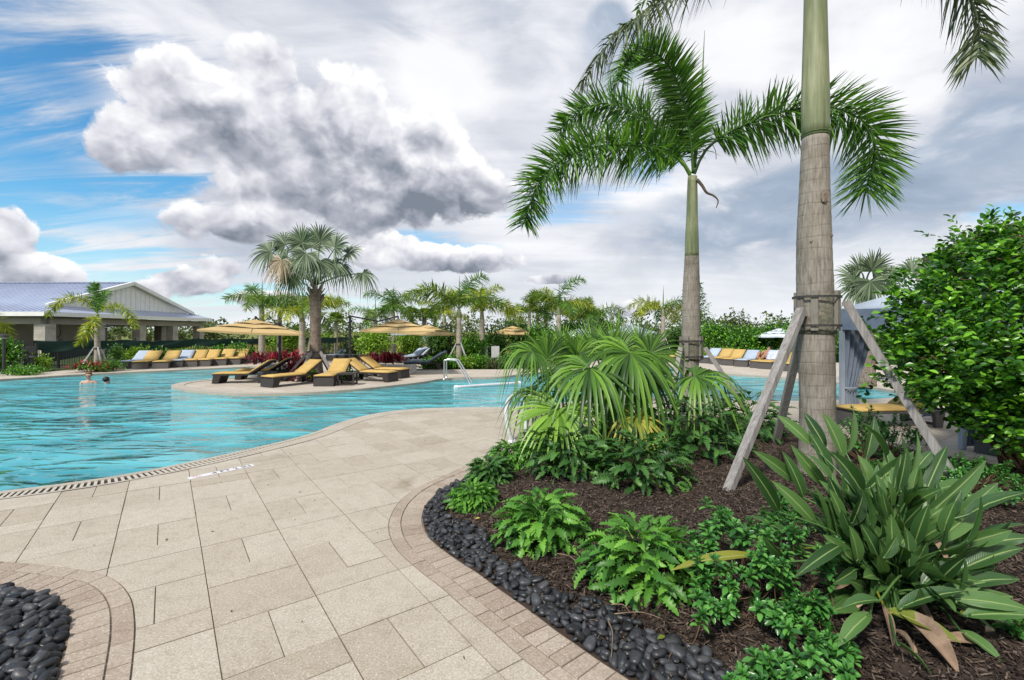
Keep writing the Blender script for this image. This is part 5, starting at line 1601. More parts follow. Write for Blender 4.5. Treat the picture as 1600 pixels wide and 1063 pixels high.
# ------------------------------------------------------------------ big glossy tree-shrub at the right edge
hb = np.array([6.3, 5.9, bz(6.3, 5.9)])
ht = thing('leafy_shrub_tree', 'large dense glossy green shrub tree filling the right edge in front of the cabana', 'shrub tree', hb)
lobes = []
for (px, py, Z, rx, rz) in ((1545, 470, 5.5, .88, .72), (1580, 380, 5.6, .5, .35), (1450, 560, 5.2, .5, .5), (1560, 540, 5.1, .6, .6), (1470, 520, 5.4, .62, .55), (1440, 470, 5.5, .42, .42), (1530, 395, 5.6, .50, .42), (1610, 420, 5.7, .62, .55), (1518, 585, 5.3, .54, .40), (1590, 600, 5.3, .62, .52), (1420, 570, 5.5, .34, .30), (1660, 520, 5.6, .8, .9), (1585, 632, 5.35, .50, .34), (1545, 628, 5.2, .42, .30), (1600, 668, 5.2, .45, .24), (1500, 618, 5.3, .34, .26), (1475, 430, 5.6, .34, .34), (1525, 365, 5.65, .22, .22), (1410, 520, 5.5, .28, .25), (1650, 620, 5.4, .5, .4)):
    lobes.append((P(px + 16, py + 8, Z), np.array([rx, rx * 0.85, rz])))
NS = 2100
c, o = crown_points(lobes, NS, RNG, 0.58)
c = c + o * (RNG.normal(0, 0.05, NS) + np.where(RNG.uniform(0, 1, NS) < 0.07, RNG.uniform(0.05, 0.22, NS), 0))[:, None]
tw = unit(o * 0.8 + RNG.normal(0, 0.45, (NS, 3)) + np.array([0, 0, 0.25]))
k = 9; reps = np.repeat(np.arange(NS), k); m = len(reps)
st_ = np.tile(np.linspace(-0.16, 0.13, k), NS)
sdv = unit(np.cross(tw, np.array([0.1, 0.2, 1.0]))); alt = np.tile(np.array([1, -1] * 5)[:k], NS)
p = c[reps] + tw[reps] * st_[:, None]
y = unit(tw[reps] * 0.75 + sdv[reps] * alt[:, None] * 0.9 + RNG.normal(0, 0.28, (m, 3)))
z = unit(o[reps] * 0.6 + np.array([0, -0.15, 0.7]) + RNG.normal(0, 0.5, (m, 3)))
ln = RNG.uniform(0.062, 0.098, m)
geo = leaf_cloud(p, y, z, ln, ln * 0.55, '8')
add_geo('foliage', geo, MAT['hedge'], ht, smooth=True, kind='stuff')
HL = fast_mesh('leaf', *leaf_cloud(np.zeros((1, 3)), np.array([[0, 1., 0]]), np.array([[0, 0, 1.]]), np.array([1.0]), np.array([0.55]), '8'), MAT['hedge'], smooth=True)
camd = unit(np.array([0, 0, CAM_H]) - c)
score = (o * camd).sum(1) - c[:, 1] * 0.8
order = np.argsort(-score)[:56]
for i in order:
    e = c[i] + o[i] * 0.04; t_ = unit(o[i] * 0.8 + np.array([0, 0, 0.35]))
    s_ = unit(np.cross(t_, np.array([0.1, 0.2, 1.0])))
    for q in range(5):
        pp = e + t_ * (0.045 * q)
        yy = unit(t_ * 0.8 + s_ * (1 if q % 2 else -1) * 0.9 + RNG.normal(0, .2, 3)); zz_ = unit(o[i] * 0.6 + np.array([0, 0, 0.8]) + RNG.normal(0, .25, 3))
        Rm = orient(yy[None], zz_[None])[0]
        L_ = random.uniform(0.07, 0.098)
        link('leaf', HL, ht, M=Matrix.Translation(Vector(pp - hb)) @ Matrix(Rm.tolist()).to_4x4() @ Matrix.Scale(L_, 4))
mb = MB()
for l, r_ in lobes:
    mid = hb * 0.4 + np.array(l) * 0.6 + RNG.normal(0, .08, 3)
    mb.tube(catmull([hb + RNG.normal(0, .05, 3) * (1, 1, 0), mid, l, l + (l - mid) * 0.15], 5), np.linspace(0.03, 0.006, 16), 6)
    for q in range(5):
        e = l + unit(RNG.normal(0, 1, 3)) * r_ * 0.62
        mb.tube(np.array([l, (l + e) / 2 + RNG.normal(0, .04, 3), e]), [0.010, 0.007, 0.003], 5)
part('branches', mb, MAT['stem'], ht, smooth=True)

# a few fallen leaves and twigs on the bed and pebbles
for (px, py, L_, lab, mk) in ((1027, 1017, 0.055, 'small yellow fallen leaf lying on the black pebbles near the front', 'fanyel'), (742, 823, 0.05, 'tiny yellow fallen leaf beside the smallest bush', 'fanyel'),
                              (1540, 1035, 0.075, 'curled brown fallen leaf on the mulch in the bottom right corner', 'dead'), (1500, 1008, 0.07, 'pale green fallen leaf on the mulch under the paddle leaves', 'bopyel')):
    g = G(px, py); zb = bz(g[0], g[1]) + 0.05
    V, F = leaf_cloud(np.array([[0, 0, 0.]]), np.array([[1, 0.4, 0.1]]), np.array([[0.1, -0.3, 1.]]), np.array([L_]), np.array([L_ * 0.5]), '8')
    o = link('fallen_leaf', fast_mesh('fallen_leaf', V, F, MAT['dead' if mk == 'dead' else 'fanyel'], smooth=True), None, loc=(g[0], g[1], zb))
    tag(o, lab, 'fallen leaf', 'fallen leaves on the bed')
tw_ = [((950, 985), (955, 1040)), ((955, 960), (985, 975)), ((960, 975), (1035, 985)), ((1180, 990), (1250, 1010)), ((870, 880), (905, 900))]
mb = MB()
for (a, b) in tw_:
    A, B = G(*a), G(*b)
    for q in (A, B): q[2] = bz(q[0], q[1]) + 0.045
    m = (A + B) / 2 + np.array([0.02, 0.01, 0.02])
    mb.tube(catmull([A, m, B], 4), np.linspace(0.004, 0.002, 9), 5)
tag(link('dry_twigs', mb.mesh('dry_twigs', MAT['dead'], smooth=True)), 'thin pale dry stalks lying on the mulch beside the largest bush', 'twigs', kind='stuff')
# ------------------------------------------------------------------ sun loungers
def prof_prism(mb, prof, y0, y1, mi=0):
    """side profile (x,z) carried across from y0 to y1"""
    n = len(prof)
    v = [(x, y0, z) for x, z in prof] + [(x, y1, z) for x, z in prof]
    f = [tuple(range(n)), tuple(range(2*n-1, n-1, -1))]
    for i in range(n):
        j = (i+1) % n
        f.append((i, n+i, n+j, j))
    mb.add(v, f, mi)
def pad(mb, x0, x1, y0, y1, z0, z1, k=6, M=None):
    """soft cushion: rounded slab with light quilting"""
    nx, ny = 9, 5
    V = []; 
    for s, z in ((0, z0), (1, z1)):
        for i in range(nx):
            for j in range(ny):
                u, v = i/(nx-1), j/(ny-1)
                e = min(1, 8*min(u, 1-u)) * min(1, 5*min(v, 1-v))
                zz_ = z0 + (z1-z0)*(0.55 + 0.45*e**0.5) + 0.006*math.sin(u*k*math.pi)**2 if s else z0
                V.append((x0+(x1-x0)*u, y0+(y1-y0)*v, zz_))
    F = []
    N_ = nx*ny
    for i in range(nx-1):
        for j in range(ny-1):
            a = i*ny+j
            F.append((N_+a, N_+a+ny, N_+a+ny+1, N_+a+1)); F.append((a, a+1, a+ny+1, a+ny))
    for i in range(nx-1):
        a = i*ny; b = i*ny+ny-1
        F.append((a, a+ny, N_+a+ny, N_+a)); F.append((b+ny, b, N_+b, N_+b+ny))
    for j in range(ny-1):
        a = j; b = (nx-1)*ny+j
        F.append((a+1, a, N_+a, N_+a+1)); F.append((b, b+1, N_+b+1, N_+b))
    V = np.array(V)
    if M is not None: V = V @ np.array(M.to_3x3()).T + np.array(M.translation)
    mb.add(V, F)
BA = R(33)
def make_lounger(cush, wick, label, group, rope=False):
    t = thing('sun_lounger', label, 'sun lounger', (0, 0, 0), 0, group)
    w2 = 0.33
    mb = MB(); prof_prism(mb, [(0.00, 0), (0.20, 0), (0.30, 0.27), (0.05, 0.27)], -w2, w2); part('foot_panel', mb, wick, t, False)
    mb = MB(); prof_prism(mb, [(0.02, 0.272), (1.96, 0.272), (1.96, 0.315), (0.02, 0.315)], -w2-0.004, -w2+0.05); prof_prism(mb, [(0.02, 0.272), (1.96, 0.272), (1.96, 0.315), (0.02, 0.315)], w2-0.05, w2+0.004)
    mb.box((0.66, 0, 0.30), (1.25, 2*w2-0.11, 0.022)); mb.box((1.94, 0, 0.293), (0.05, 2*w2-0.11, 0.04))
    part('frame', mb, wick, t, False)
    for s in (-1, 1):
        mb = MB(); prof_prism(mb, [(1.52, 0), (1.66, 0), (1.72, 0.27), (1.50, 0.27)], s*w2-0.03, s*w2+0.03); part('rear_leg', mb, wick, t, False)
    mb = MB(); mb.beam((1.60, -w2, 0.05), (1.60, w2, 0.05), 0.04, 0.05); part('stretcher', mb, wick, t, False)
    M = Matrix.Translation((1.22, 0, 0.325)) @ Matrix.Rotation(-BA, 4, 'Y')
    mb = MB(); mb.box((0.40, 0, 0.0), (0.80, 2*w2-0.01, 0.03), M=None)
    mb.v[0] = mb.v[0] @ np.array(M.to_3x3()).T + np.array(M.translation)
    part('backrest', mb, wick, t, False)
    mb = MB(); pad(mb, 0.02, 1.21, -w2+0.012, w2-0.012, 0.318, 0.385, 5); part('seat_cushion', mb, cush, t, False, smooth=True)
    mb = MB(); pad(mb, 0.0, 0.80, -w2+0.012, w2-0.012, 0.018, 0.082, 4, M); part('back_cushion', mb, cush, t, False, smooth=True)
    return t
def put(o, px, py, hx, hy, label=None):
    g = G(px, py)
    o.location = (g[0], g[1], 0.0); o.rotation_euler = (0, 0, math.atan2(hy, hx))
    if label: o['label'] = label
    return o
GI = 'gold loungers under the palm on the pool island'
li = make_lounger(MAT['gold'], MAT['wicker'], 'gold cushioned lounger', GI)
put(li, 338, 598, 1.0, 0.12, 'leftmost gold lounger on the pool island, seen side on near the left tip')
put(copy_tree(li), 372, 592, 1.0, 0.15, 'gold lounger mostly hidden behind the leftmost island lounger')
put(copy_tree(li), 416, 605, 0.50, 0.87, 'gold lounger on the island turned half left, next to the one facing straight out')
put(copy_tree(li), 505, 603.5, -0.02, 1.0, 'gold lounger facing straight out in front of the big fan leaved palm')
put(copy_tree(li), 615, 596, -0.93, 0.30, 'gold lounger on the island with its foot to the right, beside the small side table')
put(copy_tree(li), 634, 590.5, -0.95, 0.30, 'gold lounger with its foot furthest right on the island, behind another gold one')
GL = 'loungers in the row by the mesh fence'
ll = make_lounger(MAT['gold'], MAT['wickerg'], 'gold lounger', GL)
put(ll, 218, 576.5, -0.30, 0.95, 'gold lounger nearest the staked palm in the row by the mesh fence')
put(copy_tree(ll), 250, 576, -0.30, 0.95, 'second gold lounger from the staked palm in the fence row')
put(copy_tree(ll), 296, 573.2, -0.28, 0.96, 'gold lounger right beside the second grey one in the fence row')
put(copy_tree(ll), 317, 572.6, -0.28, 0.96, 'third gold lounger from the right end of the fence row')
put(copy_tree(ll), 342, 571, -0.26, 0.97, 'last but one gold lounger at the right end of the fence row')
put(copy_tree(ll), 364, 569.8, -0.24, 0.97, 'rightmost gold lounger of the fence row, beside the hedge')
lg = make_lounger(MAT['greyc'], MAT['wickerg'], 'grey lounger', GL)
put(lg, 196, 576, -0.22, 0.97, 'blue grey lounger touching the staked palm at the left end of the fence row')
put(copy_tree(lg), 273, 574, -0.28, 0.96, 'blue grey lounger standing between gold ones in the middle of the fence row')
GR = 'loungers in the row below the right hand hedge'
for (px, py, lab) in ((1046, 566, 'gold lounger just left of the slender palm trunk in the hedge row'), (1117, 569, 'gold lounger just right of the slender palm props in the hedge row'), (1135.5, 571, 'second gold lounger right of the slender palm in the hedge row'),
                      (1182, 575.2, 'gold lounger with the sunbather lying on it below the hedge'), (1194, 576.5, 'gold lounger right of the sunbather, half covered by the near prop'),
                      (1229, 580, 'gold lounger seen between the near prop and the thick palm trunk'), (1245, 582, 'gold lounger partly behind the left side of the thick palm trunk')):
    put(copy_tree(ll), px, py, 0.72, 0.70, lab)['group'] = GR
put(copy_tree(lg), 1157, 573, 0.72, 0.70, 'pale grey lounger beside the sunbather in the hedge row')['group'] = GR
put(copy_tree(lg), 1098, 567.5, 0.72, 0.70, 'pale grey lounger behind the slender palm props in the hedge row')['group'] = GR
GM = 'grey loungers on the far side of the island'
for i, (px, py) in enumerate(((516, 563.5), (530, 563.2), (545, 563), (559, 562.8))):
    put(copy_tree(lg), px, py, 0.18, 0.98, ['pale grey lounger closest to the big palm trunk in the far group of four', 'pale grey lounger second from the palm trunk in the far group of four',
        'pale grey lounger third from the big palm trunk in the far group of four', 'pale grey lounger next to the cantilever post in the far group of four'][i])['group'] = GM
for i, (px, py) in enumerate(((624, 567.5), (633, 565.3), (642, 563.4), (651, 561.6), (660, 560))):
    put(copy_tree(lg), px, py, 0.55, 0.83, ['pale grey lounger nearest the stone planter, below the pale cabana', 'second pale grey lounger from the planter below the pale cabana', 'middle pale grey lounger of the slanting row below the pale cabana',
        'fourth pale grey lounger from the planter below the pale cabana', 'pale grey lounger furthest from the planter below the pale cabana'][i])['group'] = GM
ls = make_lounger(MAT['slate'], MAT['wicker'], 'slate lounger', GM)
put(ls, 630, 578, 0.96, 0.28, 'dark slate lounger in front, pointing its raised back at the staked palm')
put(copy_tree(ls), 640, 573.5, 0.96, 0.30, 'dark slate lounger just behind another, left of the low bushes')

# side table
def make_table(px, py, rz, label):
    t = thing('side_table', label, 'side table', G(px, py), rz)
    L_ = 0.56; h = 0.40
    for s in (-1, 1):
        mb = MB()
        prof_prism(mb, [(-L_/2, 0), (L_/2, 0), (L_/2, 0.05), (-L_/2, 0.05)], s*0.22-0.025, s*0.22+0.025); part('foot_rail', mb, MAT['wicker'], t, False)
        for q in (-1, 1):
            mb = MB(); mb.box((q*(L_/2-0.026), s*0.22, 0.20), (0.05, 0.048, 0.298)); part('leg', mb, MAT['wicker'], t, False)
    mb = MB(); mb.box((0, 0, 0.375), (L_+0.02, 0.52, 0.05)); part('table_top', mb, MAT['wicker'], t, False)
make_table(543, 601, R(4), 'low dark wicker side table on the island beside the lounger facing straight out')

# ------------------------------------------------------------------ parasols
def parasol(px, Z, apex_z, edge_z, side, rot, pole_px, pole_Z, mat, label, group, tilt=(0, 0), pole_top=2.5):
    cx = (px - CX) / FPX * Z
    pxw = (pole_px - CX) / FPX * pole_Z
    t = thing('parasol', label, 'parasol', (pxw, pole_Z, 0), 0, group)
    c = np.array([cx, Z, 0.0])
    def tier(name, r0, r1, lift, hang, parent, seed):
        mb = MB(); V = []; F = []
        nseg = 8
        for side_i in range(4):
            for k in range(nseg):
                pass
        ring = []
        for q in range(32):
            a = q / 32 * 4
            s_, f = int(a), a - int(a)
            cor = [(-1, -1), (1, -1), (1, 1), (-1, 1)]
            p0, p1 = np.array(cor[s_ % 4], float), np.array(cor[(s_+1) % 4], float)
            ring.append((p0*(1-f) + p1*f, f))
        rs = np.linspace(r0, r1, 5)
        for r in rs:
            for (d, f) in ring:
                sag = -0.035 * math.sin(math.pi * f) * r * (1.0 if r > 0.1 else 0)
                scal = 0.04 * math.sin(math.pi * f * 2) ** 2 if r == rs[-1] and hang == 0 else 0
                xy = d * r * side / 2
                ca, sa = math.cos(rot), math.sin(rot)
                x, y = xy[0]*ca - xy[1]*sa, xy[0]*sa + xy[1]*ca
                z = apex_z + (edge_z - apex_z) * (r ** 0.92) + lift + sag + scal + tilt[0]*x + tilt[1]*y
                V.append((c[0]+x, c[1]+y, z))
        for k in range(4):
            for q in range(32):
                F.append((k*32+q, k*32+(q+1) % 32, (k+1)*32+(q+1) % 32, (k+1)*32+q))
        if hang:
            o = len(V) - 32
            for q in range(32):
                v = V[o+q]; V.append((v[0], v[1], v[2]-hang))
            for q in range(32):
                F.append((128+q, 128+(q+1) % 32, 160+(q+1) % 32, 160+q))
        mb.add(V, F)
        return part(name, mb, mat, t, smooth=False)
    tier('canopy', 0.60, 1.0, 0.0, 0.07, t, 1)
    tier('canopy_tier', 0.29, 0.68, 0.026, 0, t, 2)
    tier('canopy_tier', 0.0, 0.38, 0.052, 0, t, 3)
    for q in range(8):
        a = rot + R(45) * q + R(45)
        k = 1.0 if q % 2 else 1.0
        r = side/2 * (1.38 if q % 2 == 0 else 0.98)
        mb = MB(); x, y = math.cos(a)*r, math.sin(a)*r
        mb.beam((c[0], c[1], apex_z-0.06), (c[0]+x, c[1]+y, edge_z-0.03+tilt[0]*x+tilt[1]*y), 0.02, 0.025); part('rib', mb, MAT['dmetal'], t)
    mb = MB(); mb.tube([(c[0], c[1], apex_z-0.25), (c[0], c[1], apex_z+0.16)], 0.035, 8); part('hub', mb, MAT['dmetal'], t)
    mb = MB(); mb.tube([(pxw, pole_Z, 0.05), (pxw, pole_Z, pole_top)], 0.048, 10); part('pole', mb, MAT['dmetal'], t)
    mb = MB(); k = (np.array([pxw, pole_Z]) * 0.45 + c[:2] * 0.55)
    mb.tube([(pxw, pole_Z, pole_top-0.03), (k[0], k[1], pole_top-0.20)], 0.03, 8)
    mb.tube([(k[0], k[1], pole_top-0.22), (c[0], c[1], apex_z+0.16)], 0.03, 8); part('arm', mb, MAT['dmetal'], t)
    mb = MB(); mb.box((pxw, pole_Z, 0.03), (0.7, 0.7, 0.06)); part('base_plate', mb, MAT['dmetal'], t)
    mb = MB(); mb.box((pxw, pole_Z-0.07, 1.25), (0.09, 0.06, 0.16)); part('crank_box', mb, MAT['dmetal'], t)
    return t
GU = 'gold cantilever parasols round the pool'
parasol(399, 17.6, 2.20, 1.83, 3.15, R(24), 437, 18.6, MAT['umb'], 'gold cantilever parasol over the left end of the island', GU, (-0.055, 0.0), 2.15)
parasol(622, 19.8, 2.28, 1.84, 2.85, R(14), 547, 18.2, MAT['umb'], 'gold cantilever parasol hung from the tall dark post right of the big palm', GU, (0.0, 0.0), 2.42)
parasol(668, 26.0, 2.12, 1.70, 3.1, R(10), 704, 27.2, MAT['umb'], 'gold parasol whose right tip reaches the trunk of the staked palm', GU, (-0.03, 0.0), 2.2)
parasol(801, 33.0, 2.14, 1.66, 2.9, R(8), 768, 34.0, MAT['umb'], 'small distant gold parasol above the left fan palm leaf', GU, (0.0, 0.0), 2.3)
parasol(1218, 30.0, 1.96, 1.50, 2.2, R(12), 1222, 30.4, MAT['umbw'], 'pale grey parasol in front of the right hand hedge', 'pale parasols', (0.0, 0.0), 1.9)
parasol(905, 30.0, 1.95, 1.55, 2.0, R(5), 912, 30.4, MAT['umbw'], 'pale grey parasol glimpsed through the top of the fan palm', 'pale parasols', (0.0, 0.0), 1.9)

# ------------------------------------------------------------------ cabanas
def curtain_mb(a, b, z0, z1, tie=0.45, folds=7, amp=0.05, gather=0.35, lean=(0, 0)):
    """cloth hung between a and b (xy), pulled together at the tie"""
    a = np.array(a, float); b = np.array(b, float); L = np.linalg.norm(b-a); d = (b-a)/L; nrm = np.array([-d[1], d[0]])
    NU, NV = 46, 22
    V = []
    for j in range(NV):
        v = j/(NV-1); z = z1 + (z0-z1)*v
        if v < 1-tie: g = 1 - (1-gather) * (v/(1-tie))**1.6
        else: g = gather + (0.62-gather) * ((v-(1-tie))/tie)**0.7
        for i in range(NU):
            u = i/(NU-1)
            off = (u-0.0)*g*L
            w_ = amp*math.sin(u*folds*2*math.pi + 0.6*math.sin(v*3)) * (0.6+0.4*g) + 0.012*math.sin(u*23+v*9)
            p = a + d*(off + lean[0]*v) + nrm*w_
            V.append((p[0], p[1], z))
    F = [(j*NU+i, j*NU+i+1, (j+1)*NU+i+1, (j+1)*NU+i) for j in range(NV-1) for i in range(NU-1)]
    mb = MB(); mb.add(V, F)
    return mb
def cabana(label, corners, zv0, zv1, peak, mat, matl, curtains=(), group='canvas cabanas', pole='canvas'):
    c = np.array([np.array(p) for p in corners], float); ctr = c.mean(0)
    t = thing('cabana', label, 'cabana', (ctr[0], ctr[1], 0), 0, group)
    for p in c:
        q = p + (ctr-p)*0.02
        mb = MB(); mb.box((q[0], q[1], zv1/2), (0.07, 0.07, zv1-0.01)); part('post', mb, MAT['canvasl'] if pole == 'canvas' else MAT['white'], t)
    V = []; F = []; n = 9
    for s in range(4):
        p0, p1 = c[s], c[(s+1) % 4]
        mb = MB(); V = []; F = []
        for i in range(n):
            u = i/(n-1); e = p0*(1-u)+p1*u
            for k in range(6):
                w_ = k/5
                q = e*(1-w_)+ctr*w_
                sag = -0.10*math.sin(math.pi*w_)*math.sin(math.pi*u) - 0.03*math.sin(math.pi*u)*(1-w_)
                V.append((q[0], q[1], zv1+(peak-zv1)*w_**0.95+sag))
        for i in range(n-1):
            for k in range(5):
                F.append((i*6+k, (i+1)*6+k, (i+1)*6+k+1, i*6+k+1))
        mb.add(V, F); part('roof_panel', mb, matl, t, smooth=True)
        mb = MB(); V = []; F = []
        o_ = (c[s]-ctr); nn = unit(((p0+p1)/2-ctr))
        for i in range(n*2):
            u = i/(n*2-1); e = p0*(1-u)+p1*u
            for k in range(4):
                w_ = k/3
                b = 0.012*math.sin(u*9+k*1.3)
                V.append((e[0]+nn[0]*(0.02+b), e[1]+nn[1]*(0.02+b), zv1-0.03*math.sin(math.pi*u)+(zv0-zv1)*w_ + 0.01*math.sin(u*14)*w_))
        for i in range(n*2-1):
            for k in range(3):
                F.append((i*4+k, (i+1)*4+k, (i+1)*4+k+1, i*4+k+1))
        mb.add(V, F); part('valance', mb, mat, t, smooth=True)
    for (a, b, z0, tie, fo, ga) in curtains:
        mb = curtain_mb(a, b, z0, zv0+0.02, tie, fo, 0.035, ga); o = part('curtain', mb, mat, t, smooth=True)
        a_, b_ = np.array(a, float), np.array(b, float)
        zt = z0 + (zv0-z0)*tie
        mb = MB(); m = a_ + (b_-a_)*ga*0.5; d = unit(b_-a_)
        rr = np.linalg.norm(b_-a_)*ga*0.56
        q = np.array([(m[0]+d[0]*math.cos(x)*rr - d[1]*math.sin(x)*0.07, m[1]+d[1]*math.cos(x)*rr + d[0]*math.sin(x)*0.07, zt) for x in np.linspace(0, 2*math.pi, 17)])
        mb.tube(q, 0.012, 5); tie_o = link('tie_back', mb.mesh('tie_back', MAT['canvasl'], origin=t.location), o)
    return t
A = np.array([6.45, 9.25]); B = np.array([6.85, 7.15]); 
Cc = np.array([9.1, 7.5]); Dd = np.array([8.75, 9.75])
cabana('blue grey canvas cabana with tied curtains behind the right hand shrub tree', [A, B, Cc, Dd], 1.83, 2.24, 2.72, MAT['canvas'], MAT['canvasl'],
       [((6.52, 9.23), (7.12, 9.33), 0.05, 0.36, 5, 0.42), ((6.88, 7.17), (7.25, 7.23), 0.05, 0.40, 4, 0.6), ((8.72, 9.72), (8.3, 9.65), 0.05, 0.4, 5, 0.4)])
o = put(copy_tree(ll), 1322, 666, 1.0, 0.12, 'gold cushioned lounger in the shade of the blue grey cabana'); o['group'] = 'loungers by the blue grey cabana'
o = put(copy_tree(lg), 1566, 716, 0.95, 0.30, 'pale grey lounger poking in at the right edge below the shrub tree'); o['group'] = 'loungers by the blue grey cabana'
def sq(px, Z, wdt, dep, rot=0.0):
    x = (px-CX)/FPX*Z; ca, sa = math.cos(rot), math.sin(rot)
    return [np.array([x+u*ca-v*sa, Z+u*sa+v*ca]) for u, v in ((-wdt/2, -dep/2), (wdt/2, -dep/2), (wdt/2, dep/2), (-wdt/2, dep/2))]
q = sq(640, 33.5, 3.6, 3.0, R(4))
cabana('pale grey flat topped cabana behind the red leaved planter', q, 1.58, 1.86, 2.0, MAT['canvasl'], MAT['canvasl'], [(q[1]-(0.05, 0), q[1]-(0.75, 0.04), 0.05, 0.45, 4, 0.35), (q[0]+(0.05, 0), q[0]+(0.75, 0.04), 0.05, 0.45, 4, 0.35), (q[2]-(0.05, 0), q[2]-(0.7, 0.04), 0.05, 0.45, 4, 0.35)])
q = sq(986, 34.5, 2.7, 2.6, R(12))
cabana('blue grey peaked cabana showing above the fan palm', q, 1.34, 1.72, 2.34, MAT['canvas'], MAT['canvasl'], [(q[0]+(0.05, 0), q[0]+(0.8, 0.1), 0.05, 0.45, 4, 0.4)])

# ------------------------------------------------------------------ distant palms
FR = {}
for mk in ('palmbg', 'palmyel', 'palm'):
    FR[mk] = [fast_mesh('frond', *frond_geo(arch_path(1.0, 0, R(e0), R(bd), 8), 0.27, 84, 0.0085, 1.0, 0.25, 0.25, np.random.default_rng(sd_), 0.12, 0.011, 0.5, 2, -1.0, 1.1), MAT[mk], smooth=True)
              for sd_, (e0, bd) in enumerate(((52, 95), (60, 120), (45, 100), (70, 90)))]
def feather_palm(label, px, Z, crown_y, frond_px, nf=8, mats=('palmbg',), base_y=None, tw=9, group='feather palms planted round the pool', lean=0.0, azs=None, spear=True, props=False, seed=0):
    rg_ = random.Random(seed + int(px))
    x = (px-CX)/FPX*Z; zc = CAM_H+(HY-crown_y)/FPX*Z
    t = thing('palm_tree', label, 'palm tree', (x, Z, 0), 0, group)
    rt = tw/FPX*Z/2
    xt = x + lean
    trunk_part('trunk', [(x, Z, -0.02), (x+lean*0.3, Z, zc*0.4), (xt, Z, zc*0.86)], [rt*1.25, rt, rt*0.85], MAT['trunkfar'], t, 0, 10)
    trunk_part('crownshaft', [(xt, Z, zc*0.855), (xt, Z, zc*0.93), (xt, Z, zc+0.03)], [rt*0.88, rt*0.8, rt*0.55], MAT['shaft'], t, 0, 9)
    L = frond_px/FPX*Z
    for i in range(nf):
        a = azs[i] if azs else (i*2.4 + rg_.uniform(-.3, .3))
        tilt = rg_.uniform(-0.35, 0.30) - (0.45 if i % 4 == 3 else 0)
        mk = mats[i % len(mats)]
        s_ = L*rg_.uniform(0.85, 1.12)
        M = Matrix.Translation((lean, 0, zc)) @ Matrix.Rotation(a, 4, 'Z') @ Matrix.Rotation(-tilt, 4, 'Y') @ Matrix.Rotation(rg_.uniform(-.3, .3), 4, 'X') @ Matrix.Scale(s_*1.12, 4)
        link('frond', FR[mk][rg_.randrange(4)], t, M=M)
    if spear:
        mb = MB(); mb.tube(np.array([(xt, Z, zc), (xt+0.02, Z, zc+L*0.35), (xt+0.03, Z, zc+L*0.72)]), [rt*0.35, rt*0.22, 0.004], 5); part('spear_leaf', mb, MAT['petiole'], t)
    if props:
        zt = zc*0.42
        tops = [np.array([x+math.cos(a)*rt, Z+math.sin(a)*rt, zt]) for a in (R(200), R(-40), R(80))]
        feet = [np.array([x+math.cos(a)*0.75, Z+math.sin(a)*0.6, 0]) for a in (R(200), R(-40), R(80))]
        brace(props, tops, feet, 0.05, 0.05, [(x, Z, zt-0.05, rt+0.03, 0.05)], [], mat=MAT['stucco'])
    return t
SZ = 21.6
t = feather_palm('yellow green palm staked in front of the mesh fence on the left', 152, SZ, 492, 60, 0, ('palmyel',), tw=7.5, spear=False, props='three pale props round the staked palm by the mesh fence')
for pth, mk, lf in (([(152, 490, 0), (150, 470, -.1), (147, 452, -.2), (149, 444, -.35)], 'palm', 0.42), ([(151, 489, 0), (138, 474, -.1), (118, 464, -.25), (98, 467, -.35), (82, 482, -.4), (76, 492, -.4)], 'palmyel', 0.42),
                    ([(154, 489, 0), (168, 480, -.1), (184, 480, -.2), (200, 488, -.3), (209, 502, -.35), (212, 512, -.35)], 'palmyel', 0.40), ([(151, 492, -.1), (146, 502, -.5), (136, 520, -.8), (124, 538, -.9)], 'palmyel', 0.44),
                    ([(152, 490, .1), (158, 472, .5), (163, 460, .9), (172, 456, 1.3)], 'palm', 0.38)):
    add_geo('frond', frond_geo(np.array([P(x, y, SZ+d) for x, y, d in pth]), lf, 110, 0.018, 1.0, 0.2, 0.35, RNG, 0.10, 0.025, 0.55, 2, -1.2, 1.4), MAT[mk], t)
feather_palm('palm just outside the left edge with a frond tip reaching into view', -72, 22.5, 490, 71, 5, ('palmbg', 'palmyel'), tw=9)
feather_palm('feather palm with a long left frond above the left parasol', 409, 27.5, 477, 59, 6, ('palmbg', 'palm'), tw=9)
feather_palm('green feather palm directly right of the long fronded one behind the left parasol', 437, 29.5, 484, 51, 6, ('palmbg', 'palmyel', 'palm'), tw=8)
feather_palm('yellow green palm close to the left side of the big palm trunk', 472, 27.0, 492, 56, 6, ('palmyel', 'palmbg'), tw=10)
feather_palm('palm with low yellow fronds showing to the right of the big palm trunk', 484, 29.0, 487, 54, 6, ('palmyel', 'palmbg', 'palmbg'), tw=9, lean=0.4)
feather_palm('dark feather palm behind the arm of the right island parasol', 586, 33.0, 497, 46, 6, ('palmbg', 'palm'), tw=8)
feather_palm('feather palm with drooping crown above the apex of the right island parasol', 614, 36.0, 484, 54, 6, ('palm', 'palmbg'), tw=8)
feather_palm('staked feather palm with a tall spear leaf by the pool handrail', 717, 23.6, 484, 76, 7, ('palm', 'palmbg', 'palmyel', 'palm'), tw=8.5, props='three pale props round the staked palm by the pool handrail', azs=[R(150), R(185), R(60), R(20), R(-30), R(215), R(110), R(250), R(330), R(165)])
feather_palm('brownish yellow palm left of the staked palm by the handrail', 694, 30.0, 495, 46, 6, ('palmyel',), tw=8)
feather_palm('yellow fronded palm to the right of the staked palm by the handrail', 753, 28.0, 488, 66, 7, ('palmyel', 'palmbg', 'palmyel'), tw=8.5)
feather_palm('feather palm with twin pale trunks behind the distant gold parasol', 827, 32.0, 486, 46, 6, ('palmbg', 'palmyel'), tw=6)
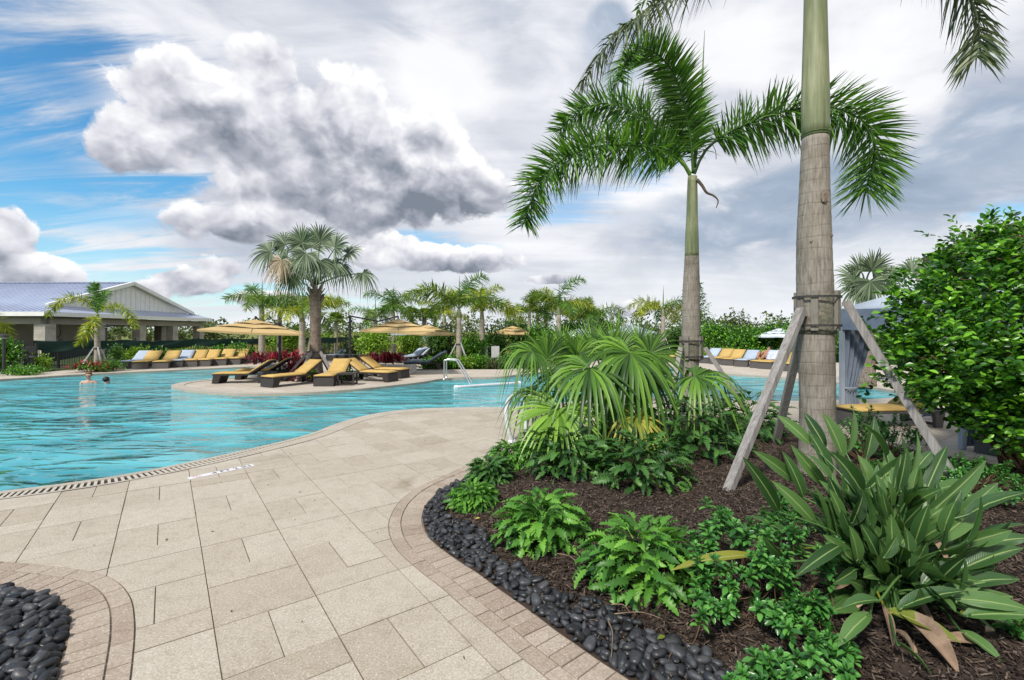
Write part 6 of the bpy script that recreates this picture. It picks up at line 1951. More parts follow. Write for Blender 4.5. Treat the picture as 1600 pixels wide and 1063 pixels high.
feather_palm('slim palm close behind the twin trunked palm', 833, 33.0, 492, 41, 6, ('palm', 'palmbg'), tw=6, lean=0.3)
feather_palm('slender palm in the gap between the twin palm and the yellow crowned palm', 852, 37.0, 488, 37, 6, ('palmbg',), tw=6)
feather_palm('yellow crowned palm with a pale trunk left of the fan palm top', 873, 30.0, 481, 56, 7, ('palmyel', 'palmbg', 'palm'), tw=8)
feather_palm('green palm immediately right of the yellow crowned palm', 893, 35.0, 489, 41, 6, ('palmyel', 'palmbg'), tw=6)
feather_palm('dark bushy palm above the fan palm, nearest the peaked cabana', 925, 33.0, 498, 49, 8, ('palmbg', 'palm'), tw=7)
feather_palm('dark bushy palm above the fan palm, second from the peaked cabana', 905, 36.0, 500, 44, 7, ('palmbg',), tw=7)
feather_palm('small palm with upright fronds beside the peaked cabana, propped up', 1036, 33.5, 484, 52, 7, ('palmyel', 'palm', 'palmyel'), tw=7, props='thin props round the small palm beside the peaked cabana', azs=[R(175), R(80), R(20), R(200), R(-20), R(130), R(50)])

# fan-leaved palms
def fan_palm_tree(label, base, zc, leaves, mat, group, tr=None, dead=None, Rl=0.95, seed=3, boots=True, trunkmat='trunkrough'):
    rg_ = np.random.default_rng(seed)
    base = np.array(base, float)
    t = thing('palm_tree', label, 'palm tree', base, 0, group)
    if tr:
        trunk_part('trunk', [base-(0, 0, 0.05), base+(0, 0, zc*0.3), base+(0.0, 0, zc*0.7), base+(0, 0, zc)], tr, MAT[trunkmat], t, 0.11, 18, 0.07)
        if boots:
            for i in range(16):
                a = i*2.4; z = zc*(0.84+0.012*i)
                mb = MB(); p0 = base+np.array([math.cos(a)*tr[-1]*0.8, math.sin(a)*tr[-1]*0.8, z])
                mb.beam(p0, p0+np.array([math.cos(a)*0.16, math.sin(a)*0.16, 0.26]), 0.13, 0.03, (math.cos(a), math.sin(a), 0.2)); part('leaf_boot', mb, MAT['trunkrough'], t)
    hub0 = base+np.array([0, 0, zc+0.15])
    for (hub, tip, Rl_, mk, dr) in leaves:
        hub = np.array(hub, float); tip = np.array(tip, float)
        ax = unit(tip-hub)
        out_ = unit(hub-hub0)
        nrm = unit(np.array([0, -0.75, 0.55])+0.5*rg_.normal(0, 1, 3)*0.5)
        g = fan_geo(hub, ax, nrm, Rl_, 30, R(235), dr, None, rg_, 0.42)
        mid = (hub0+hub)/2+np.array([0, 0, 0.10])
        pet = tube_geo(catmull([hub0, mid, hub], 5), np.linspace(0.032, 0.018, 11), 5)
        add_geo('leaf', cat_geo([g, pet]), MAT[mk], t)
    return t
IZ = 17.8
def ip(px, py, dz=0.0): return P(px, py, IZ+dz)
ib = np.array([(493-CX)/FPX*IZ, IZ, 0.0])
LV = [((432, 398), (380, 402), 0.95, 'bismarck', 0.45, -0.3), ((447, 410), (428, 450), 1.0, 'deadfan', 0.6, -0.7), ((452, 388), (425, 372), 0.95, 'bismarck', 0.2, 0.1), ((475, 385), (465, 358), 0.95, 'bismarck', 0.12, 0.0),
      ((500, 383), (510, 356), 0.95, 'bismarck', 0.12, 0.2), ((520, 392), (540, 372), 0.95, 'bismarck', 0.2, -0.2), ((537, 400), (565, 385), 0.85, 'bismarck', 0.35, 0.0), ((558, 428), (574, 445), 0.75, 'bismarck', 0.8, -0.3),
      ((497, 412), (500, 440), 0.95, 'bismarck', 0.5, -0.8), ((470, 415), (455, 445), 0.9, 'bismarck', 0.55, -0.5), ((515, 412), (530, 440), 0.85, 'bismarck', 0.6, -0.5), ((460, 430), (452, 462), 0.85, 'bismarck', 0.7, 0.3),
      ((480, 400), (470, 420), 0.95, 'bismarck', 0.4, -0.9), ((507, 400), (515, 420), 0.9, 'bismarck', 0.4, 0.8), ((455, 405), (430, 425), 0.9, 'bismarck', 0.5, 0.7), ((530, 420), (545, 450), 0.7, 'bismarck', 0.8, 0.5), ((487, 392), (487, 362), 0.95, 'bismarck', 0.15, 0.7)]
zcI = CAM_H+(HY-452)/FPX*IZ
fan_palm_tree('tall silvery fan leaved palm with a thick scarred trunk on the pool island', ib, zcI, [(ip(496+(h[0]-496)*1.14, 440+(h[1]-440)*1.10, dz), ip(496+(tp_[0]-496)*1.2, 440+(tp_[1]-440)*1.14, dz*1.4), Rl_*0.98, mk, dr) for h, tp_, Rl_, mk, dr, dz in LV if (h, tp_) not in (((507, 400), (515, 420)),)], 'bismarck', 'fan leaved palms', [0.30, 0.215, 0.185, 0.195, 0.215])
zt = CAM_H-(550-518)/FPX*IZ
tops = [ib+np.array([math.cos(a)*0.27, math.sin(a)*0.27, zt]) for a in (R(215), R(-98), R(-30), R(90))]
feet = [ib+np.array([x, y, 0]) for x, y in ((-0.95, -0.5), (-0.28, -1.0), (1.0, -0.55), (0.2, 1.1))]
brace('rough timber props strapped to the silvery fan leaved palm on the island', tops, feet, 0.085, 0.085, [(ib[0], ib[1], zt, 0.30, 0.05), (ib[0], ib[1], zt-0.22, 0.31, 0.05)], [])
RZ_ = 15.5
rb = np.array([(1352-CX)/FPX*RZ_, RZ_, 0.0])
rp = lambda x, y, d=0: P(x, y, RZ_+d)
LV = [((1335, 435), (1305, 430), 0.85, 'bismarck', 0.2, 0), ((1345, 425), (1330, 400), 0.85, 'bismarck', 0.1, 0.2), ((1362, 422), (1385, 400), 0.9, 'bismarck', 0.1, -0.2), ((1390, 430), (1420, 420), 0.85, 'bismarck', 0.2, 0.2),
      ((1340, 450), (1312, 465), 0.85, 'bismarck', 0.4, -0.2), ((1360, 440), (1362, 470), 0.85, 'bismarck', 0.3, -0.4), ((1385, 445), (1410, 460), 0.85, 'bismarck', 0.3, 0), ((1425, 425), (1445, 410), 0.8, 'bismarck', 0.2, 0.5)]
t = fan_palm_tree('silvery fan palm crown rising behind the blue grey cabana', rb, 3.2, [(rp(*h, dz), rp(*tp_, dz), Rl_, mk, dr) for h, tp_, Rl_, mk, dr, dz in LV], 'bismarck', 'fan leaved palms', [0.3, 0.24, 0.22, 0.2], boots=False)
mb = MB(); mb.tube(np.array([rp(1372, 440), rp(1374, 415), rp(1376, 388)]), [0.06, 0.05, 0.006], 6); part('spear_leaf', mb, MAT['bismarck'], t)
def small_fan(label, px, Z, cy, rpx, n, mat='palmbg', tw=6):
    x = (px-CX)/FPX*Z; zc = CAM_H+(HY-cy)/FPX*Z; r = rpx/FPX*Z
    t = thing('palm_tree', label, 'palm tree', (x, Z, 0), 0, 'distant cabbage palms')
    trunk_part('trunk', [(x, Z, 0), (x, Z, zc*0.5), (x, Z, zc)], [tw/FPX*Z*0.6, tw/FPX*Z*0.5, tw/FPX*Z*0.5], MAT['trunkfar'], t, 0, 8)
    for i in range(n):
        a = i*2.4; e = R(70)-R(95)*(i/n)
        d = np.array([math.cos(e)*math.cos(a), math.cos(e)*math.sin(a), math.sin(e)])
        h = np.array([x, Z, zc])+d*r*0.35
        g = fan_geo(h, d, np.array([-d[0]*d[2], -d[1]*d[2], 1.0]), r*0.72, 16, R(220), 0.4, None, RNG, 0.42)
        add_geo('leaf', cat_geo([g, tube_geo(np.array([(x, Z, zc), h]), [0.02, 0.015], 4)]), MAT[mat], t)
small_fan('small round headed cabbage palm in the gap right of the big palm trunk', 525, 36.0, 500, 20, 14)
small_fan('round headed cabbage palm just right of the drooping palm above the parasol', 643, 40.0, 492, 20, 14, 'palmbg', 7)
small_fan('round headed cabbage palm second right of the drooping palm above the parasol', 663, 41.0, 493, 19, 14, 'palmbg', 7)
small_fan('round headed cabbage palm nearest the brownish yellow palm', 680, 42.0, 495, 17, 12, 'palmbg', 6)
small_fan('small grey green palm seen through the pavilion columns', 186, 60.0, 522, 15, 12, 'olive', 5)

# norfolk pine behind the slender palm
nx, nz = (1084-CX)/FPX*45, 45.0
t = thing('pine_tree', 'layered dark conifer rising behind the slender palm trunk', 'pine tree', (nx, nz, 0))
ztop = CAM_H+(HY-438)/FPX*45
mb = MB(); mb.tube([(nx, nz, 0), (nx, nz, ztop)], [0.16, 0.02], 7); part('trunk', mb, MAT['bark'], t)
geos = []
for k in range(15):
    z = ztop*(0.28+0.70*k/14); r = 1.75*(1-k/15)**0.8+0.25
    for j in range(8):
        a = j*R(45)+k*0.4; L_ = r*random.uniform(0.8, 1.1)
        n_ = 26; s_ = np.linspace(0.15, 1, n_)[:, None]
        d = np.array([math.cos(a), math.sin(a), 0.18])
        p = np.array([nx, nz, z])+d*L_*s_+RNG.normal(0, .05, (n_, 3))
        y = unit(d+RNG.normal(0, .7, (n_, 3))); geos.append(leaf_cloud(p, y, unit(RNG.normal(0, .4, (n_, 3))+(0, 0, 1)), RNG.uniform(.16, .3, n_), np.full(n_, 0.09)))
add_geo('crown', cat_geo(geos), MAT['hedgebg'], t, smooth=False)

# ------------------------------------------------------------------ bushes, hedges and trees round the pool
def lump(px, y0, Z, wpx, hpx, n, leaf, mat, label, cat='bush', name='bush', group=None, base_y=None, nl=5, trunk=False, up=0.35):
    x = (px-CX)/FPX*Z; k = Z/FPX
    zb = CAM_H+(HY-y0)/FPX*Z
    zb = max(zb, 0.0) if abs(zb) < 0.5 else zb
    r = wpx*k/2; h = hpx*k
    lobes = []
    for i in range(nl):
        a = i*2.4+random.random(); q = 0.48*r*math.sqrt((i+0.5)/nl)*1.2
        zz_ = zb+h*random.uniform(0.38, 0.66)
        lobes.append((np.array([x+math.cos(a)*q, Z+math.sin(a)*q*0.8, zz_]), np.array([r*random.uniform(.45, .65), r*random.uniform(.45, .6), h*random.uniform(.30, .42)])))
    lobes.append((np.array([x, Z, zb+h*0.42]), np.array([r*0.62, r*0.6, h*0.42])))
    tr = None
    if trunk:
        tr = [(np.array([(x, Z, 0), (x+0.05, Z, zb+h*0.2), (x, Z, zb+h*0.6)]), np.array([0.12, 0.09, 0.05])*max(0.5, h/3))]
        for l, rr in lobes[:4]:
            tr.append((np.array([(x+0.03, Z, max(0.1, zb)), (np.array([x, Z, zb+h*.3])+l)/2, l]), np.array([0.07, 0.05, 0.02])*max(0.5, h/3)))
    else:
        tr = [(np.array([(x, Z, -0.02), (x+.02, Z, zb+h*0.3), l]), np.array([0.03, 0.02, 0.008])) for l, rr in lobes[:4]]
    return bushy(name, label, cat, (x, Z, 0), lobes, int(n * 1.7), leaf * 1.08, MAT[mat], group, tr, up=up)
HB = 'hedge bushes along the mesh fence'
for i, (px, y0, Z, w_, h, mk) in enumerate(((212, 566, 25.3, 34, 20, 'lime'), (246, 566, 26.2, 34, 19, 'hedgebg'), (280, 566, 27.0, 34, 20, 'lime'), (312, 567, 27.6, 34, 22, 'hedgebg'), (345, 567, 28, 36, 24, 'hedge'), (378, 568, 27.5, 38, 28, 'hedge'))):
    lump(px, y0, Z, w_, h, 1200, 0.12, mk, ['lime green bush just right of the staked palm behind the fence row loungers', 'green bush second right of the staked palm behind the fence row loungers', 'lime green bush in the middle of the fence hedge',
         'dark green bush right of the middle of the fence hedge', 'bright green bush behind the last two fence row loungers', 'tallest bright green bush, at the right end of the fence hedge'][i], group=HB)
lump(4, 576, 20.6, 46, 42, 1700, 0.13, 'hedge', 'large leafy bright green bush beside the lamp post at the left edge')
lump(66, 578, 21.6, 20, 20, 500, 0.11, 'lime', 'lime green bush against the black pickets near the left edge')
lump(38, 584, 19.6, 66, 8, 1100, 0.08, 'hedge', 'low green ground cover mat below the lamp post at the left edge', 'ground cover', 'ground_cover', nl=7)
lump(155, 577.5, 21.2, 72, 9, 1300, 0.08, 'hedge', 'low green ground cover mat round the foot of the staked palm', 'ground cover', 'ground_cover', nl=7)
lump(182, 566, 22.4, 16, 26, 420, 0.1, 'hedgebg', 'narrow dark bush between the staked palm and the first grey lounger')
LB_ = 'low bushes by the pool handrail'
for i, (px, w_, h, mk) in enumerate(((675, 36, 16, 'hedge'), (702, 38, 17, 'hedge'), (732, 40, 17, 'lime'), (752, 34, 16, 'hedge'), (792, 44, 18, 'hedge'), (822, 46, 20, 'hedgebg'))):
    lump(px, 576.5, 22.9+0.1*i, w_, h, 1000, 0.10, mk, ['low green bush at the left end of the clipped row by the handrail', 'low green bush directly behind the handrail post', 'brighter low bush at the foot of the staked palm by the handrail',
         'low green bush right of the props by the handrail', 'low green bush under the grey panel on legs', 'low green bush partly behind the left fan leaves'][i], group=LB_)
# spiky plant
def straps(label, x, y, z, n, L, wd, mat, name='strap_leaf_plant', cat='plant', group=None, spread=0.16, lo=15):
    t = thing(name, label, cat, (x, y, z), 0, group)
    a = RNG.uniform(0, 2*math.pi, n); e = R(lo)+(R(85)-R(lo))*RNG.uniform(0, 1, n)**0.8
    b = np.stack([x+RNG.normal(0, spread, n), y+RNG.normal(0, spread, n), z+RNG.uniform(0, L*0.55, n)*(1 if cat == 'cordyline' else 0.2)], 1)
    d = np.stack([np.cos(e)*np.cos(a), np.cos(e)*np.sin(a), np.sin(e)], 1)
    s_ = unit(np.cross(d, np.array([0, 0, 1.0])+RNG.normal(0, .2, (n, 3))))
    V, F = strips(b, d, s_, L*RNG.uniform(0.6, 1.1, n), wd*RNG.uniform(.7, 1.2, n), RNG.uniform(0.15, 0.5, n), (0.35, 0.9, 0.8, 0.05), 3, fold=0.3)
    st_ = []
    for i in range(4):
        q = np.array([x+random.gauss(0, spread), y+random.gauss(0, spread), z])
        st_.append(tube_geo(np.array([q, q+(0, 0, L*0.4), q+(0.02, 0, L*0.7)]), [0.02, 0.018, 0.012], 5))
    add_geo('leaves', (V, F), MAT[mat], t)
    add_geo('stems', cat_geo(st_), MAT['bark'], t)
    return t
g = G(773, 577); straps('spiky dark strap leaved plant in the low bushes left of the grey panel', g[0], g[1]+0.4, 0, 120, 0.75, 0.022, 'palmdark')
RC = 'red leaved cordylines'
for (px, yb, Z, n, L, lab, zb) in ((404, 560, 20.6, 150, 0.55, 'dark red cordyline at the left end of the low stone planter', 0.35), (432, 559, 20.8, 170, 0.55, 'bright red cordyline in the middle of the low stone planter', 0.4), (455, 559, 21.0, 170, 0.55, 'orange red cordyline above the right end of the low stone planter', 0.42),
                             (463, 575, 18.6, 170, 0.58, 'crimson cordyline closest to the left props of the island palm', 0.1), (478, 566, 18.9, 130, 0.6, 'dark maroon cordyline right behind the island palm trunk', 0.15),
                             (470, 590, 17.3, 90, 0.38, 'small maroon cordyline low down between two island loungers', 0.0),
                             (583, 566, 20.5, 140, 0.5, 'dark maroon cordyline at the left of the curved stone planter', 0.4), (603, 566, 20.6, 190, 0.52, 'crimson cordyline in the middle of the curved stone planter', 0.4), (620, 565, 20.9, 130, 0.5, 'dark red cordyline at the right of the curved stone planter', 0.4),
                             (131, 577, 21.0, 120, 0.42, 'pinkish red cordyline left of the staked palm by the fence', 0.05), (156, 577, 21.1, 120, 0.42, 'maroon cordyline right of the staked palm by the fence', 0.05)):
    straps(lab, (px-CX)/FPX*Z, Z, zb, n, L, 0.035, 'red', 'cordyline', 'cordyline', RC, 0.20, 5)
# stone planters
def planter(label, px0, px1, Z, h, dep=1.1):
    x0, x1 = (px0-CX)/FPX*Z, (px1-CX)/FPX*Z
    t = thing('stone_planter', label, 'planter', ((x0+x1)/2, Z+dep/2, 0), 0, 'low stone planters on the island')
    nb_ = max(3, int((x1-x0)/0.34)); w_ = (x1-x0)/nb_
    for r in range(2):
        for i in range(nb_):
            off = (w_/2 if r else 0)
            xa = x0+i*w_+off; xb = min(xa+w_-0.008, x1)
            if xb-xa < 0.05: continue
            mb = MB(); mb.box(((xa+xb)/2, Z+0.1, h*0.42*(r+0.5)), (xb-xa, 0.2, h*0.42-0.008)); part('block', mb, MAT['wallplanter'], t)
    mb = MB(); mb.box(((x0+x1)/2, Z+0.11, h*0.84+0.03), (x1-x0+0.08, 0.30, 0.06)); part('cap_stone', mb, MAT['wallplanter'], t, bevel=0.01)
    for s in (x0+0.1, x1-0.1):
        mb = MB(); mb.box((s, Z+0.2+dep/2, h*0.42), (0.2, dep-0.02, h*0.84)); part('side_wall', mb, MAT['wallplanter'], t)
    mb = MB(); mb.box(((x0+x1)/2, Z+0.2+dep/2, h*0.35), (x1-x0-0.42, dep-0.04, h*0.7)); part('soil', mb, MAT['mulch'], t)
planter('low pale stone planter under the red plants at the left of the island', 410, 462, 19.7, 0.46)
planter('curved low grey stone planter under the red plants at the right of the island', 582, 641, 19.6, 0.42)
# the bed round the island palm
mb = MB(); mb.ell((ib[0], ib[1]+0.1, 0.0), (1.35, 0.95, 0.10), 20, 8); 
tag(struct('island_mulch', mb, MAT['mulch'], smooth=True), None)
lump(537, 590, 17.9, 20, 12, 420, 0.09, 'hedge', 'small leafy green plant behind the side table on the island')
lump(487, 591, 17.1, 10, 12, 200, 0.07, 'lime', 'tiny lime green plant at the foot of the left island prop')

# hedge and tree masses, one by one
MID = 'trees and tall bushes behind the pool'
for (px, y0, Z, w_, h, n, leaf, mk, lab) in (
    (588, 556, 27, 60, 42, 1500, .17, 'lime', 'bright loose bush behind the curved stone planter'), (560, 556, 30, 50, 34, 1100, .17, 'olive', 'olive green bush just right of the cantilever post'),
    (450, 552, 31, 60, 40, 1500, .18, 'lime', 'lime green bush behind the dark pole of the left parasol'), (505, 550, 40, 50, 26, 900, .2, 'lime', 'pale green bush in the gap right of the big trunk'),
    (642, 557, 38, 56, 36, 1100, .2, 'lime', 'lime bush seen through the open pale cabana'), (690, 560, 30, 56, 50, 1800, .18, 'hedgebg', 'rounded dark bush right of the pale cabana'),
    (738, 562, 27, 46, 36, 1500, .15, 'hedge', 'bright green bush right behind the staked palm by the handrail'), (772, 560, 31, 50, 40, 1300, .18, 'hedgebg', 'dark bush left below the distant gold parasol'),
    (806, 560, 36, 56, 60, 1700, .2, 'hedgebg', 'dark tall bush directly behind the distant gold parasol'), (848, 560, 30, 60, 56, 2000, .18, 'hedge', 'leafy green bush between the distant parasol and the yellow crowned palm'),
    (892, 558, 33, 60, 60, 1800, .19, 'hedgebg', 'dark green tree behind the top left of the fan palm'), (938, 556, 37, 64, 56, 1700, .2, 'hedgebg', 'dark tree right behind the middle of the fan palm'),
    (962, 552, 42, 54, 40, 1100, .22, 'olive', 'olive tree just left behind the peaked cabana'), (1008, 552, 42, 60, 42, 1500, .22, 'olive', 'rounded olive tree right behind the peaked cabana'),
    (1062, 554, 37, 70, 42, 1800, .2, 'hedgebg', 'dark hedge tree behind the slender palm trunk'), (1118, 556, 33, 64, 54, 2000, .18, 'hedge', 'leafy hedge tree just right of the slender palm trunk'),
    (1152, 555, 40, 60, 62, 1600, .2, 'olive', 'taller olive hedge tree standing behind the row at the right'), (1160, 558, 31, 54, 46, 1800, .17, 'hedge', 'glossy hedge tree above the sunbather'),
    (1198, 558, 31, 56, 52, 1900, .17, 'hedge', 'glossy hedge tree behind the pale parasol'), (1236, 559, 30, 56, 54, 1900, .17, 'hedge', 'glossy hedge tree crossed by the near prop'),
    (1276, 560, 30, 60, 56, 1800, .17, 'hedge', 'hedge tree hidden mostly by the thick palm trunk'), (1322, 565, 28, 80, 60, 1800, .17, 'hedgebg', 'dark hedge tree seen under the cabana valance'),
    (1400, 570, 27, 110, 70, 2000, .18, 'hedgebg', 'dark hedge tree far behind the cabana'), (1100, 562, 30.2, 40, 15, 700, .13, 'lime', 'low lime shrub behind the loungers right of the slender palm'),
    (1145, 564, 29.4, 46, 16, 800, .13, 'lime', 'low lime shrub behind the pale grey lounger of the hedge row'), (1190, 566, 28.6, 44, 16, 800, .13, 'hedge', 'low green shrub behind the sunbather'), (1235, 568, 28, 50, 18, 800, .13, 'hedge', 'low green shrub behind the loungers left of the thick trunk')):
    lump(px, y0, Z, w_, h, n, leaf, mk, lab, 'tree' if h > 38 else 'bush', 'hedge_tree' if h > 38 else 'bush', MID, trunk=h > 38)
lump(70, 540, 70, 60, 26, 700, .4, 'olive', 'far olive tree behind the pavilion wall', 'tree', 'distant_tree', 'single trees far beyond the fence', trunk=True)
lump(273, 534, 62, 30, 16, 700, .3, 'olive', 'far rounded tree framed between the last two pavilion columns', 'tree', 'distant_tree', 'single trees far beyond the fence', trunk=True)
lump(226, 533, 66, 26, 12, 500, .3, 'olive', 'far tree framed between the second and third pavilion columns', 'tree', 'distant_tree', 'single trees far beyond the fence', trunk=True)
lump(322, 530, 68, 46, 20, 900, .35, 'olive', 'far dark tree beside the right end of the pavilion', 'tree', 'distant_tree', 'single trees far beyond the fence', trunk=True)
# far off woodland edge
geos = []
for i in range(150):
    px = -500+i*16+random.uniform(-8, 8); Z = random.uniform(85, 120)
    x = (px-CX)/FPX*Z; h = random.uniform(2.2, 4.6)*(1.0 if px < 520 else 1.25); r = random.uniform(1.6, 3.0)
    c, o = crown_points([(np.array([x, Z, h*0.5]), np.array([r, r, h*0.55])), (np.array([x+1, Z-.5, h*0.7]), np.array([r*.6, r*.6, h*0.35]))], 150, RNG, 0.6)
    geos.append(leaf_cloud(c, unit(o+RNG.normal(0, .8, c.shape)), unit(o+(0, 0, .6)), RNG.uniform(.45, .8, len(c)), RNG.uniform(.35, .6, len(c))))
V, F = cat_geo(geos)
tag(link('far_woods', fast_mesh('far_woods', V, F, MAT['olive'])), 'low far off woodland edge along the horizon', 'woods', kind='stuff')
# tall dry grass of the meadow behind the fence
n = 16000
gx = RNG.uniform(-45, 14, n); gy = RNG.uniform(38, 80, n)
b = np.c_[gx, gy, np.full(n, -0.07)]
d = unit(np.c_[RNG.normal(0, .25, n), RNG.normal(0, .25, n), np.ones(n)])
V, F = strips(b, d, unit(np.cross(d, RNG.normal(0, 1, (n, 3)))), RNG.uniform(.5, 1.1, n), np.full(n, .05), RNG.uniform(.1, .4, n), (0.8, 1, 0.1), 2)
MAT['drygrass'] = foliage('dry_meadow_grass', (0.16, 0.17, 0.05), (0.27, 0.25, 0.075), (0.40, 0.34, 0.11), 0.8, 0.1, 0.2)
tag(link('tall_meadow_grass', fast_mesh('tall_meadow_grass', V, F, MAT['drygrass'])), 'tall dry yellow grass of the meadow beyond the fence', 'grass', kind='stuff')
# ------------------------------------------------------------------ mesh-screened picket fence
FL = np.array([[-24.0, 20.6], [(52-CX)/FPX*22.3, 22.3], [(165-CX)/FPX*24.4, 24.4], [(300-CX)/FPX*27.6, 27.6], [(412-CX)/FPX*30.5, 30.5], [(560-CX)/FPX*38.0, 38.0]])
fc = thing('picket_fence', 'black metal picket fence carrying a dark green mesh screen', 'fence', (FL[2][0], FL[2][1], 0))
fl = resample(FL, 400); Ls = arclen(fl)[-1]
npk = 235
pk = resample(FL, npk)
tk = np.gradient(pk, axis=0)
pme = MB().box((0, 0, 0.66), (0.022, 0.022, 1.26)).mesh('picket', MAT['dmetal'])
for i in range(npk):
    o = link('picket', pme, fc, loc=(pk[i][0]-fc.location[0], pk[i][1]-fc.location[1], 0)); o.rotation_euler = (0, 0, math.atan2(tk[i][1], tk[i][0]))
for z in (0.14, 0.95, 1.27):
    mb = MB()
    for a, b in zip(FL[:-1], FL[1:]): mb.beam((*a, z), (*b, z), 0.035, 0.035)
    part('rail', mb, MAT['dmetal'], fc)
npo = int(Ls/2.4)
for p in resample(FL, npo):
    mb = MB(); mb.box((p[0], p[1], 0.70), (0.08, 0.08, 1.40)); mb.box((p[0], p[1], 1.42), (0.10, 0.10, 0.04)); part('post', mb, MAT['dmetal'], fc)
# screen
sc = thing('mesh_screen', 'sagging dark green mesh screen hung along the top of the picket fence', 'screen', (FL[2][0], FL[2][1], 0))
sl = offset2(resample(FL[1:], 160), -0.07)
V = []; F = []
for i, p in enumerate(sl):
    u = i/159
    drop = 0.42+0.05*math.sin(u*21)+0.05*math.sin(u*47)
    top_ = 1.37-0.05*abs(math.sin(u*math.pi*11))-(0.10*math.exp(-((u-0.26)/0.05)**2))
    for k in range(5):
        w_ = k/4
        bul = 0.04*math.sin(u*60+k)*w_
        V.append((p[0]+bul*0.3, p[1]-bul, top_-drop*w_))
for i in range(159):
    for k in range(4): F.append((i*5+k, (i+1)*5+k, (i+1)*5+k+1, i*5+k+1))
mb = MB(); mb.add(V, F); part('cloth', mb, MAT['mesh'], sc, smooth=True)
p0, p1 = np.array([*offset2(np.array([FL[2], FL[3]]), -0.12)[0], 0]), np.array([*offset2(np.array([FL[2], FL[3]]), -0.12)[1], 0])
V = []; F = []
for i in range(40):
    u = i/39
    p = p0+(p1-p0)*u*0.85
    z1 = 1.33-0.42*math.sin(math.pi*u)**0.8*(0.55+0.3*u)+(0.0 if u > 0.12 else -0.55*(1-u/0.12))
    for k in range(4):
        V.append((p[0], p[1]-0.05*math.sin(k*1.6), z1-0.11*k))
for i in range(39):
    for k in range(3): F.append((i*4+k, (i+1)*4+k, (i+1)*4+k+1, i*4+k+1))
mb = MB(); mb.add(V, F); part('loose_swag', mb, MAT['mesh'], sc, smooth=True)
# lower screen panel behind the pickets on the left, its hem rising to the right
a, b = np.array([(62-CX)/FPX*22.7, 22.7]), np.array([(150-CX)/FPX*24.5, 24.5])
V = []; F = []
for i in range(20):
    u = i/19; p = a+(b-a)*u
    for k in range(4): V.append((p[0], p[1]+0.1, 0.95+(-0.72+0.42*u)*k/3))
for i in range(19):
    for k in range(3): F.append((i*4+k, (i+1)*4+k, (i+1)*4+k+1, i*4+k+1))
MAT['mesh2'] = simple('faded_screen', (0.075, 0.115, 0.115), (0.06, 0.095, 0.095), 2.0, 0.85, 0.15)
mb = MB(); mb.add(V, F); part('faded_cloth', mb, MAT['mesh2'], sc, smooth=True)
# gate
gx0 = np.array([(47-CX)/FPX*21.6, 21.6])
gt = thing('fence_gate', 'solid black gate panel between posts near the left lamp post', 'gate', (gx0[0], gx0[1], 0))
mb = MB(); mb.box((gx0[0], gx0[1], 0.62), (0.46, 0.06, 1.0)); part('panel', mb, MAT['dmetal'], gt)
for s in (-1, 1):
    mb = MB(); mb.box((gx0[0]+s*0.28, gx0[1], 0.62), (0.09, 0.09, 1.24)); part('post', mb, MAT['dmetal'], gt)
# lamp posts
def lamp(px, Z, h, label):
    x = (px-CX)/FPX*Z
    t = thing('lamp_post', label, 'lamp post', (x, Z, 0), 0, 'black path lamps by the fence')
    mb = MB(); mb.tube([(x, Z, 0), (x, Z, h*0.9)], 0.055, 10); part('pole', mb, MAT['dmetal'], t)
    mb = MB(); mb.tube([(x, Z, 0), (x, Z, 0.12)], [0.11, 0.08], 10); part('base', mb, MAT['dmetal'], t)
    mb = MB(); mb.tube([(x, Z, h*0.9), (x, Z, h*0.905), (x, Z, h*0.96), (x, Z, h)], [0.055, 0.14, 0.13, 0.03], 12); part('lamp_head', mb, MAT['dmetal'], t)
    mb = MB(); mb.tube([(x, Z, h*0.885), (x, Z, h*0.90)], 0.09, 10); part('lens', mb, MAT['white'], t)
lamp(6, 20.0, 1.70, 'black lamp post at the very left edge of the pool deck')
lamp(166, 25.0, 2.25, 'black lamp post standing behind the staked palm')
lamp(50, 21.0, 0.72, 'short black bollard lamp in front of the pickets')

# ------------------------------------------------------------------ unfinished pavilion
bl = thing('pavilion', 'unfinished pavilion with blue grey metal roof, white gable and block columns', 'building', (-42, 43, 0))
X1, XW = -33.4, -66.0; ZF, ZB, ZM = 33.6, 52.4, 43.0
E0 = 3.22; RZ = 6.22; GX = X1-1.5; SK = 3.78
def quad(mb, *p): mb.add(p, [tuple(range(len(p)))])
def sheet(name, pts, th, mat):
    """roof plane with thickness"""
    p = np.array(pts, float); nrm = unit(np.cross(p[1]-p[0], p[2]-p[0])); nrm = nrm*(1 if nrm[2] > 0 else -1)
    n = len(p); mb = MB(); mb.add(np.r_[p, p-nrm*th], [tuple(range(n)), tuple(range(2*n-1, n-1, -1))]+[(i, n+i, n+(i+1) % n, (i+1) % n) for i in range(n)])
    return part(name, mb, mat, bl)
sk_y0 = ZF+1.5*0.9; sk_y1 = ZB-1.5*0.9
r1 = sheet('roof', [(XW, ZF, E0), (X1-0.02, ZF, E0), (GX, sk_y0+0.3, SK), (GX+0.35, ZM, RZ), (XW, ZM, RZ)], 0.08, MAT['roof'])
r2 = sheet('roof', [(X1-0.02, ZB, E0), (XW, ZB, E0), (XW, ZM, RZ), (GX+0.35, ZM, RZ), (GX, sk_y1-0.3, SK)], 0.08, MAT['roof'])
r3 = sheet('skirt_roof', [(X1, ZF+0.02, E0), (X1, ZB-0.02, E0), (GX-0.1, sk_y1-0.3, SK), (GX-0.1, sk_y0+0.3, SK)], 0.08, MAT['roof'])
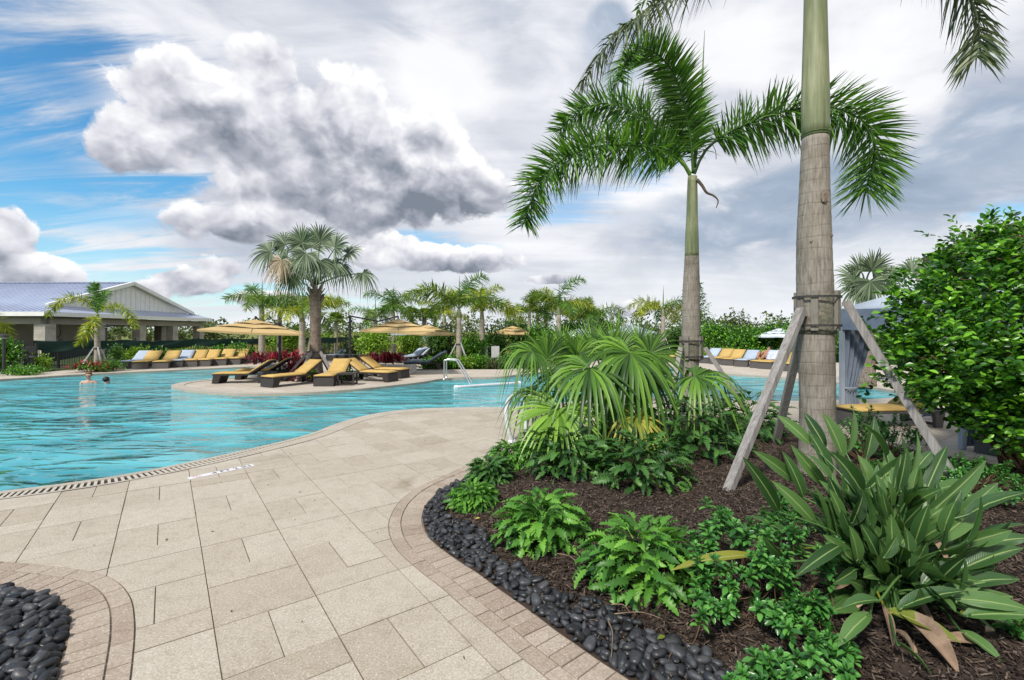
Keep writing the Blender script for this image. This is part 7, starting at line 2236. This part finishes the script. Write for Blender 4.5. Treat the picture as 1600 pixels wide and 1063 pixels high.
# standing seams
mb = MB()
for x in np.arange(XW+0.3, X1-0.3, 0.45):
    k = 1.0
    z0, y0 = E0, ZF
    if x > GX: 
        f = (x-GX)/(X1-GX); y1 = sk_y0+0.3+(ZF-sk_y0-0.3)*f; z1 = E0+(RZ-E0)*(y1-ZF)/(ZM-ZF)
    else: y1, z1 = ZM-0.05, RZ-0.02
    mb.beam((x, y0+0.03, z0+0.03), (x, y1, z1+0.03), 0.035, 0.05)
o = part('roof_seams', mb, MAT['roof'], bl); o['kind'] = 'stuff'
mb = MB(); mb.beam((XW, ZM, RZ+0.05), (GX+0.4, ZM, RZ+0.05), 0.4, 0.08); part('ridge_cap', mb, MAT['roof'], bl)
# gable wall of upright boards, with white rakes
gw = MB(); quad(gw, (GX, sk_y0+0.25, SK-0.03), (GX, sk_y1-0.25, SK-0.03), (GX, ZM, RZ-0.14)); gable = part('gable_wall', gw, MAT['white'], bl)
for y in np.arange(sk_y0+1.0, sk_y1-0.8, 0.55):
    hgt = SK+(RZ-0.22-SK)*(1-abs(y-ZM)/(ZM-sk_y0-0.25))
    mb = MB(); mb.box((GX+0.02, y, (SK+hgt)/2), (0.03, 0.05, max(0.05, hgt-SK-0.06)))
    link('board_batten', mb.mesh('board_batten', MAT['white'], origin=bl.location), gable)
for ys in (sk_y0+0.05, sk_y1-0.05):
    mb = MB(); mb.beam((GX+0.30, ys, SK-0.05), (GX+0.30, ZM, RZ-0.03), 0.30, 0.26, (1, 0, 0)); part('rake_board', mb, MAT['white'], bl)
# fascia
mb = MB(); mb.box(((XW+X1)/2, ZF-0.03, E0-0.17), (X1-XW+0.06, 0.06, 0.30)); part('fascia', mb, MAT['white'], bl)
mb = MB(); mb.box((X1+0.03, (ZF+ZB)/2, E0-0.17), (0.06, ZB-ZF, 0.30)); part('fascia', mb, MAT['white'], bl)
# soffit and beams
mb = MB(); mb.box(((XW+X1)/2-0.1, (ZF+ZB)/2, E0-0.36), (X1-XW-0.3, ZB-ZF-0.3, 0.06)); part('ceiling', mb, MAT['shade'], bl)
mb = MB(); mb.box(((XW+X1)/2-0.4, ZF+0.75, E0-0.64), (X1-XW-0.8, 0.5, 0.48)); part('beam', mb, MAT['render'], bl)
mb = MB(); mb.box((X1-0.85, (ZF+ZB)/2, E0-0.645), (0.5, ZB-ZF-2.02, 0.49)); part('beam', mb, MAT['render'], bl)
mb = MB(); mb.box(((XW+X1)/2-0.4, ZB-0.75, E0-0.64), (X1-XW-0.8, 0.5, 0.48)); part('beam', mb, MAT['render'], bl)
def column(x, y, w_):
    # block courses, each a little proud or shy of the next
    mb = MB(); z = 0
    k = 0
    while z < 2.32:
        mb.box((x+random.uniform(-.006, .006), y+random.uniform(-.006, .006), z+0.097), (w_, w_, 0.185)); z += 0.195
    mb.box((x, y, 1.16), (w_-0.03, w_-0.03, 2.32))
    part('column', mb, MAT['block'], bl)
for y in (34.5, 38.9, 43.2, 47.4, 51.4): column(X1-0.85, y, 0.82 if y < 35 else 0.72)
for x in (-42.5, -50.5, -58.5): column(x, ZF+0.75, 0.8)
for x in (-38.6, -46.0): column(x, ZB-0.75, 0.8)
mb = MB(); mb.box(((XW-36.6)/2, 39.8, 1.4), (-36.6-XW, 0.25, 2.8)); part('wall', mb, MAT['render'], bl)
mb = MB(); mb.box((-36.75, 45.0, 1.4), (0.25, 10.0, 2.8)); part('wall', mb, MAT['render'], bl) if False else None
mb = MB(); mb.box(((XW+X1)/2, (ZF+ZB)/2, -0.02), (X1-XW, ZB-ZF, 0.10)); part('slab', mb, MAT['block'], bl)
# loose cables on the wall
mb = MB(); cx_ = (90-CX)/FPX*39.5
mb.tube(catmull([(cx_, 39.6, 2.5), (cx_+0.2, 39.55, 1.6), (cx_-0.1, 39.55, 1.2), (cx_+0.3, 39.55, 1.05)], 5), 0.025, 5); part('loose_cable', mb, MAT['dmetal'], bl)

# two-storey house whose roof corner shows above the shrub tree
hx, hz_ = 45.5, 40.0
hs = thing('house', 'house with brown tiled hip roof, its corner showing above the shrub tree', 'house', (hx, hz_, 0))
mb = MB(); mb.box((hx, hz_+3, 4.4), (9, 8, 8.8)); wl = part('wall', mb, MAT['stucco'], hs)
for x in (-2.5, 0, 2.5):
    for z in (2.2, 6.4):
        mb = MB(); mb.box((hx+x, hz_-1.02, z), (1.2, 0.06, 1.5)); wn = part('window', mb, MAT['white'], hs)
        mb = MB(); mb.box((hx+x, hz_-1.06, z), (1.04, 0.03, 1.34)); link('pane', mb.mesh('pane', MAT['lens'], origin=hs.location), wn)
rv = [(hx-5, hz_-1.6, 8.8), (hx+5, hz_-1.6, 8.8), (hx+5, hz_+7.6, 8.8), (hx-5, hz_+7.6, 8.8), (hx-1, hz_+3, 11.6), (hx+1, hz_+3, 11.6)]
mb = MB(); mb.add(rv, [(0, 1, 5, 4), (1, 2, 5), (2, 3, 4, 5), (3, 0, 4), (3, 2, 1, 0)]); part('roof', mb, MAT['rooftile'], hs)
mb = MB()
for r in range(14):
    u = r/14
    a = np.array(rv[0])*(1-u)+np.array(rv[4])*u; b = np.array(rv[1])*(1-u)+np.array(rv[5])*u
    n_ = int(np.linalg.norm(b-a)/0.33)
    for i in range(n_):
        c = a+(b-a)*(i+0.5)/n_; mb.box(c+np.array([0, 0.1, 0.06]), (0.29, 0.42, 0.05))
    a = np.array(rv[3])*(1-u)+np.array(rv[4])*u; b = np.array(rv[0])*(1-u)+np.array(rv[4])*u
    n_ = max(1, int(np.linalg.norm(b-a)/0.33))
    for i in range(n_):
        c = a+(b-a)*(i+0.5)/n_; mb.box(c+np.array([0.1, 0, 0.06]), (0.42, 0.29, 0.05))
o = part('roof_tiles', mb, MAT['rooftile'], hs); o['kind'] = 'stuff'

# ------------------------------------------------------------------ pool fittings
g = G(694, 592.5); zt = CAM_H-(563-518)/FPX*g[1]
hr = thing('handrail', 'bent steel handrail going down into the pool at the edge of the island', 'handrail', g)
def wx(px): return (px-CX)/FPX*g[1]
for dyy in (0.0, 0.62):
    mb = MB(); mb.tube(catmull([(wx(694), g[1]+dyy, 0), (wx(694), g[1]+dyy, zt-0.14), (wx(695.5), g[1]+dyy, zt), (wx(711), g[1]+dyy-0.02, zt-0.01), (wx(716), g[1]+dyy-0.1, zt-0.10), (wx(738), g[1]+dyy-0.9, -0.10), (wx(742), g[1]+dyy-1.0, -0.35)], 6), 0.027, 9)
    part('rail', mb, MAT['steel'], hr, smooth=True)
    mb = MB(); mb.tube([(wx(694), g[1]+dyy, 0.0), (wx(694), g[1]+dyy, 0.025)], [0.06, 0.045], 12); part('base_flange', mb, MAT['steel'], hr)
a = P(711, 607, 15.6); b = P(812, 600, 16.9); a[2] = b[2] = -0.055
ft_ = thing('floating_pole', 'long pale pole floating on the water in front of the pool handrail', 'pole', (a+b)/2)
mb = MB(); mb.tube(np.linspace(a, b, 8), 0.055, 10); part('shaft', mb, MAT['plastic'], ft_, smooth=True)
for e, d in ((a, a-b), (b, b-a)):
    mb = MB(); d = unit(d); mb.tube(np.array([e-d*0.08, e+d*0.02]), 0.068, 10); part('end_cap', mb, MAT['white'], ft_)
g = G(802, 690)
pr = thing('pool_step_rail', 'broad pale grey looped step rail half hidden behind the left fan leaves', 'handrail', g)
for dx_ in (0.0, 0.30):
    mb = MB(); mb.tube(catmull([(g[0]-0.02+dx_, g[1], 0), (g[0]-0.10+dx_, g[1]+0.02, 0.28), (g[0]-0.10+dx_, g[1]+0.25, 0.58), (g[0]+0.05+dx_, g[1]+0.9, 0.66), (g[0]+0.25+dx_, g[1]+2.4, 0.40), (g[0]+0.30+dx_, g[1]+3.4, 0.0), (g[0]+0.32+dx_, g[1]+3.7, -0.3)], 6), 0.038, 10)
    part('rail', mb, MAT['plastic'], pr, smooth=True)
    mb = MB(); mb.tube([(g[0]-0.02+dx_, g[1], 0), (g[0]-0.02+dx_, g[1], 0.03)], [0.075, 0.055], 12); part('base_flange', mb, MAT['plastic'], pr)
# rope posts and grey panel on legs
Zp = 27.5
rf = thing('rope_fence', 'pale posts joined by a rope behind the low bushes', 'rope fence', ((750-CX)/FPX*Zp, Zp, 0))
for px in (740.5, 760):
    x = (px-CX)/FPX*Zp; mb = MB(); mb.box((x, Zp, 0.46), (0.13, 0.13, 0.92)); mb.box((x, Zp, 0.94), (0.16, 0.16, 0.04)); part('post', mb, MAT['white'], rf)
xa, xb = (740.5-CX)/FPX*Zp, (760-CX)/FPX*Zp
mb = MB(); mb.tube([(xa, Zp, 0.72), ((xa+xb)/2, Zp, 0.66), (xb, Zp, 0.74)], 0.02, 6); part('rope', mb, MAT['rope'], rf)
Zp = 24.6
pn = thing('panel_stand', 'grey blank panel standing on thin legs behind the spiky plant', 'panel stand', ((774-CX)/FPX*Zp, Zp, 0))
x = (774-CX)/FPX*Zp
mb = MB(); mb.box((x, Zp, 0.72), (0.42, 0.04, 0.60)); part('panel', mb, MAT['stucco'], pn, bevel=0.01)
mb = MB(); mb.box((x, Zp, 1.035), (0.10, 0.05, 0.03)); part('clip', mb, MAT['steel'], pn)
for s in (-1, 1):
    mb = MB(); mb.tube([(x+s*0.16, Zp, 0.0), (x+s*0.12, Zp, 0.42)], 0.014, 6); part('leg', mb, MAT['steel'], pn)
# wooden armchair
Zc = 30.5; x = (666-CX)/FPX*Zc
ch = thing('wooden_armchair', 'pale wooden slatted armchair in front of the pale cabana', 'chair', (x, Zc, 0), R(-20))
for i in range(5):
    mb = MB(); mb.beam((-0.24+i*0.12, -0.02, 0.34), (-0.27+i*0.135, 0.42, 1.02-0.03*abs(i-2)), 0.10, 0.02, (0, -1, 0.5)); part('back_slat', mb, MAT['wood2'], ch, False)
mb = MB(); mb.beam((0, -0.50, 0.38), (0, 0.02, 0.30), 0.56, 0.025); part('seat', mb, MAT['wood2'], ch, False)
for s in (-1, 1):
    mb = MB(); mb.box((s*0.34, -0.18, 0.56), (0.14, 0.72, 0.025)); part('armrest', mb, MAT['wood2'], ch, False)
    mb = MB(); mb.box((s*0.31, -0.48, 0.273), (0.09, 0.03, 0.546)); part('leg', mb, MAT['wood2'], ch, False)
    mb = MB(); mb.beam((s*0.31, 0.30, 0.0), (s*0.31, 0.12, 0.545), 0.09, 0.03, (0, 1, 0)); part('leg', mb, MAT['wood2'], ch, False)
# rocks by the left bush, boulder behind the side table
for (px, py, r, lab) in ((30, 583.5, 0.24, 'small tan rock in the ground cover below the black gate panel'), (532, 589, 0.42, 'pale boulder behind the side table on the island')):
    g = G(px, py)
    mb = MB(); mb.ell((0, 0, r*0.45), (r, r*0.8, r*0.62), 12, 9); v = mb.v[0]; v += RNG.normal(0, r*0.05, v.shape)
    o = link('rock', mb.mesh('rock', MAT['wallplanter'], smooth=False), None, loc=(g[0], g[1]+r*0.6, 0)); tag(o, lab, 'rock')

# ------------------------------------------------------------------ people
def person_mesh(name, verts, edges, radii, mat, loc, rz=0.0, root=0):
    me = bpy.data.meshes.new(name); me.from_pydata(verts, edges, []); me.materials.append(mat)
    o = link(name, me, None, loc=loc); o.rotation_euler = (0, 0, rz)
    sk = o.modifiers.new('skin', 'SKIN'); sk.use_smooth_shade = True
    lay = me.skin_vertices[0].data if me.skin_vertices else None
    if lay is None:
        bm = bmesh.new(); bm.from_mesh(me); bm.verts.layers.skin.verify(); bm.to_mesh(me); bm.free(); lay = me.skin_vertices[0].data
    for i, r in enumerate(radii):
        lay[i].radius = (r, r) if not isinstance(r, tuple) else r
        lay[i].use_root = (i == root)
    ss = o.modifiers.new('subdivision', 'SUBSURF'); ss.levels = 2; ss.render_levels = 2
    return o
def swimmer(px, py, face, label, skin, hair, glasses, headz):
    Zs = (CAM_H+0.075)*FPX/(py-HY); x = (px-CX)/FPX*Zs
    # 0 pelvis 1 belly 2 chest 3 neck base 4 neck 5 jaw 6 skull 7 crown, shoulders and arms, thighs
    v = [(0, 0, -0.62), (0, 0, -0.42), (0, 0.0, -0.17), (0, 0.01, 0.02), (0, 0.0, 0.085), (0, -0.035, 0.15), (0, 0.0, 0.23), (0, 0.01, 0.285),
         (0.17, 0, -0.01), (0.27, -0.06, -0.22), (0.22, -0.26, -0.30), (0.20, -0.34, -0.31), (-0.17, 0, -0.01), (-0.27, -0.06, -0.22), (-0.22, -0.26, -0.30), (-0.20, -0.34, -0.31),
         (0.11, -0.05, -0.95), (0.12, 0.05, -1.2), (-0.11, -0.05, -0.95), (-0.12, 0.05, -1.2), (0, -0.115, 0.185)]
    e = [(0, 1), (1, 2), (2, 3), (3, 4), (4, 5), (5, 6), (6, 7), (2, 8), (8, 9), (9, 10), (10, 11), (2, 12), (12, 13), (13, 14), (14, 15), (0, 16), (16, 17), (0, 18), (18, 19), (5, 20)]
    v = [(a*1.0, b, c+headz) for a, b, c in v]
    r = [0.14, 0.13, (0.16, 0.13), 0.08, 0.058, 0.072, 0.095, 0.06, 0.07, 0.048, 0.038, 0.03, 0.07, 0.048, 0.038, 0.03, 0.09, 0.06, 0.09, 0.06, 0.012]
    o = person_mesh('person', v, e, r, skin, (x, Zs, -0.075), face)
    tag(o, label, 'person', 'people in the pool')
    mb = MB(); mb.ell((0, 0.022, 0.245+headz), (0.103, 0.112, 0.098), 16, 10)
    vv = mb.v[0]; cut = (vv[:, 1] < -0.03) & (vv[:, 2] < 0.275+headz); vv[cut, 1] = -0.03+0.02*RNG.random(cut.sum()); vv += RNG.normal(0, .0035, vv.shape)
    link('hair', mb.mesh('hair', hair, smooth=True), o)
    if glasses:
        mb = MB()
        for s in (-1, 1): mb.ell((s*0.036, -0.098, 0.20+headz), (0.028, 0.012, 0.020), 8, 6)
        mb.beam((-0.02, -0.105, 0.205+headz), (0.02, -0.105, 0.205+headz), 0.008, 0.008)
        for s in (-1, 1): mb.beam((s*0.064, -0.095, 0.205+headz), (s*0.088, 0.01, 0.21+headz), 0.008, 0.008)
        link('sunglasses', mb.mesh('sunglasses', MAT['lens']), o)
    return o
swimmer(138.5, 598.5, R(28), 'reddish haired person in sunglasses standing shoulder deep in the pool', MAT['skin'], MAT['hairr'], True, 0.06)
swimmer(167, 599.0, R(165), 'dark haired person low in the water seen from behind', MAT['skin'], MAT['hairk'], False, -0.10)
# sunbather on a lounger of the hedge row
g = G(1182, 575.2); ang = math.atan2(0.70, 0.72)
c0 = 0.46
v = [(1.12, 0, c0), (1.30, 0, c0+0.10), (1.52, 0, c0+0.25), (1.64, 0, c0+0.33), (1.72, 0, c0+0.38), (1.78, 0, c0+0.44), (1.86, 0, c0+0.48),
     (1.56, 0.18, c0+0.24), (1.36, 0.27, c0+0.12), (1.16, 0.20, c0+0.10), (1.10, 0.17, c0+0.10), (1.56, -0.18, c0+0.24), (1.40, -0.28, c0+0.10), (1.18, -0.30, c0+0.02), (1.10, -0.30, c0+0.01),
     (0.98, 0.09, c0+0.02), (0.70, 0.10, c0+0.30), (0.46, 0.10, c0+0.02), (0.36, 0.10, c0-0.02), (0.98, -0.09, c0+0.02), (0.66, -0.11, c0+0.10), (0.32, -0.12, c0-0.01), (0.22, -0.12, c0+0.03)]
e = [(0, 1), (1, 2), (2, 3), (3, 4), (4, 5), (5, 6), (2, 7), (7, 8), (8, 9), (9, 10), (2, 11), (11, 12), (12, 13), (13, 14), (0, 15), (15, 16), (16, 17), (17, 18), (0, 19), (19, 20), (20, 21), (21, 22)]
r = [0.115, 0.11, 0.13, 0.07, 0.05, 0.085, 0.07, 0.06, 0.043, 0.034, 0.03, 0.06, 0.043, 0.034, 0.03, 0.085, 0.065, 0.045, 0.035, 0.085, 0.065, 0.045, 0.035]
sb = person_mesh('person', v, e, r, MAT['skint'], (g[0], g[1], 0.0), ang)
tag(sb, 'tanned person lying back on a gold lounger with one knee raised', 'person')
mb = MB(); mb.ell((1.86, 0, c0+0.49), (0.09, 0.095, 0.085), 12, 8); link('hair', mb.mesh('hair', MAT['hairk'], smooth=True), sb)
mb = MB(); mb.ell((1.08, 0, c0+0.0), (0.14, 0.175, 0.125), 12, 8); link('swim_shorts', mb.mesh('swim_shorts', MAT['towel'], smooth=True), sb)
g2 = G(1194, 576.5)
mb = MB(); M = Matrix.Rotation(-BA, 4, 'Y')
V = []; F = []
for i in range(12):
    for j in range(8):
        u, w_ = i/11, j/7
        p = Vector((u*0.82, (w_-0.5)*0.70, 0.10+0.012*math.sin(u*14+w_*5)+0.008*math.sin(w_*17)))
        p = M @ p; V.append((p.x+1.22, p.y, p.z+0.325))
for i in range(11):
    for j in range(7): F.append((i*8+j, (i+1)*8+j, (i+1)*8+j+1, i*8+j+1))
mb.add(V, F)
o = link('beach_towel', mb.mesh('beach_towel', MAT['towel'], smooth=True), None, loc=(g2[0], g2[1], 0)); o.rotation_euler = (0, 0, ang)
sm = o.modifiers.new('thickness', 'SOLIDIFY'); sm.thickness = 0.012
tag(o, 'blue patterned towel spread over the lounger next to the sunbather', 'towel')
